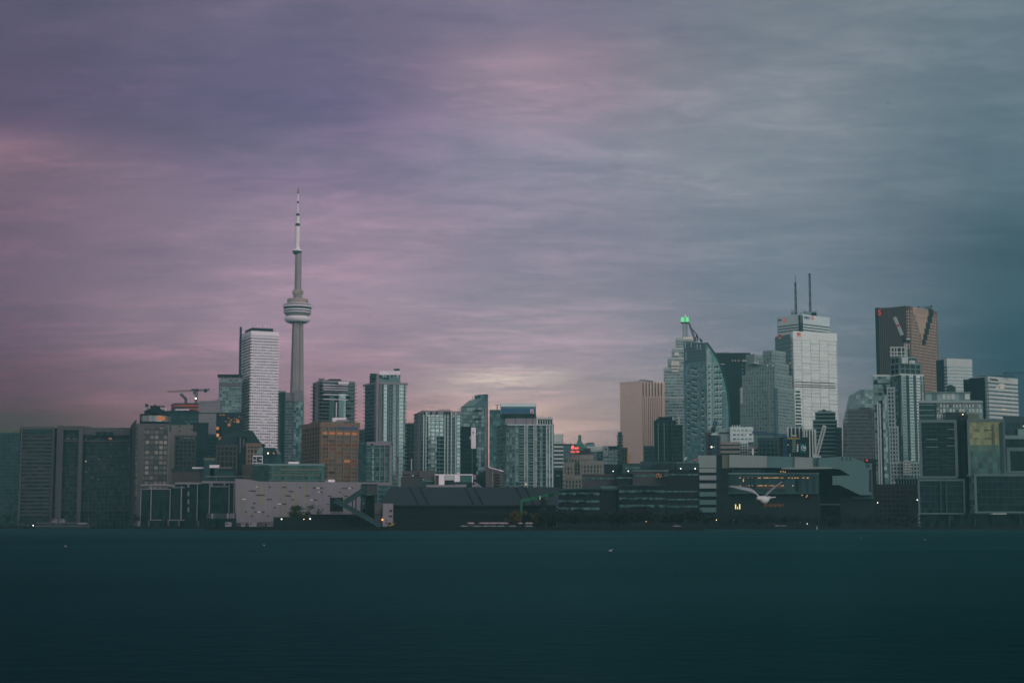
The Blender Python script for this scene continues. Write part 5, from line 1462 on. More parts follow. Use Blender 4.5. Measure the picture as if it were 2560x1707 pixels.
q = W(2040, 1143, 1106); mb = MB(); mb.bar((q.x, q.y, G0), (q.x, q.y, q.z), 2.4); mb.build('mast', M['stone_teal'], b.o)
# -- white office with teeth and brown blocks
D = 1260
b = B('office_building', 'white low office with a slanted wing and posts along its roof', 'office building', at=(W(1850, 1100, D).x, D + 14))
mb = MB(); mb.xz([(1793, 1076), (1825, 1067), (1825, 1140), (1793, 1140)], D + 3, 18); mb.build('side_wing', M['stone_teal'], b.o)
b.box('wall', (1825.2, 1883), (1067, 1105), D, 'white_teal', 22); b.box('lower_wall', (1849, 1870), (1105.2, 1142), D - 2, 'white_teal', 10)
for r_ in range(3):
    for q in range(5): b.box('window', (1833 + q * 10, 1839 + q * 10), (1073 + r_ * 11, 1077 + r_ * 11), D - .35, 'g_mid' if r_ else 'g_pale', .7)
for r_ in range(5):
    for q in range(3): b.box('window', (1851 + q * 6.3, 1855 + q * 6.3), (1109 + r_ * 6.4, 1112.4 + r_ * 6.4), D - 2.35, 'g_dark', .7)
b.box('lit_window', (1866, 1872), (1086, 1089), D - .4, 'win_cream', .5); b.box('window_band', (1797, 1823), (1080, 1084), D + 2.6, 'g_dark', .6)
for x in range(1831, 1853, 6): b.mast(x, 1062, 1067, D + 3, .7, 'stone_pale', 'roof_post')
D = 1240
for i, (x0, x1, y0, mt, lab) in enumerate(((1797, 1848.6, 1106, 'stone_grey', 'tan brick block under the white office'), (1872, 1906, 1118, 'stone_grey', 'small tan block beside the white office lower wing'), (1765, 1779, 1082, 'concrete_dim', 'narrow pinkish block behind the blue crane'), (1780, 1800, 1090, 'concrete_dim', 'dim brown block between the blue crane and the white office'), (1895, 1946, 1096, 'teal_dim', 'dim teal block below the stepped stone tower'))):
    p = flat((x0, x1), y0, D - i, 14)
    b = B('low_building', lab, 'building', p)
    b.block(p, zz(y0, D - i), g='g_black', slab=(2.0 if i < 2 else 1.2, .3, mt), fin=(1.2, .25, mt) if i > 1 else None, fh=3.6, bay=3, cap=(1.6, .5, mt))
D = 1120
b = B('tower_crane', 'blue tower crane with a raised stub boom at the curved glass condo foot', 'crane', at=(W(1786, 1140, D).x, D))
mb = MB(); q = W(1786, 1140, D); lattice(mb, (q.x, q.y, G0), (q.x, q.y, zz(1086, D)), 2.0, 22, .55); mb.build('mast', M['blue_paint'], b.o)
mb = MB(); lattice(mb, W(1782, 1080, D), W(1789.5, 1051, D), 1.7, 8, .6); mb.build('boom', M['blue_paint'], b.o)
b.box('cab', (1777, 1788), (1069, 1079), D - 2, 'metal_dark', 3); b.box('platform', (1778, 1792), (1084, 1087), D - 2, 'white_teal', 3)
for x in (1779, 1786):
    c = W(x, 1117, D - 4); mb = MB(); mb.lathe((c.x, c.y, c.z - .35), [(0, 0), (.3, .12), (.35, .35), (.3, .58), (0, .7)], 8, cap=False); mb.build('lamp', M['lamp_white' if x == 1779 else 'win_cream'], b.o)
b = B('crane_jib', 'long blue crane jib lying level below the stepped stone tower', 'crane', at=(W(1920, 1086, 1130).x, 1130))
mb = MB(); lattice(mb, W(1880, 1081, 1130), W(1968, 1089, 1130), 1.6, 18, .45); mb.build('jib', M['blue_paint'], b.o)
q = W(1962, 1095, 1130); mb = MB(); lattice(mb, (q.x, q.y, G0), (q.x, q.y, zz(1088, 1130)), 1.6, 16, .4); mb.build('mast', M['blue_paint'], b.o)
# ================================================================== the towers past the steel one
D = 1660
b = B('office_tower', 'brown stone tower with one sloped shoulder and a glass crown lettered EY', 'office tower', at=(W(2146, 1100, D).x, D + 20))
mb = MB(); mb.xz([(2106, 1318), (2108, 1055), (2123, 989), (2152, 973), (2187, 975), (2187, 1318)], D, 34); mb.build('glazing', M['g_steel_dim'], b.o)
z0, z1 = G0, zz(1024, D)
for i in range(26):
    y = 1030 + i * 8.9
    xl = 2108 if y > 1055 else 2108 + (1055 - y) * .227
    b.box('spandrel', (xl - .6, 2187.3), (y, y + 2.6), D - .55 + .001 * i, 'brown_dim', 1)
for i in range(15):
    x = 2110 + i * 5.2
    y = 1022 if x > 2118 else 1058
    b.box('pier', (x, x + 2.1), (y, 1316), D - .9, 'brown_dim', 1.2)
b.box('stepped_wall', (2150, 2176), (1018, 1024), D - 1, 'brown_dim', 1); b.box('stepped_wall', (2172, 2180), (1024, 1045), D - 1.05, 'concrete_dim', 1)
mb = MB(); mb.xz([(2107, 1056), (2122.4, 988.5), (2124.6, 988.5), (2109.6, 1056)], D - .8, 1); mb.build('sloped_edge', M['teal_band'], b.o)
b.box('right_pane_band', (2152.5, 2187), (975, 1018), D - .3, 'g_mid', .5); b.box('bright_pane_band', (2162, 2181), (984, 997), D - .5, 'g_pale', .5)
A, Bq = W(2124, 990, D), W(2160, 990, D)
face_text(b.o, Vector((A.x, A.y)), Vector((Bq.x, Bq.y)), 'EY', (2140, 2150.5), (988, 997.5), 'stone_pale', .5)
D = 1510
p = flat((2183, 2238), 938, D, 28)
b = B('condo_tower', 'pale teal glass tower with white floor lines beside the lettered stone tower', 'condo', p)
b.block(p, zz(938, D), g='g_mid', slab=(1.0, .3, 'teal_band'), fin=(.4, .25, 'teal_band'), fh=3.9, bay=4.5, cap=(1.2, .3, 'stone_pale'))
for x0, x1, mt, y0 in ((2192, 2195, 'stone_pale', 1005), (2198, 2201, 'stone_pale', 1008), (2206, 2218, 'g_pale', 990), (2203, 2206, 'g_black', 1000)): b.box('bright_strip', (x0, x1), (y0, 1240), D - .8, mt, .7, bay=2)
b.box('plant_storey', (2184, 2236), (957, 960), D - .6, 'g_black', .6)
D = 1360
b = B('condo_tower', 'pale grid fronted tower with small square windows stepping down to one side', 'condo', at=(W(2230, 1100, D).x, D + 12))
for i, (xs, y0) in enumerate((((2217, 2236), 969), ((2222, 2245), 1067), ((2225, 2300), 1156))):
    p = flat(xs, y0, D - i * 5, 20)
    b.block(p, zz(y0, D - i * 5), g='g_black', slab=(1.2, .3, 'stone_teal'), fin=(1.0, .42, 'stone_teal'), fh=3.3, bay=2.8, cap=(1.2, .4, 'stone_teal'), fname='pier', gname='window_glazing')
b.box('white_grid_block', (2259, 2277), (1153, 1186), D - 14, 'g_black', 2)
for i in range(6): b.box('white_bar', (2258.6 + i * 3.6, 2259.8 + i * 3.6), (1152, 1186), D - 14.4, 'stone_pale', 1)
for i in range(6): b.box('white_bar', (2258.6, 2278), (1152 + i * 6.6, 1153.4 + i * 6.6), D - 14.55, 'stone_pale', .8)
b.box('open_top', (2210, 2236), (966, 984), D + 12, 'metal_dark', 6)
# -- glass tower with the open frame and crane
D = 1420
p = footprint((2226, 2250, 2309), 936, D, 70)
b = B('condo_tower', 'glass tower ending in an open unfinished frame under a small crane', 'condo', p)
b.block(p, zz(936, D), g='g_mid', slab=(.35, .3, 'teal_dim'), fin=(.3, .3, 'teal_dim'), fh=3.0, bay=3.2, cap=(.8, .4, 'stone_pale'))
A, Bq = p[1], p[2]
for x0, x1, mt in ((2256, 2268, 'g_mid'), (2275, 2286, 'g_pale'), (2293, 2303, 'g_steel'), (2269, 2274, 'g_black'), (2251, 2255.4, 'g_black'), (2287, 2292.5, 'g_dark')):
    b.fbox('glazed_bay' if mt != 'g_black' else 'dark_bay', A, Bq, (x0, x1), (938, 1240), mt, .7 if mt != 'g_black' else .5)
for i in range(42): b.fbox('balcony', A, Bq, (2251, 2255.5), (985 + i * 4.4, 986.6 + i * 4.4), 'teal_band', .9) if i < 24 else None
for i in range(38): b.fbox('floor_line', A, Bq, (2256, 2304), (944.6 + i * 7.4, 946.8 + i * 7.4), 'teal_dim', .9)
for z_i, (y0, y1, xs, dz) in enumerate(((908, 936, (2226, 2248, 2301), 1), (892, 908, (2228, 2248, 2292), 3))):
    p2 = footprint(xs, y0, D + dz, 70)
    b.block(p2, zz(y0, D), z0=zz(y1, D) + .7, g='g_black', slab=(.6, .5, 'teal_band'), fin=(.7, .5, 'teal_band'), fh=5, bay=6, cap=(.7, .5, 'teal_band'), fname='frame_post')
b.box('bright_panel', (2254, 2270), (893, 908), D - 3, 'g_steel', 1); b.box('bright_panel', (2273, 2288), (901, 908), D - 2.5, 'g_steel', 1)
D2 = D + 8
for x in (2226, 2234, 2241, 2252, 2262): b.box('frame_post', (x, x + 2.6), (869, 893), D2, 'stone_pale', 1.2)
for y in (867, 879, 887): b.box('frame_beam', (2225, 2263), (y, y + 2.2), D2 - .3, 'stone_pale', 1.6)
b.box('frame_core', (2228, 2262), (870, 893), D2 + 8, 'metal_dark', 6); b.box('frame_core', (2262, 2274), (872, 892), D2 + 4, 'teal_dim', 6)
s = B('tower_crane', 'small crane with a pale boom leaning over the brown bank tower front', 'crane', at=(W(2266, 880, D2).x, D2))
mb = MB(); q = W(2264, 870, D2 + 3); lattice(mb, (q.x, q.y, zz(893, D2)), (q.x, q.y, zz(853, D2)), 1.9, 8, .5); mb.build('mast', M['stone_pale'], s.o)
s.box('cab', (2256, 2275), (849, 855), D2, 'metal_dark', 4); s.box('counterweight', (2266, 2275), (846, 850), D2 + 1, 'white_teal', 3)
mb = MB(); lattice(mb, W(2255, 838, D2), W(2246, 816, D2), 1.9, 6, .5); lattice(mb, W(2244, 811, D2), W(2236, 793, D2), 1.9, 5, .5); mb.build('boom', M['stone_pale'], s.o)
mb = MB(); lattice(mb, W(2246, 816, D2), W(2244, 811, D2), 1.9, 2, .6); mb.build('boom_joint', M['red_paint'], s.o)
mb = MB(); lattice(mb, W(2262, 852, D2), W(2255, 838, D2), 1.8, 4, .4); mb.build('boom_foot', M['metal_dark'], s.o)
# -- brown bank tower with the zigzag cut
D = 2050
p = footprint((2194.5, 2274, 2341.5), 766.5, D, 43)
b = B('bank_tower', 'red brown granite tower with a stepped dark gash down one face and a red S', 'office tower', p)
z1 = zz(766.5, D)
b.block(p, z1, g='g_scotia', slab=(1.35, .35, 'scotia_brown'), fin=(.95, .45, 'scotia_brown'), fh=3.95, bay=3.3, cap=(3, .5, 'scotia_brown'), fname='pier', gname='window_glazing')
A, Bq = p[1], p[2]; Lf = p[0]
b.fbox('dark_wall', Lf, A, (2195.2, 2273), (768, 1316), 'scotia_shaded', .75)  # this face's shade is coloured in with a darker copy of the granite
for i in range(15): b.fbox('rib', Lf, A, (2205 + i * 4.6, 2206.3 + i * 4.6), (768, 1316), 'scotia_brown', 1.2)
b.fbox('corner_panel', Lf, A, (2195.4, 2204), (769, 1316), 'black_panel', 1.0)
face_text(b.o, Lf, A, 'S', (2197, 2203.5), (775, 789.5), 'sign_red', 1.5)
for i, (x0, x1, y0, y1) in enumerate(((2320, 2331, 772, 791), (2317, 2328, 791, 807), (2313.5, 2324, 807, 822), (2310, 2320, 822, 836), (2306.5, 2316.5, 836, 849.5), (2305.5, 2313, 849.5, 862.5))):
    b.fbox('stepped_gash', A, Bq, (x0, x1), (y0, y1 - .05), 'black_panel', 1.05 + i * .004)
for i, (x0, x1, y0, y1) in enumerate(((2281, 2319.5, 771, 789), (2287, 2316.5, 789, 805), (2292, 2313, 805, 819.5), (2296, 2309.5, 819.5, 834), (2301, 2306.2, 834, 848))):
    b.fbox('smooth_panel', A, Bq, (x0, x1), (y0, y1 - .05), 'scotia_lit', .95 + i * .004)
for y in (776.5, 782, 794): b.fbox('panel_line', A, Bq, (2289, 2315), (y, y + 1), 'scotia_brown', 1.06)
b.box('rooftop_unit', (2326, 2330), (762.5, 767), D + 30, 'metal_dark', 4); b.box('rooftop_unit', (2294, 2299), (766, 768), D + 16, 'metal_dark', 4); b.box('rooftop_unit', (2310, 2330), (766.8, 768.5), D + 24, 'metal_dark', 4)
b.mast(2262, 763, 767, D + 8, .6)
# -- striped towers
D = 1920
p = footprint((2347, 2367, 2429), 897, D, 70)
b = B('office_tower', 'white striped office tower with a dark flank behind the brown bank tower', 'office tower', p)
z1 = zz(897, D)
b.block(p, z1, g='g_steel_dim', slab=(2.1, .3, 'stone_pale'), fh=3.95, bay=4, cap=(8, .35, 'stone_pale'))
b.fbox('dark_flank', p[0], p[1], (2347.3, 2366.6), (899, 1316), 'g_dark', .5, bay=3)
mb = MB(); mb.xz([(2366, 985), (2368, 964), (2377, 961), (2389, 967), (2389, 985)], D - 12, 9); mb.build('dark_annex', M['metal_dark'], b.o)
for x in (2354, 2362): b.mast(x, 893, 898, D + 10, .7)
D = 1560
p = footprint((2428, 2470, 2543), 942, D, 54)
b = B('office_tower', 'grey striped tower with a flank darkened for shade and a dark name at its top corner', 'office tower', p)
z1 = zz(942, D)
b.block(p, z1, g='g_steel_dim', slab=(2.35, .3, 'stone_pale'), fin=(.25, .32, 'stone_teal'), fh=3.95, bay=4.5, cap=(4.4, .34, 'stone_pale'))
A, Bq = p[1], p[2]
b.fbox('shaded_flank', p[0], A, (2428.3, 2468.6), (944, 1316), 'g_black', .6)  # unlit flank: its shade comes from a black glass panel
b.fbox('corner_edge', A, Bq, (2470.2, 2472), (942, 1316), 'teal_band', .8)
face_text(b.o, A, Bq, 'Deloitte.', (2473.5, 2495), (946, 951.8), 'black_panel', .6)
for x0, x1, y in ((2498, 2510, 960), (2490, 2496, 968), (2500, 2510, 968), (2504, 2514, 1021)): b.fbox('lit_window', A, Bq, (x0, x1), (y, y + 2.6), 'win_cream', .55)
b.box('lower_wing', (2408, 2429), (948, 1100), D + 26, 'g_dark', 24)
q = flat((2446, 2540), 939.5, D + 10, 6); b.box('roof_rail', (2446, 2535), (939.6, 941), D + 12, 'metal_dark', 3)
# -- far jib at the frame's edge
a = W(2520, 932, 1800)
b = B('crane_jib', 'faint lattice crane jib crossing the sky beyond the named grey tower', 'crane', at=(a.x, 1800))
mb = MB(); lattice(mb, W(2510, 933, 1800), W(2700, 931, 1800), 1.8, 30, .3); mb.bar(W(2508, 934, 1800), W(2519, 929.5, 1800), 1.0); mb.build('jib', M['teal_dim'], b.o)
q = W(2640, 1000, 1800); mb = MB(); lattice(mb, (q.x, q.y, G0), (q.x, q.y, zz(925, 1800)), 2.2, 40, .5); mb.build('mast', M['teal_dim'], b.o)
# -- glass midrise
D = 1160
p = flat((2298, 2456), 1004, D, 26)
b = B('office_building', 'glass midrise with white chequered floors and a set back top storey', 'office building', p)
b.block(p, zz(1006, D), g='g_pale', slab=(.5, .5, 'teal_band'), fin=(.4, .3, 'teal_band'), fh=3.9, bay=2.4)
b.box('roof_slab', (2296, 2457), (1001, 1007), D - 3, 'stone_teal', 28)
b.box('dark_side', (2298, 2341), (1007, 1200), D - 1.2, 'g_dark', 1.2)
for i in range(4): b.box('balcony', (2298, 2336), (1011 + i * 13, 1013 + i * 13), D - 2.4, 'teal_band', 2)
b.box('top_storey', (2315, 2425), (982, 1001), D + 8, 'g_mid', 14, bay=4, fh=6); b.box('roof_slab', (2313, 2427), (979.5, 982), D + 6, 'teal_band', 18)
for x0, x1 in ((2356, 2364), (2366, 2376), (2378, 2386), (2412, 2424)): b.box('bright_pane', (x0, x1), (984, 998), D + 7.5, 'g_steel', .6)
for i in range(14): b.box('bright_pane', (2342 + i * 8, 2347 + i * 8), (1010, 1018), D - 1, 'stone_pale' if i % 4 else 'g_mid', .6)
for i in range(12): b.box('bright_pane', (2342 + i * 8, 2347 + i * 8), (1023, 1030), D - 1, 'stone_pale' if i % 3 else 'g_mid', .6)
for i in range(5): b.box('bright_pane', (2342 + i * 6, 2346 + i * 6), (1036, 1044), D - 1, 'stone_pale', .6)
b.box('plant_screen', (2364, 2416), (1030, 1052), D - 4, 'metal_dark', 4); b.box('lit_panel', (2418, 2446), (1034, 1050), D - 3, 'olive', 2)
c = W(2407, 1036, D - 6); mb = MB(); mb.lathe((c.x, c.y, c.z - .4), [(0, 0), (.3, .12), (.36, .4), (.3, .66), (0, .8)], 8, cap=False); mb.build('lamp', M['lamp_warm'], b.o)
# -- framed waterfront offices
D = 1072
b = B('framed_offices', 'waterfront offices of stacked dark glass boxes in thick grey frames, one box yellow tinted', 'office building', at=(W(2410, 1300, D).x, D + 15))


def framed(xs, ys, d, g, w, dep=18, sk=0, name='glass_box', bay=2.6):
    x0, x1 = xs; y0, y1 = ys
    b.box(name, (x0 + w * .6, x1 - w * .6), (y0 + w * .6, y1 - w * .3), d + 1, g, dep, bay=bay, fh=3.9)
    fr = MB()
    for (a0, a1), (c0, c1) in (((x0, x1), (y0, y0 + w)), ((x0, x1), (y1 - w * .7, y1)), ((x0, x0 + w), (y0 + w, y1 - w * .7)), ((x1 - w, x1), (y0 + w, y1 - w * .7))):
        pz = flat((a0, a1), c0, d, dep + 2); fr.prism(pz, zz(c1, d), zz(c0, d))
    fr.build('box_frame', M['frame_teal'], b.o)


framed((2296, 2392), (1049, 1195), D, 'g_black', 7)
framed((2417, 2511), (1047, 1190), D - 4, 'g_yellow', 6)
framed((2294, 2412), (1197, 1285), D - 1, 'g_black', 5, name='lower_box')
framed((2435, 2590), (1184, 1282), D - 9, 'g_black', 6, name='lower_box')
framed((2516, 2600), (1118, 1183), D + 2, 'g_black', 9)
b.box('service_core', (2389, 2418), (1040, 1316), D + 5, 'shed_wall', 16)
b.box('dark_lower_panes', (2421, 2504), (1128, 1184), D - 3.6, 'g_green', .5)
b.box('mid_panes', (2421, 2504), (1112, 1128), D - 3.55, 'g_yellow_dim', .5)
b.box('side_return', (2500, 2508), (1057, 1182), D - 4.3, 'teal_dim', .8)
for i in range(8): b.box('stair_landing', (2402, 2414), (1060 + i * 28, 1061.5 + i * 28), D + 3, 'teal_dim', 2)
for x in (2403, 2409): b.mast(x, 1046, 1290, D + 3.4, .4, 'teal_dim', 'stair_post')
for x0, y in ((2313, 1076), (2315, 1097), (2316, 1116), (2317, 1135), (2317, 1154), (2318, 1171)):
    b.box('blind_strip', (x0, x0 + 29), (y, y + 1.8), D + .6, 'teal_band' if y in (1097, 1116) else 'teal_dim', .5)
for y in (1072, 1094, 1113, 1132, 1151, 1169): b.box('blind_strip', (2368, 2387), (y, y + 1.8), D + .7, 'teal_band' if y < 1120 else 'teal_dim', .5)
for x0, y, w in ((2437, 1074, 10), (2460, 1074, 22), (2437, 1095, 9), (2462, 1095, 20), (2464, 1114, 22), (2436, 1114, 9)): b.box('balcony_silhouette', (x0, x0 + w), (y, y + 1.6), D - 3.5, 'metal_dark', .4)
for x in (2480, 2484): b.box('stair_silhouette', (x, x + .8), (1060, 1130), D - 3.55, 'metal_dark', .4)
for x in (2349, 2363): b.box('box_post', (x, x + 3.5), (1200, 1280), D - 1.5, 'teal_dim', 1.5)
for x0, x1, y0, d in ((2303, 2386, 1066, D + .9), (2300, 2407, 1214, D - .1), (2442, 2584, 1203, D - 8.1)):
    for i in range(6 if y0 < 1100 else 4): b.box('floor_line', (x0, x1), (y0 + i * 19, y0 + i * 19 + 1.3), d - .2, 'teal_dim', .3)
    for i in range(int((x1 - x0) / 14)): b.box('mullion', (x0 + 9 + i * 14, x0 + 9.7 + i * 14), (y0 - 6, y0 + (118 if y0 < 1100 else 64)), d - .25, 'teal_dim', .3)
b.box('ground_floor', (2300, 2600), (1285, 1317), D + 4, 'g_black', 16)
for x in (2294, 2372, 2436, 2550): b.box('column', (x, x + 2.5), (1285, 1317), D, 'teal_dim', 1)
b.box('roof_screen', (2398, 2420), (1036, 1048), D + 8, 'metal_dark', 8)
D = 1110
p = flat((2509, 2620), 1043, D, 18)
b = B('office_building', 'teal roofed building cut by the picture edge above the stacked glass boxes', 'office building', p)
b.block(p, zz(1043, D), g='g_dark', slab=(.6, .4, 'teal_dim'), fin=(.8, .3, 'teal_dim'), fh=4, bay=4, cap=(4, .6, 'teal_dim'))
b.box('parapet', (2510, 2620), (1088, 1097), D - 9, 'teal_band', 6); b.box('pale_panel', (2544, 2562), (1072, 1088), D - 3, 'teal_band', 2)
b.box('dark_wall', (2510, 2620), (1097.4, 1200), D - 8, 'g_black', 5); b.box('lit_window', (2557, 2562), (1063, 1067), D - .8, 'win_cream', .4)
# -- dim stone block on the quay
D = 1120
p = flat((2184, 2292), 1212, D, 20)
b = B('brick_warehouse', 'dim brown warehouse with rows of small windows low on the waterfront', 'warehouse', p)
b.block(p, zz(1212, D), g='g_hotel', slab=(1.7, .25, 'brown_dim'), fin=(1.2, .3, 'brown_dim'), fh=3.3, bay=3, cap=(1.8, .4, 'concrete_dim'), fname='pier', gname='window_glazing')
b.box('low_annex', (2268, 2293), (1234, 1316), D - 4, 'concrete_dim', 10)
b = B('colonnade', 'row of thin pale columns under a ledge beside the stacked glass boxes', 'building', at=(W(2276, 1220, 1150).x, 1150))
b.box('ledge', (2234, 2296), (1193, 1197), 1150, 'teal_band', 8); b.box('back_wall', (2240, 2294), (1197.2, 1300), 1156, 'g_dark', 2)
for i in range(7): b.box('column', (2244 + i * 7, 2246.4 + i * 7), (1197.3, 1240), 1150.5, 'teal_band', .8)
# ================================================================== the sugar shed and its conveyors
b = B('storage_shed', 'long black shed under a huge plain sloping slate roof', 'shed', at=(W(1165, 1290, 850).x, 850))
ze, zr = zz(1262, 842), zz(1217, 874)
l0, r0 = W(945, 1262, 842), W(1397, 1262, 842); l1, r1 = W(975, 1217, 874), W(1397, 1217, 874)
mb = MB(); P = [Vector((l0.x, 842, ze)), Vector((r0.x, 842, ze)), Vector((r1.x, 874, zr)), Vector((l1.x, 874, zr))]
Q = [Vector((l0.x, 906, ze)), Vector((r0.x, 906, ze))]
mb.face(P); mb.face([P[3], P[2], Q[1], Q[0]]); mb.face([P[0], P[3], Q[0]]); mb.face([P[1], Q[1], P[2]])
mb.build('roof', M['slate'], b.o)
mb = MB(); mb.prism([(l0.x + 1, 843), (r0.x - 1, 843), (r0.x - 1, 905), (l0.x + 1, 905)], G0, ze - .05); mb.build('wall', M['shed_wall'], b.o)
mb = MB(); mb.box(((l0.x + r0.x) / 2, 841.9, ze - .35), ((r0.x - l0.x) / 2, .5, .3)); mb.build('gutter', M['metal_dark'], b.o)
for x in (1025, 1050, 1163, 1186, 1290, 1313):
    t0, t1 = W(x, 1217.5, 873.2), W(x + 22, 1261, 842.8)
    mb = MB(); mb.bar((t0.x, 873.0, zr - .1), (t1.x, 842.4, ze + .35), .5, .6); mb.build('roof_seam', M['metal_dark'], b.o)
for y in (1283, 1300): b.box('wall_rail', (985, 1394), (y, y + .8), 841, 'metal_dark', .5)
D = 828
b = B('conveyor', 'crossing enclosed conveyor galleries on thin trestle legs before the concrete hall', 'conveyor', at=(W(885, 1280, D).x, D))
b.box('head_house', (917, 943), (1211, 1234), D, 'concrete_dim', 7); b.box('head_house_side', (904, 916.8), (1212, 1236), D + .4, 'teal_dim', 8); b.box('head_roof', (903, 944), (1209.5, 1211.5), D - .3, 'metal_dark', 9)
def beam(name, a, c, w, h, mt, d=D):
    mb = MB(); A_, B_ = W(*a, d), W(*c, d); mb.bar(A_, B_, w, h); return mb.build(name, M[mt], b.o)
beam('gallery', (862, 1255.5), (906, 1227), 2.6, 2.6, 'teal_dim'); beam('gallery_roof', (860, 1251), (906, 1221), 2.8, .3, 'concrete_dim', D - .2)
beam('gallery', (838, 1250), (952, 1313), 2.8, 2.4, 'teal_dim', D - 6); beam('gallery_roof', (838, 1245.2), (952, 1308), 3.0, .4, 'concrete_dim', D - 6.2)
b.box('transfer_house', (825, 858), (1245, 1278), D + 2, 'shed_wall', 7); b.box('transfer_roof', (824, 858), (1243, 1245.4), D + 1.6, 'metal_dark', 8)
for x, y0, y1 in ((881, 1248, 1290), (890, 1243, 1300), (904, 1236, 1316), (914, 1236, 1316), (941, 1234, 1260)): b.mast(x, y0, y1, D + 3, .55, 'metal_dark', 'trestle_leg')
for a, c in (((904, 1240), (914, 1258)), ((914, 1240), (904, 1258)), ((904, 1258), (914, 1275))): beam('trestle_brace', a, c, .3, .3, 'metal_dark', D + 3)
mb = MB(); mb.xz([(918, 1238), (938, 1236), (938, 1300), (900, 1318), (898, 1300)], D + 9, 5); mb.build('hopper_wall', M['shed_wall'], b.o)
for i in range(8): b.box('sill_light', (826 + i * 4, 828.4 + i * 4), (1279, 1284 - i % 2), D + 1.8, 'concrete_dim', .4)
b = B('loading_wall', 'low black quay wall and bins under the crossing conveyors', 'wall', at=(W(850, 1310, 836).x, 836))
b.box('wall', (684, 940), (1292, 1318), 838, 'shed_wall', 5); b.box('bin', (775, 866), (1285, 1292), 839, 'shed_wall', 3); b.box('bin', (866, 905), (1285, 1292.2), 839.4, 'metal_dark', 3)
D = 824
b = B('silo_house', 'pale flat tower house with small black openings and an orange lamp', 'building', at=(W(960, 1290, D).x, D + 3))
b.box('wall', (957, 983), (1258, 1318), D, 'mauve_grey', 7); b.box('side_wall', (937, 956.8), (1257, 1284), D + 1, 'concrete_mauve', 6); b.box('lower_wall', (937, 956.8), (1286, 1318), D + 1.4, 'concrete_dim', 5); b.box('dark_recess', (938, 956), (1284, 1286.2), D + 2, 'black_panel', 4)
for x0, x1, y0, y1 in ((974, 980, 1274, 1279), (973, 980.5, 1288, 1291.5), (964.5, 967, 1298, 1301), (964.5, 967.5, 1305, 1308), (953.6, 956, 1270, 1280)): b.box('opening', (x0, x1), (y0, y1), D - .25, 'black_panel', .5)
for x in (942, 968, 973): b.mast(x, 1253.5, 1258, D + 2, .4, 'teal_dim', 'roof_pole')
c = W(956, 1298.5, D - .8); mb = MB(); mb.lathe((c.x, c.y, c.z - .55), [(0, 0), (.28, .2), (.34, .55), (.26, .9), (0, 1.1)], 10, cap=False); mb.build('lamp', M['lamp_orange'], b.o)
# wheel loader
D = 818
b = B('wheel_loader', 'dull yellow wheel loader parked with its bucket raised by the pale tower house', 'loader', at=(W(978, 1318, 823.4).x, 823.4))
D = 823.4
b.box('chassis', (969.5, 982), (1311.5, 1315.5), D, 'yellow_paint', 1.6); b.box('cab', (971.5, 977), (1305.5, 1311.4), D + .1, 'g_black', 1.3); b.box('cab_roof', (971, 977.5), (1304.6, 1305.5), D, 'yellow_paint', 1.5)
mb = MB(); mb.bar(W(978, 1312, D + .3), W(988, 1306.5, D + .3), .35); mb.bar(W(978, 1314, D + .3), W(986, 1310, D + .3), .25); mb.build('lift_arm', M['yellow_paint'], b.o)
mb = MB(); mb.xz([(986.5, 1304), (992, 1303.5), (992, 1310), (988, 1310.5)], D - .2, 1.9); mb.build('bucket', M['metal_dark'], b.o)
for x in (971.5, 980):
    c = W(x, 1316, D - .05); mb = MB()
    ring = [c + Vector((.62 * math.cos(2 * math.pi * k / 16), 0, .62 * math.sin(2 * math.pi * k / 16))) for k in range(16)]
    for v in ring: v.z += G0 + .62 - c.z
    bk = [v + Vector((0, .45, 0)) for v in ring]
    mb.face(ring[::-1]); mb.face(bk)
    for k in range(16): mb.face([ring[k], ring[(k + 1) % 16], bk[(k + 1) % 16], bk[k]])
    mb.build('wheel', M['black_panel'], b.o)
# green unloading crane
D = 834
b = B('harbour_crane', 'dark green unloading crane with a bent boom in front of the slate roof', 'crane', at=(W(1360, 1300, D).x, D))
mb = MB(); A_, B_ = W(1303, 1251, D), W(1352, 1242, D); lattice(mb, A_, B_, 1.0, 10, .45); mb.bar(B_, W(1386, 1231, D), 1.6, 1.2); mb.build('boom', M['green_paint'], b.o)
mb = MB(); mb.bar(W(1303.5, 1250, D), W(1303.5, 1287, D), .9); mb.build('drop_leg', M['green_paint'], b.o)
b.box('counterweight', (1372, 1385), (1232, 1240), D - 1, 'metal_dark', 3); b.box('tail', (1383, 1389), (1230, 1241), D - .8, 'green_paint', 2.6)
b.box('machine_house', (1345, 1366), (1240, 1249), D - .6, 'shed_wall', 3); b.box('cab', (1362, 1369), (1244, 1247.5), D - 1.2, 'concrete_mauve', 1.2); b.box('platform', (1346, 1374), (1249, 1252), D - 1, 'metal_dark', 4)
b.box('pedestal', (1352, 1366), (1252, 1317), D, 'shed_wall', 3); b.mast(1350, 1240, 1249, D - 1.4, .3, 'white_mauve', 'rail_post')
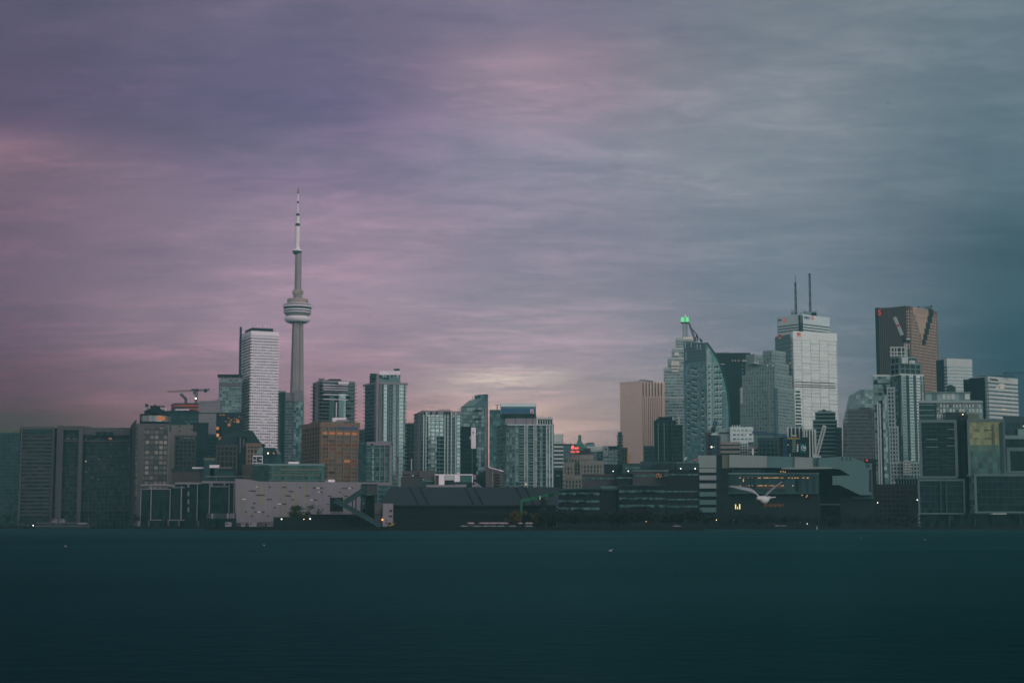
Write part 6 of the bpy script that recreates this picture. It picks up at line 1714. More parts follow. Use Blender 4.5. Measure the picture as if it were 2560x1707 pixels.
# ================================================================== the long green glass studios
b = B('studio_building', 'long low waterfront building with green window bands and an orange outline sign', 'building', at=(W(1570, 1300, 940).x, 950))
def seg(xs, y0, D, bands, dep=20, wm='teal_dim', cap=None):
    b.box('wall', xs, (y0, 1317), D, wm, dep)
    for y, h in bands: b.box('window_band', (xs[0] + 1.5, xs[1] - 1.5), (y, y + h), D - .3, 'g_green', .6, bay=1.5, fh=9)
    if cap: b.box('roof_edge', xs, (y0 - .8, y0 + 1.2), D - .6, cap, 3)
seg((1393, 1500), 1222, 930, ((1231, 6), (1250, 6), (1268, 6)), wm='shed_wall', cap='teal_dim')
mb = MB(); mb.xz([(1393, 1224), (1500, 1216), (1500, 1220), (1393, 1227)], 929, 12); mb.build('roof_edge', M['teal_dim'], b.o)
seg((1500.3, 1546), 1215, 934, (), wm='black_panel')
b.box('pale_top_band', (1501, 1546), (1214.5, 1226), 933.2, 'green_band', 1)
for i in range(11): b.box('band_slit', (1502 + i * 4, 1503.6 + i * 4), (1221, 1226.2), 932.7, 'black_panel', .5)
seg((1546.3, 1664), 1213, 931, ((1225, 6), (1243, 6), (1261, 7)), wm='shed_wall', cap='teal_dim')
seg((1664.3, 1746), 1190, 936, ((1226, 4), (1246, 4), (1263, 5)), wm='black_panel')
seg((1455, 1538), 1186, 950, ((1193, 5),), wm='concrete_dim', cap='concrete_mauve')
seg((1538.3, 1581), 1184, 946, ((1192, 4),), wm='black_panel')
seg((1581.3, 1672), 1176, 944, ((1186, 6),), wm='concrete_dim', cap='teal_band')
seg((1672.3, 1748), 1174, 949, ((1184, 4),), wm='shed_wall')
seg((1556, 1600), 1158, 972, ((1166, 6),), wm='teal_dim'); seg((1600.3, 1690), 1153, 976, (), wm='teal_dim'); seg((1690.3, 1748), 1156, 970, (), wm='teal_dim', cap='teal_band'); seg((1510, 1555.6), 1160, 978, (), wm='metal_dark'); seg((1640, 1688), 1158, 968, (), wm='metal_dark')
rnd = random.Random(8)
for i in range(40):
    x0 = rnd.choice((rnd.uniform(1395, 1490), rnd.uniform(1548, 1655))); y = rnd.choice((1234, 1253, 1271) if x0 < 1500 else (1228, 1246, 1265)); w = rnd.uniform(3, 12)
    b.box('dark_pane', (x0, x0 + w), (y, y + 3), 928.4 - .01 * i if x0 < 1500 else 929.4 - .01 * i, 'shed_wall', .3)
A_ = [(1645.2, 1184.2), (1642.4, 1184.0), (1640.6, 1187.0), (1641.2, 1191.5), (1643.2, 1193.0), (1645.0, 1191.5)]
B_ = [(1645.8, 1190.5), (1645.8, 1184.2), (1647.0, 1183.2), (1648.4, 1185), (1649.0, 1189.5), (1650.6, 1193.6), (1652.4, 1191.5), (1653.4, 1184.5)]
mb = MB()
for pl in (A_, B_):
    q = [W(x, y, 943.3) for x, y in pl]
    for u, v in zip(q, q[1:]): mb.bar(u, v, .24)
b.box('sign_board', (1639, 1661), (1178, 1199), 943.6, 'metal_dark', .3); mb.build('outline_lettering', M['neon_orange'], b.o)
def lamp_post(x, y, D, lab, mat='lamp_white', r=.42, base=None):
    r *= .5
    c = W(x, y, D)
    o = thing('street_lamp', lab, 'lamp', (c.x, c.y, base if base is not None else G0), 'waterfront lamps')
    mb = MB(); mb.bar((c.x, c.y + .3, o.location.z), (c.x, c.y + .3, c.z + .2), .16); mb.bar((c.x, c.y + .3, c.z + .25), (c.x, c.y - .1, c.z + .25), .12); mb.build('pole', M['metal_dark'], o)
    mb = MB(); mb.lathe((c.x, c.y - .1, c.z - r), [(0, 0), (r * .8, r * .4), (r, r), (r * .8, r * 1.6), (0, 2 * r)], 10, cap=False); mb.build('lamp_head', M[mat], o, True)
for x, y, dz, w in ((1533, 1177.5, 976, 'lit roof lamp above the studio roof, nearest the railway hotel'), (1570.5, 1177, 970, 'lit roof lamp on the studio roof in front of the yellow hoist'), (1702, 1171, 968, 'lit roof lamp over the studio roof end, farther from the white banded stair tower'), (1738, 1171, 968, 'lit roof lamp over the studio roof end, touching the white banded stair tower')):
    lamp_post(x, y, dz - 6, w, base=zz(1186, dz - 6) if x < 1600 else zz(1180, dz - 6))
for x, y, D, lab, mt, r in ((704, 1297, 833, 'bright quay lamp at the foot of the concrete hall', 'lamp_white', .45), (760, 1297, 833, 'dimmer of the two quay lamps under the round dark tree', 'lamp_warm', .28), (775.5, 1296.5, 833, 'brighter of the two quay lamps beside the bare tree', 'lamp_white', .42), (1615, 1303, 836, 'tiny yellow lamp among the dark trees under the studios', 'lamp_warm', .2),
        (2018, 1309, 1046, 'white quay lamp below the pale hull shaped building', 'lamp_white', .3), (2293, 1249, 1068, 'bright lamp at the corner of the stacked glass boxes', 'lamp_white', .45), (2194, 1256, 1080, 'white lamp at the end of the hull shaped building roof', 'lamp_white', .36), (1791, 1299, 1042, 'amber lamp at the foot of the white banded stair tower', 'lamp_warm', .38), (1682, 1309, 840, 'faint lamp at the end of the dark tree row', 'win_cream', .3),
        (1834, 1300, 1044, 'faint white lamp under the lit glass hall', 'win_cream', .32), (2000, 1305, 1046, 'faint pair lamp on the quay below the hull shaped building', 'win_cream', .35), (1936, 1310, 1046, 'faint low lamp on the quay below the lit hall centre', 'win_cream', .34)):
    lamp_post(x, y, D, lab, mt, r)
# ================================================================== hall with the hull shaped end
D = 1062
b = B('hull_building', 'large pale waterfront hall with a lit glass box and a hull shaped white end', 'building', at=(W(1960, 1290, D).x, D + 20))
b.box('stair_core', (1747, 1789), (1140, 1316), D + 3, 'shed_wall', 14)
for y0, y1 in ((1138, 1169), (1170.5, 1181), (1188, 1199.5), (1208, 1220.5), (1229, 1240.5), (1249, 1261), (1268, 1280)): b.box('white_band', (1745, 1790.5), (y0, y1), D, 'hull_white' if y1 < 1222 else 'hull_teal', 16)
b.box('dark_pane', (1790.7, 1806), (1137, 1200), D + 1.5, 'g_black', 12); b.box('green_wall', (1805, 1823), (1136.5, 1170), D + 1, 'olive', 12); b.box('stair_shaft', (1790.7, 1822), (1170, 1316), D + 2.5, 'shed_wall', 12)
sec = ((1823, 1917, 'hull_white'), (1917, 1958, 'hull_teal'), (1958, 1986.5, 'hull_teal'), (1986.5, 2015, 'hull_white'), (2015, 2032, 'hull_white'), (2032, 2060, 'hull_teal'))
for i, (x0, x1, mt) in enumerate(sec):
    y0 = 1136 + (x0 - 1823) * .035
    mb = MB(); mb.xz([(x0, y0), (x1, 1136 + (x1 - 1823) * .035), (x1, 1168.5 + (i % 2) * .3), (x0, 1168.5 + (i % 2) * .3)], D + (i % 3) * .5, 22); mb.build('roof_cladding', M[mt], b.o)
mb = MB(); mb.xz([(1953, 1172), (1956, 1168.8), (2040, 1166.5), (2080, 1168), (2080, 1171), (1990, 1172.5)], D - 5, 12); mb.build('canopy_fin', M['hull_white'], b.o)
mb = MB(); mb.xz([(1795, 1200), (1810, 1176), (1840, 1170), (2060, 1170), (2060, 1184), (1822, 1186)], D + 6, 14); mb.build('underside_shadow', M['black_panel'], b.o)  # black slab stands for the shadow under the curved roof
b.box('upper_glazing', (1830, 1900), (1173, 1184), D + 5, 'g_dark', 2, bay=2, fh=8)
for i in range(22): b.box('upper_pane', (1834 + i * 5.5, 1836.4 + i * 5.5), (1175, 1183), D + 4.6, 'teal_dim', .4) if i % 5 else None
b.box('glass_box', (1821, 2046), (1184, 1234), D + 2, 'g_dark', 16, bay=2.2, fh=12)
b.box('glass_box_edge', (1820, 2047), (1182, 1184.6), D + 1, 'teal_band', 18)
b.box('ceiling_void', (1840, 2040), (1188, 1192), D + 1.7, 'teal_dim', .4); b.box('glass_box_foot', (1820.5, 2046.5), (1230, 1234.2), D + 1.2, 'teal_dim', 1)
b.box('inner_screen', (1890, 1964), (1214.5, 1222), D + 1.7, 'brown_dim', .4)
rnd = random.Random(12)
for y, xs in ((1194, [1849, 1859, 1870, 1880] + [1893 + i * 3.1 for i in range(42)]), (1213.5, [1849, 1866, 1872, 1880] + [1893 + i * 3 for i in range(16)] + [1948, 1951, 1954, 1957, 1981])):
    for x in xs:
        if rnd.random() < .84: b.box('ceiling_lamp', (x, x + rnd.uniform(1.2, 2.4)), (y - 1.1, y + rnd.uniform(.6, 1.6)), D + 1.5, 'win_warm' if rnd.random() < .55 else 'win_orange', .4)
b.box('lit_panel', (1857.6, 1859.4), (1197, 1204), D + 1.4, 'win_warm', .4)
b.box('lower_front', (1800, 2050), (1234.4, 1317), D + 6, 'shed_wall', 12)
for x0, x1, y0 in ((1838, 1840, 1260), (1843.5, 1845, 1266), (1848, 1850.3, 1259.5)): b.box('lit_window', (x0, x1), (y0, 1272), D + 5.5, 'win_yellow', .6)
for i in range(16): b.box('lit_window', (1909 + i * 3.2, 1910.6 + i * 3.2), (1259, 1268 - (i % 4)), D + 5.6, 'win_dim' if i % 3 else 'brown_stone', .5)
for x, y in ((2004, 1236), (2017, 1237), (2015, 1240), (1951, 1177), (1957, 1177), (1962, 1178)): b.box('lit_window', (x, x + 2), (y, y + 2.4), D + 4, 'win_warm', .5)
b.box('window_band', (2050, 2100), (1258, 1262), D + 5.4, 'teal_dim', .4)
mb = MB(); mb.xz([(2046, 1144), (2090, 1141.5), (2128, 1142), (2150, 1151), (2165, 1157.5), (2178, 1158), (2178, 1174.5), (2173, 1175), (2173, 1229), (2179, 1231), (2179, 1237), (2150, 1237), (2128, 1226), (2098, 1212), (2081, 1212), (2081, 1189), (2125.5, 1188), (2098, 1172), (2070, 1171), (2046, 1170)], D - 2, 26)
mb.build('white_hull', M['hull_teal'], b.o)
b.box('dark_void', (2046.5, 2174), (1160, 1316), D + 24.5, 'black_panel', 5); b.box('back_hall', (2100, 2184), (1240, 1316), D + 8, 'shed_wall', 10)
b.box('low_roof', (2130, 2186), (1241, 1247), D + 5, 'teal_dim', 6)
for x in (2105, 2116, 2125): b.box('hull_slot', (x, x + 2.5), (1142.4, 1150), D - 2.4, 'teal_dim', .6)
for x in (2165.5, 2171): b.box('hull_slot', (x, x + 2.2), (1159, 1168), D - 2.4, 'metal_dark', .6)
b.box('red_lamp', (2165, 2169), (1148, 1152), D + 8, 'lamp_red', 1); b.box('sign_box', (2160, 2190), (1147, 1157), D + 9, 'black_panel', 3)
for x in (1975, 2035): b.mast(x, 1134, 1140, D + 8, .5, 'stone_pale')
b.box('gable_wing', (2180, 2190), (1157, 1316), D + 20, 'shed_wall', 8)
b.box('roof_horn', (1880, 1884), (1121, 1137), D + 10, 'stone_pale', 1)
s_ = B('satellite_dish', 'small pale dish antenna tilted upward on the studio roof', 'dish', at=(W(1715, 1150, 968).x, 968))
c = W(1715.5, 1146.5, 966); mb = MB(); mb.lathe((0, 0, 0), [(0, 0), (.7, .12), (1.2, .4), (1.25, .42), (.7, .2), (0, .1)], 18, cap=False)
rot = Matrix.Rotation(R(-60), 3, 'Y') @ Matrix.Rotation(R(30), 3, 'X'); mb.v = [c + rot @ v for v in mb.v]; mb.build('reflector', M['white_teal'], s_.o)
mb = MB(); mb.bar((c.x, c.y + .3, c.z), (c.x, c.y + .3, zz(1158, 966)), .25); mb.build('post', M['metal_dark'], s_.o)
s_ = B('lit_roof_sign', 'small pink lit box sign on the studio roof', 'sign', at=(W(1738, 1148, 966).x, 966)); s_.box('sign_face', (1735, 1741), (1147, 1151), 966, 'panel_red', .5); s_.mast(1738, 1151, 1158, 966.4, .3, 'metal_dark', 'post')
# ================================================================== things on the quay
rnd = random.Random(21)
first = None
for i, (x0, x1, lab) in enumerate(((563, 577, 'wider white site trailer beside the slatted screen'), (603, 612, 'small white site trailer, second along from the slatted screen'), (622, 641, 'white site trailer in the middle of the trailer row'), (646, 664, 'dull grey site trailer next to the middle white one'), (668, 692, 'long pale site trailer near the black quay wall'), (693, 710, 'last pale site trailer of the row, under the bright quay lamp'))):
    Dd = 842 + i % 2
    o = thing('site_trailer', lab, 'trailer', (W((x0 + x1) / 2, 1316, Dd).x, Dd + 1.2, G0), 'site trailers along the concrete hall')
    a0, a1 = W(x0, 1316, Dd).x, W(x1, 1316, Dd).x
    mb = MB(); mb.box(((a0 + a1) / 2, Dd + 1.2, G0 + 1.65), ((a1 - a0) / 2, 1.2, 1.2)); mb.build('body', M[('mauve_grey', 'mauve_grey', 'mauve_grey', 'concrete_mauve', 'mauve_grey', 'mauve_grey')[i]], o)
    mb = MB(); mb.box(((a0 + a1) / 2, Dd + 1.2, G0 + 2.9), ((a1 - a0) / 2 + .1, 1.3, .05)); mb.build('roof', M['concrete_mauve'], o)
    mb = MB(); mb.box((a0 + .9, Dd - .01, G0 + 1.9), (.35, .02, .35)); mb.build('window', M['g_black'], o)
    for q in (a0 + .6, a1 - .6):
        mb = MB(); mb.box((q, Dd + 1.2, G0 + .22), (.25, .9, .22)); mb.build('block_foot', M['black_panel'], o)
# pale pink umbrellas
um = None
ux = [1174, 1180] + [1203 + i * 7 for i in range(10)] + [1300, 1318, 1326]
for i, x in enumerate(ux):
    p_ = W(x, 1312, 828 + (i % 3))
    loc = Vector((p_.x, p_.y, G0))
    lab = 'pale pink beach umbrella open in the long umbrella line under the slate roof' if 2 <= i <= 11 else ('pale pink beach umbrella of the pair standing apart before the dark shed' if i < 2 else 'pale beach umbrella beyond the yellowish tree')
    if um is None:
        um = thing('beach_umbrella', lab, 'umbrella', loc, 'pink beach umbrellas')
        mb = MB(); mb.lathe(loc, [(1.45, 2.15), (1.1, 2.42), (.6, 2.62), (0, 2.75)], 8, cap=False); mb.lathe(loc, [(1.45, 2.15), (1.44, 2.0)], 8, cap=False); mb.build('canopy', M['pink_cloth'], um)
        mb = MB(); mb.bar(loc, loc + Vector((0, 0, 2.6)), .07); mb.build('pole', M['white_paint'], um)
    else:
        c = copy_tree(um); c.location = loc; c['label'] = lab
# parked cars
def car(loc, mt, lab):
    o = thing('parked_car', lab, 'car', loc, 'cars parked on the quay')
    x, y, z = loc
    pr = [(-2.1, .35), (-2.15, .75), (-1.3, .9), (-.8, 1.4), (.7, 1.42), (1.3, .95), (2.1, .8), (2.15, .35)]
    mb = MB(); A_ = [Vector((x + u, y - .85, z + v)) for u, v in pr]; B2 = [Vector((x + u, y + .85, z + v)) for u, v in pr]
    mb.face(A_[::-1]); mb.face(B2)
    for i in range(len(pr)): j = (i + 1) % len(pr); mb.face([A_[i], A_[j], B2[j], B2[i]])
    mb.build('body', M[mt], o)
    for x0, x1 in ((-.95, -.1), (0, .95)):
        mb = MB(); mb.face([(x + x0 + (.2 if x0 < -.5 else 0), y - .86, z + .95), (x + x1, y - .86, z + .95), (x + x1 - (.3 if x1 > .5 else 0), y - .86, z + 1.34), (x + x0 + (.35 if x0 < -.5 else 0), y - .86, z + 1.34)]); mb.build('window', M['g_black'], o)
    for q in (-1.35, 1.35):
        for s in (-.86, .72):
            mb = MB(); ring = [Vector((x + q + .33 * math.cos(2 * math.pi * k / 12), y + s, z + .33 + .33 * math.sin(2 * math.pi * k / 12))) for k in range(12)]; bk = [v + Vector((0, .14, 0)) for v in ring]
            mb.face(ring[::-1]); mb.face(bk)
            for k in range(12): mb.face([ring[k], ring[(k + 1) % 12], bk[(k + 1) % 12], bk[k]])
            mb.build('wheel', M['black_panel'], o)
for x, mt, lab in ((1160, 'car_paint', 'silver car parked before the umbrella pair'), (1192, 'mauve_grey', 'white car parked in the gap between the umbrella pair and line'), (1216, 'car_paint', 'silver car parked under the umbrella line, nearer the pair'), (1232, 'mauve_grey', 'white car parked under the middle of the umbrella line'), (1252, 'car_paint', 'silver car parked under the umbrella line end'), (1281, 'mauve_grey', 'white car parked beneath the yellowish tree'), (1322, 'car_paint', 'silver car parked beyond the yellowish tree'),
        (1053, 'metal_dark', 'dark car parked alone before the black shed wall')):
    q = W(x, 1316, 825.5); car((q.x, q.y, G0), mt, lab)
for x, mt, lab in ((1945, 'car_paint', 'silver car parked below the lit hall centre'), (1958, 'mauve_grey', 'white car parked below the lit hall, next to the silver one'), (1692, 'mauve_grey', 'white car parked at the end of the dark tree row')):
    q = W(x, 1316, 1046 if x > 1760 else 826); car((q.x, q.y, G0), mt, lab)
# ferry
D = 1130
o = thing('ferry_boat', 'long white two decked ferry moored below the dark hotel slab', 'boat', (W(150, 1318, D).x, D, 0))
def sh(name, pts, d, dep, mt):
    mb = MB(); P_ = [W(x, y, d) for x, y in pts]
    for p_ in P_: p_.z = max(p_.z, .05)
    Q_ = [p_ + Vector((0, dep, 0)) for p_ in P_]
    if sum(P_[i].x * P_[(i + 1) % len(P_)].z - P_[(i + 1) % len(P_)].x * P_[i].z for i in range(len(P_))) < 0: P_.reverse(); Q_.reverse()
    mb.face(P_); mb.face(Q_[::-1])
    for i in range(len(P_)): j = (i + 1) % len(P_); mb.face([P_[j], P_[i], Q_[i], Q_[j]])
    return mb.build(name, M[mt], o)
sh('hull', [(84, 1315), (230, 1314.5), (224, 1321), (92, 1321)], D - 5, 9, 'metal_dark')
sh('main_deck', [(90, 1310.5), (210, 1310.5), (212, 1315.2), (88, 1315.2)], D - 4.6, 8, 'g_dark'); sh('deck_wall', [(88, 1313), (226, 1313.6), (226, 1315.6), (88, 1315.6)], D - 5.2, 9.4, 'concrete_mauve')
sh('upper_deck', [(92, 1305), (188, 1305.5), (190, 1308), (90, 1308)], D - 4.8, 8.6, 'concrete_mauve')
for x in range(96, 206, 8): sh('deck_post', [(x, 1308), (x + 1, 1308), (x + 1, 1313), (x, 1313)], D - 4.9, .4, 'concrete_mauve')
for x in (132, 151): sh('wheelhouse', [(x, 1297), (x + 6, 1297), (x + 8, 1305), (x - 3, 1305)], D - 3, 4, 'mauve_grey'); sh('wheelhouse_window', [(x + .6, 1299), (x + 5.6, 1299), (x + 6, 1301.4), (x, 1301.4)], D - 3.2, .3, 'black_panel')
sh('deck_house', [(196, 1306), (214, 1306), (214, 1310), (196, 1310)], D - 4, 5, 'mauve_grey')
for x, mt, lab in ((83, 'lamp_white', 'bright lamp at the bow of the moored ferry'), (70, 'win_cream', 'faint lamp standing off the bow of the moored ferry')): lamp_post(x, 1313, D + 22, lab, mt, .5 if x == 83 else .4)
for x, y in ((221, 1296), (221, 1310.5)): 
    c = W(x, y, D + 22); mb = MB(); 
    q = thing('harbour_light', 'dim red harbour light past the ferry stern, the %s of two' % ('higher' if y < 1300 else 'lower'), 'lamp', (c.x, c.y, G0), 'red harbour lights'); mb.bar((c.x, c.y + .2, G0), (c.x, c.y + .2, c.z), .15); mb.build('post', M['metal_dark'], q)
    mb = MB(); mb.lathe((c.x, c.y, c.z - .3), [(0, 0), (.25, .12), (.3, .3), (.25, .48), (0, .6)], 8, cap=False); mb.build('lamp_head', M['panel_red'], q)
# ================================================================== trees
def leafmat(name, ca, cb):
    m, t, out = nt(name)
    g = N(t, 'ShaderNodeNewGeometry'); d = N(t, 'ShaderNodeBsdfDiffuse')
    w = N(t, 'ShaderNodeTexWhiteNoise', noise_dimensions='1D'); t.links.new(g.outputs['Random Per Island'], w.inputs['W'])
    t.links.new(mixc(t, w.outputs['Value'], ca, cb), d.inputs[0]); t.links.new(d.outputs[0], out.inputs[0])
    return m
M['leaf_dark'] = leafmat('leaf_dark', (.010, .016, .013), (.032, .036, .026)); M['leaf_green'] = leafmat('leaf_green', (.016, .032, .014), (.05, .07, .025)); M['leaf_gold'] = leafmat('leaf_gold', (.05, .045, .012), (.12, .085, .025)); M['leaf_bare'] = leafmat('leaf_bare', (.03, .028, .024), (.06, .05, .04))
def tree(loc, h, w, seed, leaf, n, lab, name='tree', fill=1.0, group=None, dense=.55):
    rnd = random.Random(seed)
    o = thing(name, lab, 'tree', loc, group)
    L = Vector(loc); mb = MB()
    def limb(a, d, ln, r, dep):
        b_ = a + d * ln; n_ = 6
        u = d.cross(Vector((.3, .9, .1))).normalized(); v = d.cross(u)
        A_ = [a + (u * math.cos(2 * math.pi * i / n_) + v * math.sin(2 * math.pi * i / n_)) * r for i in range(n_)]
        B2 = [b_ + (u * math.cos(2 * math.pi * i / n_) + v * math.sin(2 * math.pi * i / n_)) * r * .6 for i in range(n_)]
        for i in range(n_): mb.face([A_[i], A_[(i + 1) % n_], B2[(i + 1) % n_], B2[i]])
        tips.append(b_)
        if dep > 0:
            for k in range(3):
                dd = (d + Vector((rnd.uniform(-.8, .8), rnd.uniform(-.8, .8), rnd.uniform(.0, .6)))).normalized()
                limb(b_ - d * ln * .1 * k, dd, ln * rnd.uniform(.55, .75), r * .55, dep - 1)
    tips = []
    limb(L, Vector((rnd.uniform(-.05, .05), 0, 1)).normalized(), h * .34, h * .022 + .06, 3)
    mb.build('trunk', M['bark'], o)
    mb = MB()
    cl = [L + Vector((rnd.gauss(0, w * .24), rnd.gauss(0, w * .24), h * rnd.uniform(.36, .93))) for _ in range(16)]
    for q in range(n):
        c = rnd.choice(cl if rnd.random() < fill else tips) if tips else rnd.choice(cl)
        p_ = c + Vector((rnd.gauss(0, w * .10), rnd.gauss(0, w * .10), rnd.gauss(0, h * .065)))
        if p_.z < L.z + h * .16: continue
        s = dense * rnd.uniform(.5, 1.1)
        a_, b_ = Vector((rnd.gauss(0, 1), rnd.gauss(0, 1), rnd.gauss(0, 1))).normalized(), Vector((rnd.gauss(0, 1), rnd.gauss(0, 1), rnd.gauss(0, 1))).normalized()
        mb.face([p_ - a_ * s, p_ + b_ * s * .6, p_ + a_ * s, p_ - b_ * s * .6])
    mb.build('crown', M[leaf], o)
    return o
def at(x, D): q = W(x, 1316, D); return (q.x, D, G0)
tree(at(748, 856), 11.5, 12, 1, 'leaf_green', 1500, 'round dark green tree between the quay lamps and the concrete hall', 'broadleaf_tree')
tree(at(735, 853), 8.5, 8, 11, 'leaf_green', 700, 'smaller dark green tree pressed against the round one', 'broadleaf_tree')
tree(at(789, 860), 13, 11, 2, 'leaf_bare', 260, 'bare branched tree before the concrete hall beside the round green one', 'bare_tree', .1, dense=.3)
tree(at(1286, 829), 8.6, 8.5, 3, 'leaf_gold', 1100, 'yellowish round tree below the green crane leg', 'broadleaf_tree')
tree(at(1340, 838), 8.0, 7, 4, 'leaf_gold', 380, 'thin rusty tree under the green crane house', 'broadleaf_tree', .5)
protos = [tree(at(1366, 832), 9, 7.5, 31, 'leaf_dark', 620, 'dark leafless shore tree of the row under the studios', 'shore_tree', .55, 'dark shore trees'), tree(at(1384, 836), 8, 7, 32, 'leaf_dark', 560, 'dark leafless shore tree of the row under the studios', 'shore_tree', .5, 'dark shore trees'), tree(at(1400, 833), 9.5, 8, 33, 'leaf_dark', 640, 'dark leafless shore tree of the row under the studios', 'shore_tree', .6, 'dark shore trees')]
rnd = random.Random(77)
x = 1416
while x < 1752:
    c = copy_tree(protos[rnd.randrange(3)]); c.location = at(x + rnd.uniform(-4, 4), 832 + rnd.uniform(0, 8)); c.rotation_euler.z = rnd.uniform(0, 6.2); k = rnd.uniform(.75, 1.1); c.scale = (k, k, k)
    x += 15
x = 1765
while x < 2290:
    c = copy_tree(protos[rnd.randrange(3)]); c.location = at(x + rnd.uniform(-5, 5), 1048 + rnd.uniform(-2, 8)); c.rotation_euler.z = rnd.uniform(0, 6.2); k = rnd.uniform(.7, 1.0); c.scale = (k, k, k)
    c['label'] = 'dark leafless shore tree of the row under the pale hull shaped hall'
    x += 17
tree(at(16, 1165), 9, 9, 51, 'leaf_dark', 600, 'dark tree at the picture edge near the ferry lamps', 'broadleaf_tree')
tree(at(338, 1165), 9, 6, 52, 'leaf_dark', 420, 'dark slim tree before the beige hotel tower foot', 'broadleaf_tree')
# mooring post at the water's edge
q = W(2042.5, 1323, QR - 3); o = thing('mooring_post', 'small pale post at the water edge below the hull shaped hall', 'post', (q.x, q.y, 0)); mb = MB(); mb.lathe((q.x, q.y, 0), [(.3, 0), (.3, 1.6), (.36, 1.7), (.2, 1.95), (0, 2.0)], 10); mb.build('post', M['stone_pale'], o)
# ================================================================== birds
def swept(mb, cs, m=0):
    """rings of 3D points joined, ends capped"""
    n = len(cs[0])
    for A_, B2 in zip(cs, cs[1:]):
        for i in range(n): mb.face([A_[i], A_[(i + 1) % n], B2[(i + 1) % n], B2[i]], m)
    mb.face(cs[0][::-1], m); mb.face(cs[-1], m)
D = 28.0
P_ = lambda x, y, dd=0: W(x, y, D + dd)
o = thing('seagull', 'white seagull flying low with both wings raised in front of the lit hall', 'bird', P_(1906, 1248))
# body from tail (away, to one side) to beak (towards the viewer): continuous lofted form
spine = [(1925, 1243.5, .17, .012, .030), (1921, 1244.5, .12, .026, .030), (1915, 1247.5, .05, .060, .058), (1909, 1249.5, -.02, .078, .074), (1903, 1248.5, -.09, .066, .064), (1899, 1246.2, -.15, .046, .047), (1897, 1245.2, -.19, .044, .043), (1895.6, 1245.8, -.225, .030, .028), (1895, 1246.4, -.245, .010, .010)]
mb = MB(); cs = []
for i, (x, y, dd, rx, rz) in enumerate(spine):
    c = P_(x, y, dd)
    q0 = P_(*spine[max(0, i - 1)][:3]); q1 = P_(*spine[min(len(spine) - 1, i + 1)][:3]); d = (q1 - q0).normalized()
    u = d.cross(Vector((0, 0, 1))).normalized(); v = u.cross(d)
    cs.append([c + u * (rx * math.cos(2 * math.pi * k / 16)) + v * (rz * math.sin(2 * math.pi * k / 16)) for k in range(16)])
swept(mb, cs); mb.build('body', M['feather_white'], o, True)
def wing(rows, name, mats, dk=0):
    mb = MB(); cs = []
    for (x, y, dd, ch, th_, dr) in rows:
        c = P_(x, y, dd); le = c + Vector((0, -ch * .35, 0)); cr = Vector((0, ch, ch * dr))
        pts = [le, le + cr * .25 + Vector((0, 0, th_)), le + cr * .6 + Vector((0, 0, th_ * .7)), le + cr, le + cr * .6 - Vector((0, 0, th_ * .25)), le + cr * .2 - Vector((0, 0, th_ * .5))]
        cs.append(pts)
    k = len(cs) - 2
    for j, (A_, B2) in enumerate(zip(cs, cs[1:])):
        for i in range(6): mb.face([A_[i], A_[(i + 1) % 6], B2[(i + 1) % 6], B2[i]], 1 if j >= k - dk else 0)
    mb.face(cs[0][::-1]); mb.face(cs[-1], 1)
    return mb.build(name, mats, o, True)
wing([(1897, 1244, -.02, .20, .022, .35), (1888, 1235.5, 0, .21, .02, .4), (1878, 1230, .0, .20, .018, .42), (1862, 1226, .0, .18, .014, .42), (1845, 1222, .02, .16, .01, .4), (1832, 1218.4, .05, .12, .008, .35), (1822, 1216.6, .09, .06, .005, .25), (1815, 1215.6, .12, .02, .003, .1)], 'wing', [M['feather_grey'], M['feather_dark']])
wing([(1912, 1243, .02, .20, .022, .15), (1918, 1236, .03, .20, .02, .15), (1927, 1227, .04, .19, .016, .12), (1940, 1216, .05, .17, .013, .1), (1955, 1204.5, .06, .14, .01, .08), (1967, 1195, .08, .10, .007, .05), (1976, 1186, .11, .05, .005, .01), (1980, 1182, .13, .015, .003, 0)], 'wing', [M['feather_grey'], M['feather_dark']], 2)
mb = MB(); cs = []
for x, y, dd, w_ in ((1921, 1244.5, .12, .05), (1928, 1243, .20, .075), (1933, 1242, .27, .09)):
    c = P_(x, y, dd); cs.append([c + Vector((-w_ * .6, 0, -.004)), c + Vector((w_ * .6, .03, -.004)), c + Vector((w_ * .6, .03, .006)), c + Vector((-w_ * .6, 0, .006))])
swept(mb, cs); mb.build('tail', M['feather_white'], o)
mb = MB(); c0, c1 = P_(1895.2, 1246.2, -.24), P_(1893.6, 1247.4, -.29); mb.lathe((0, 0, 0), [(.011, 0), (.009, .02), (.002, .055)], 8)
rot = (c1 - c0).to_track_quat('Z', 'Y').to_matrix(); mb.v = [c0 + rot @ v for v in mb.v]; mb.build('beak', M['beak'], o)
for dx in (-1.9, 1.6):
    c = P_(1896.6 + dx * .9, 1244.4, -.205 if dx < 0 else -.215); mb = MB(); mb.lathe((c.x, c.y, c.z - .006), [(0, 0), (.005, .002), (.006, .006), (.005, .01), (0, .012)], 8, cap=False); mb.build('eye', M['black_panel'], o)
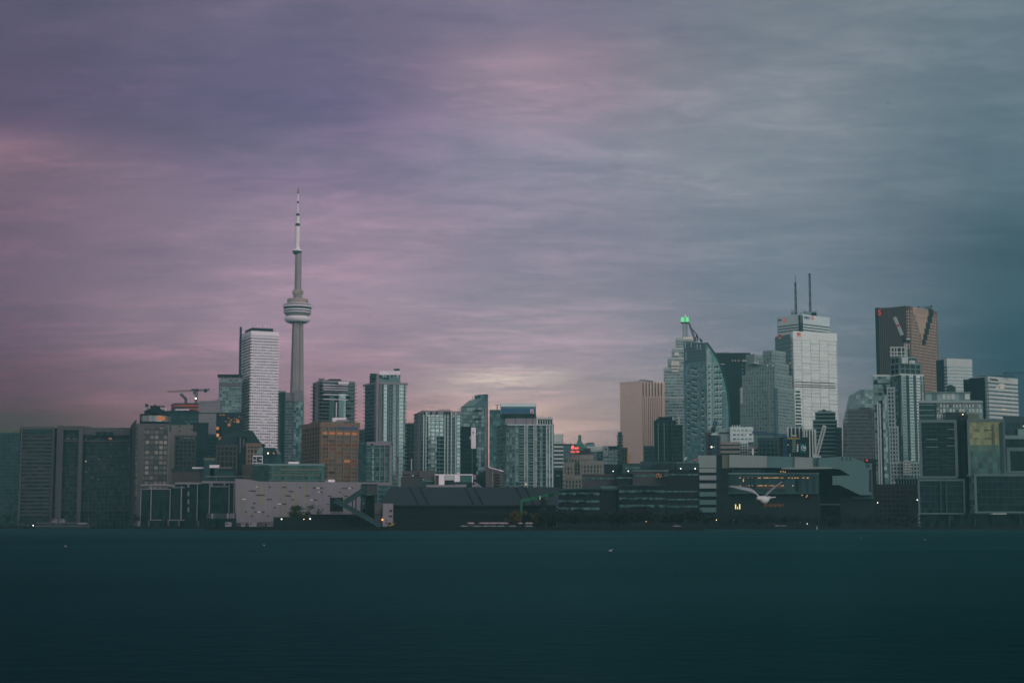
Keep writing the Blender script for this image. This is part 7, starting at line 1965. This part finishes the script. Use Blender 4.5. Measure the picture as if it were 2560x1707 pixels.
# floating gulls
fg = None
for x, y, lab in ((1526, 1378, 'white gull resting on the water, whitest and below the studio sign'), (164, 1367, 'grey gull resting on the water below the moored ferry'), (660, 1363, 'tiny gull resting on the water below the site trailers'), (2312, 1350, 'tiny gull resting on the water below the stacked glass boxes'), (2153, 1345, 'tiny gull resting on the water below the hull shaped white end')):
    d = ray(x, y); t_ = -CAM.z / d.z; L = CAM + d * t_
    if fg is None:
        fg = o = thing('floating_gull', lab, 'bird', L, 'gulls resting on the water')
        mb = MB(); cs = []
        for u, z, rx, rz in ((-.24, .16, .012, .01), (-.17, .12, .06, .05), (-.05, .09, .10, .09), (.08, .10, .09, .09), (.15, .16, .05, .055), (.18, .25, .045, .045), (.215, .27, .03, .03), (.235, .265, .008, .008)):
            cs.append([L + Vector((u, rx * math.cos(2 * math.pi * k / 12), z + rz * math.sin(2 * math.pi * k / 12))) for k in range(12)])
        swept(mb, cs); mb.build('body', M['feather_white'], o, True)
        mb = MB(); mb.box(L + Vector((-.06, -.085, .14)), (.15, .02, .035)); mb.build('folded_wing', M['feather_grey'], o)
        mb = MB(); mb.box(L + Vector((-.06, .085, .14)), (.15, .02, .035)); mb.build('folded_wing', M['feather_grey'], o)
        mb = MB(); mb.bar(L + Vector((.23, 0, .265)), L + Vector((.29, 0, .255)), .016); mb.build('beak', M['beak'], o)
    else:
        c = copy_tree(fg); c.location = L; c['label'] = lab; c.rotation_euler.z = x * 1.7; k = .9 if x < 200 else .7; c.scale = (k, k, k)
# distant bird
L = W(2220, 258.5, 420)
o = thing('distant_bird', 'tiny dark bird gliding alone high in the grey sky', 'bird', L)
mb = MB(); cs = []
for u, rx in ((-.2, .01), (-.08, .06), (.06, .08), (.17, .05), (.24, .01)): cs.append([L + Vector((rx * math.cos(2 * math.pi * k / 10), u, rx * math.sin(2 * math.pi * k / 10))) for k in range(10)])
swept(mb, cs); mb.build('body', M['feather_dark'], o)
for s in (-1, 1):
    mb = MB(); cs = []
    for q, z, ch, th_ in ((.03, .03, .2, .04), (.22, .07, .2, .03), (.42, .10, .14, .02), (.56, .16, .04, .01)):
        c = L + Vector((s * q, 0, z)); cs.append([c + Vector((0, -ch / 2, -th_)), c + Vector((0, ch / 2, -th_)), c + Vector((0, ch / 2, th_)), c + Vector((0, -ch / 2, th_))])
    swept(mb, cs); mb.build('wing', M['feather_dark'], o)
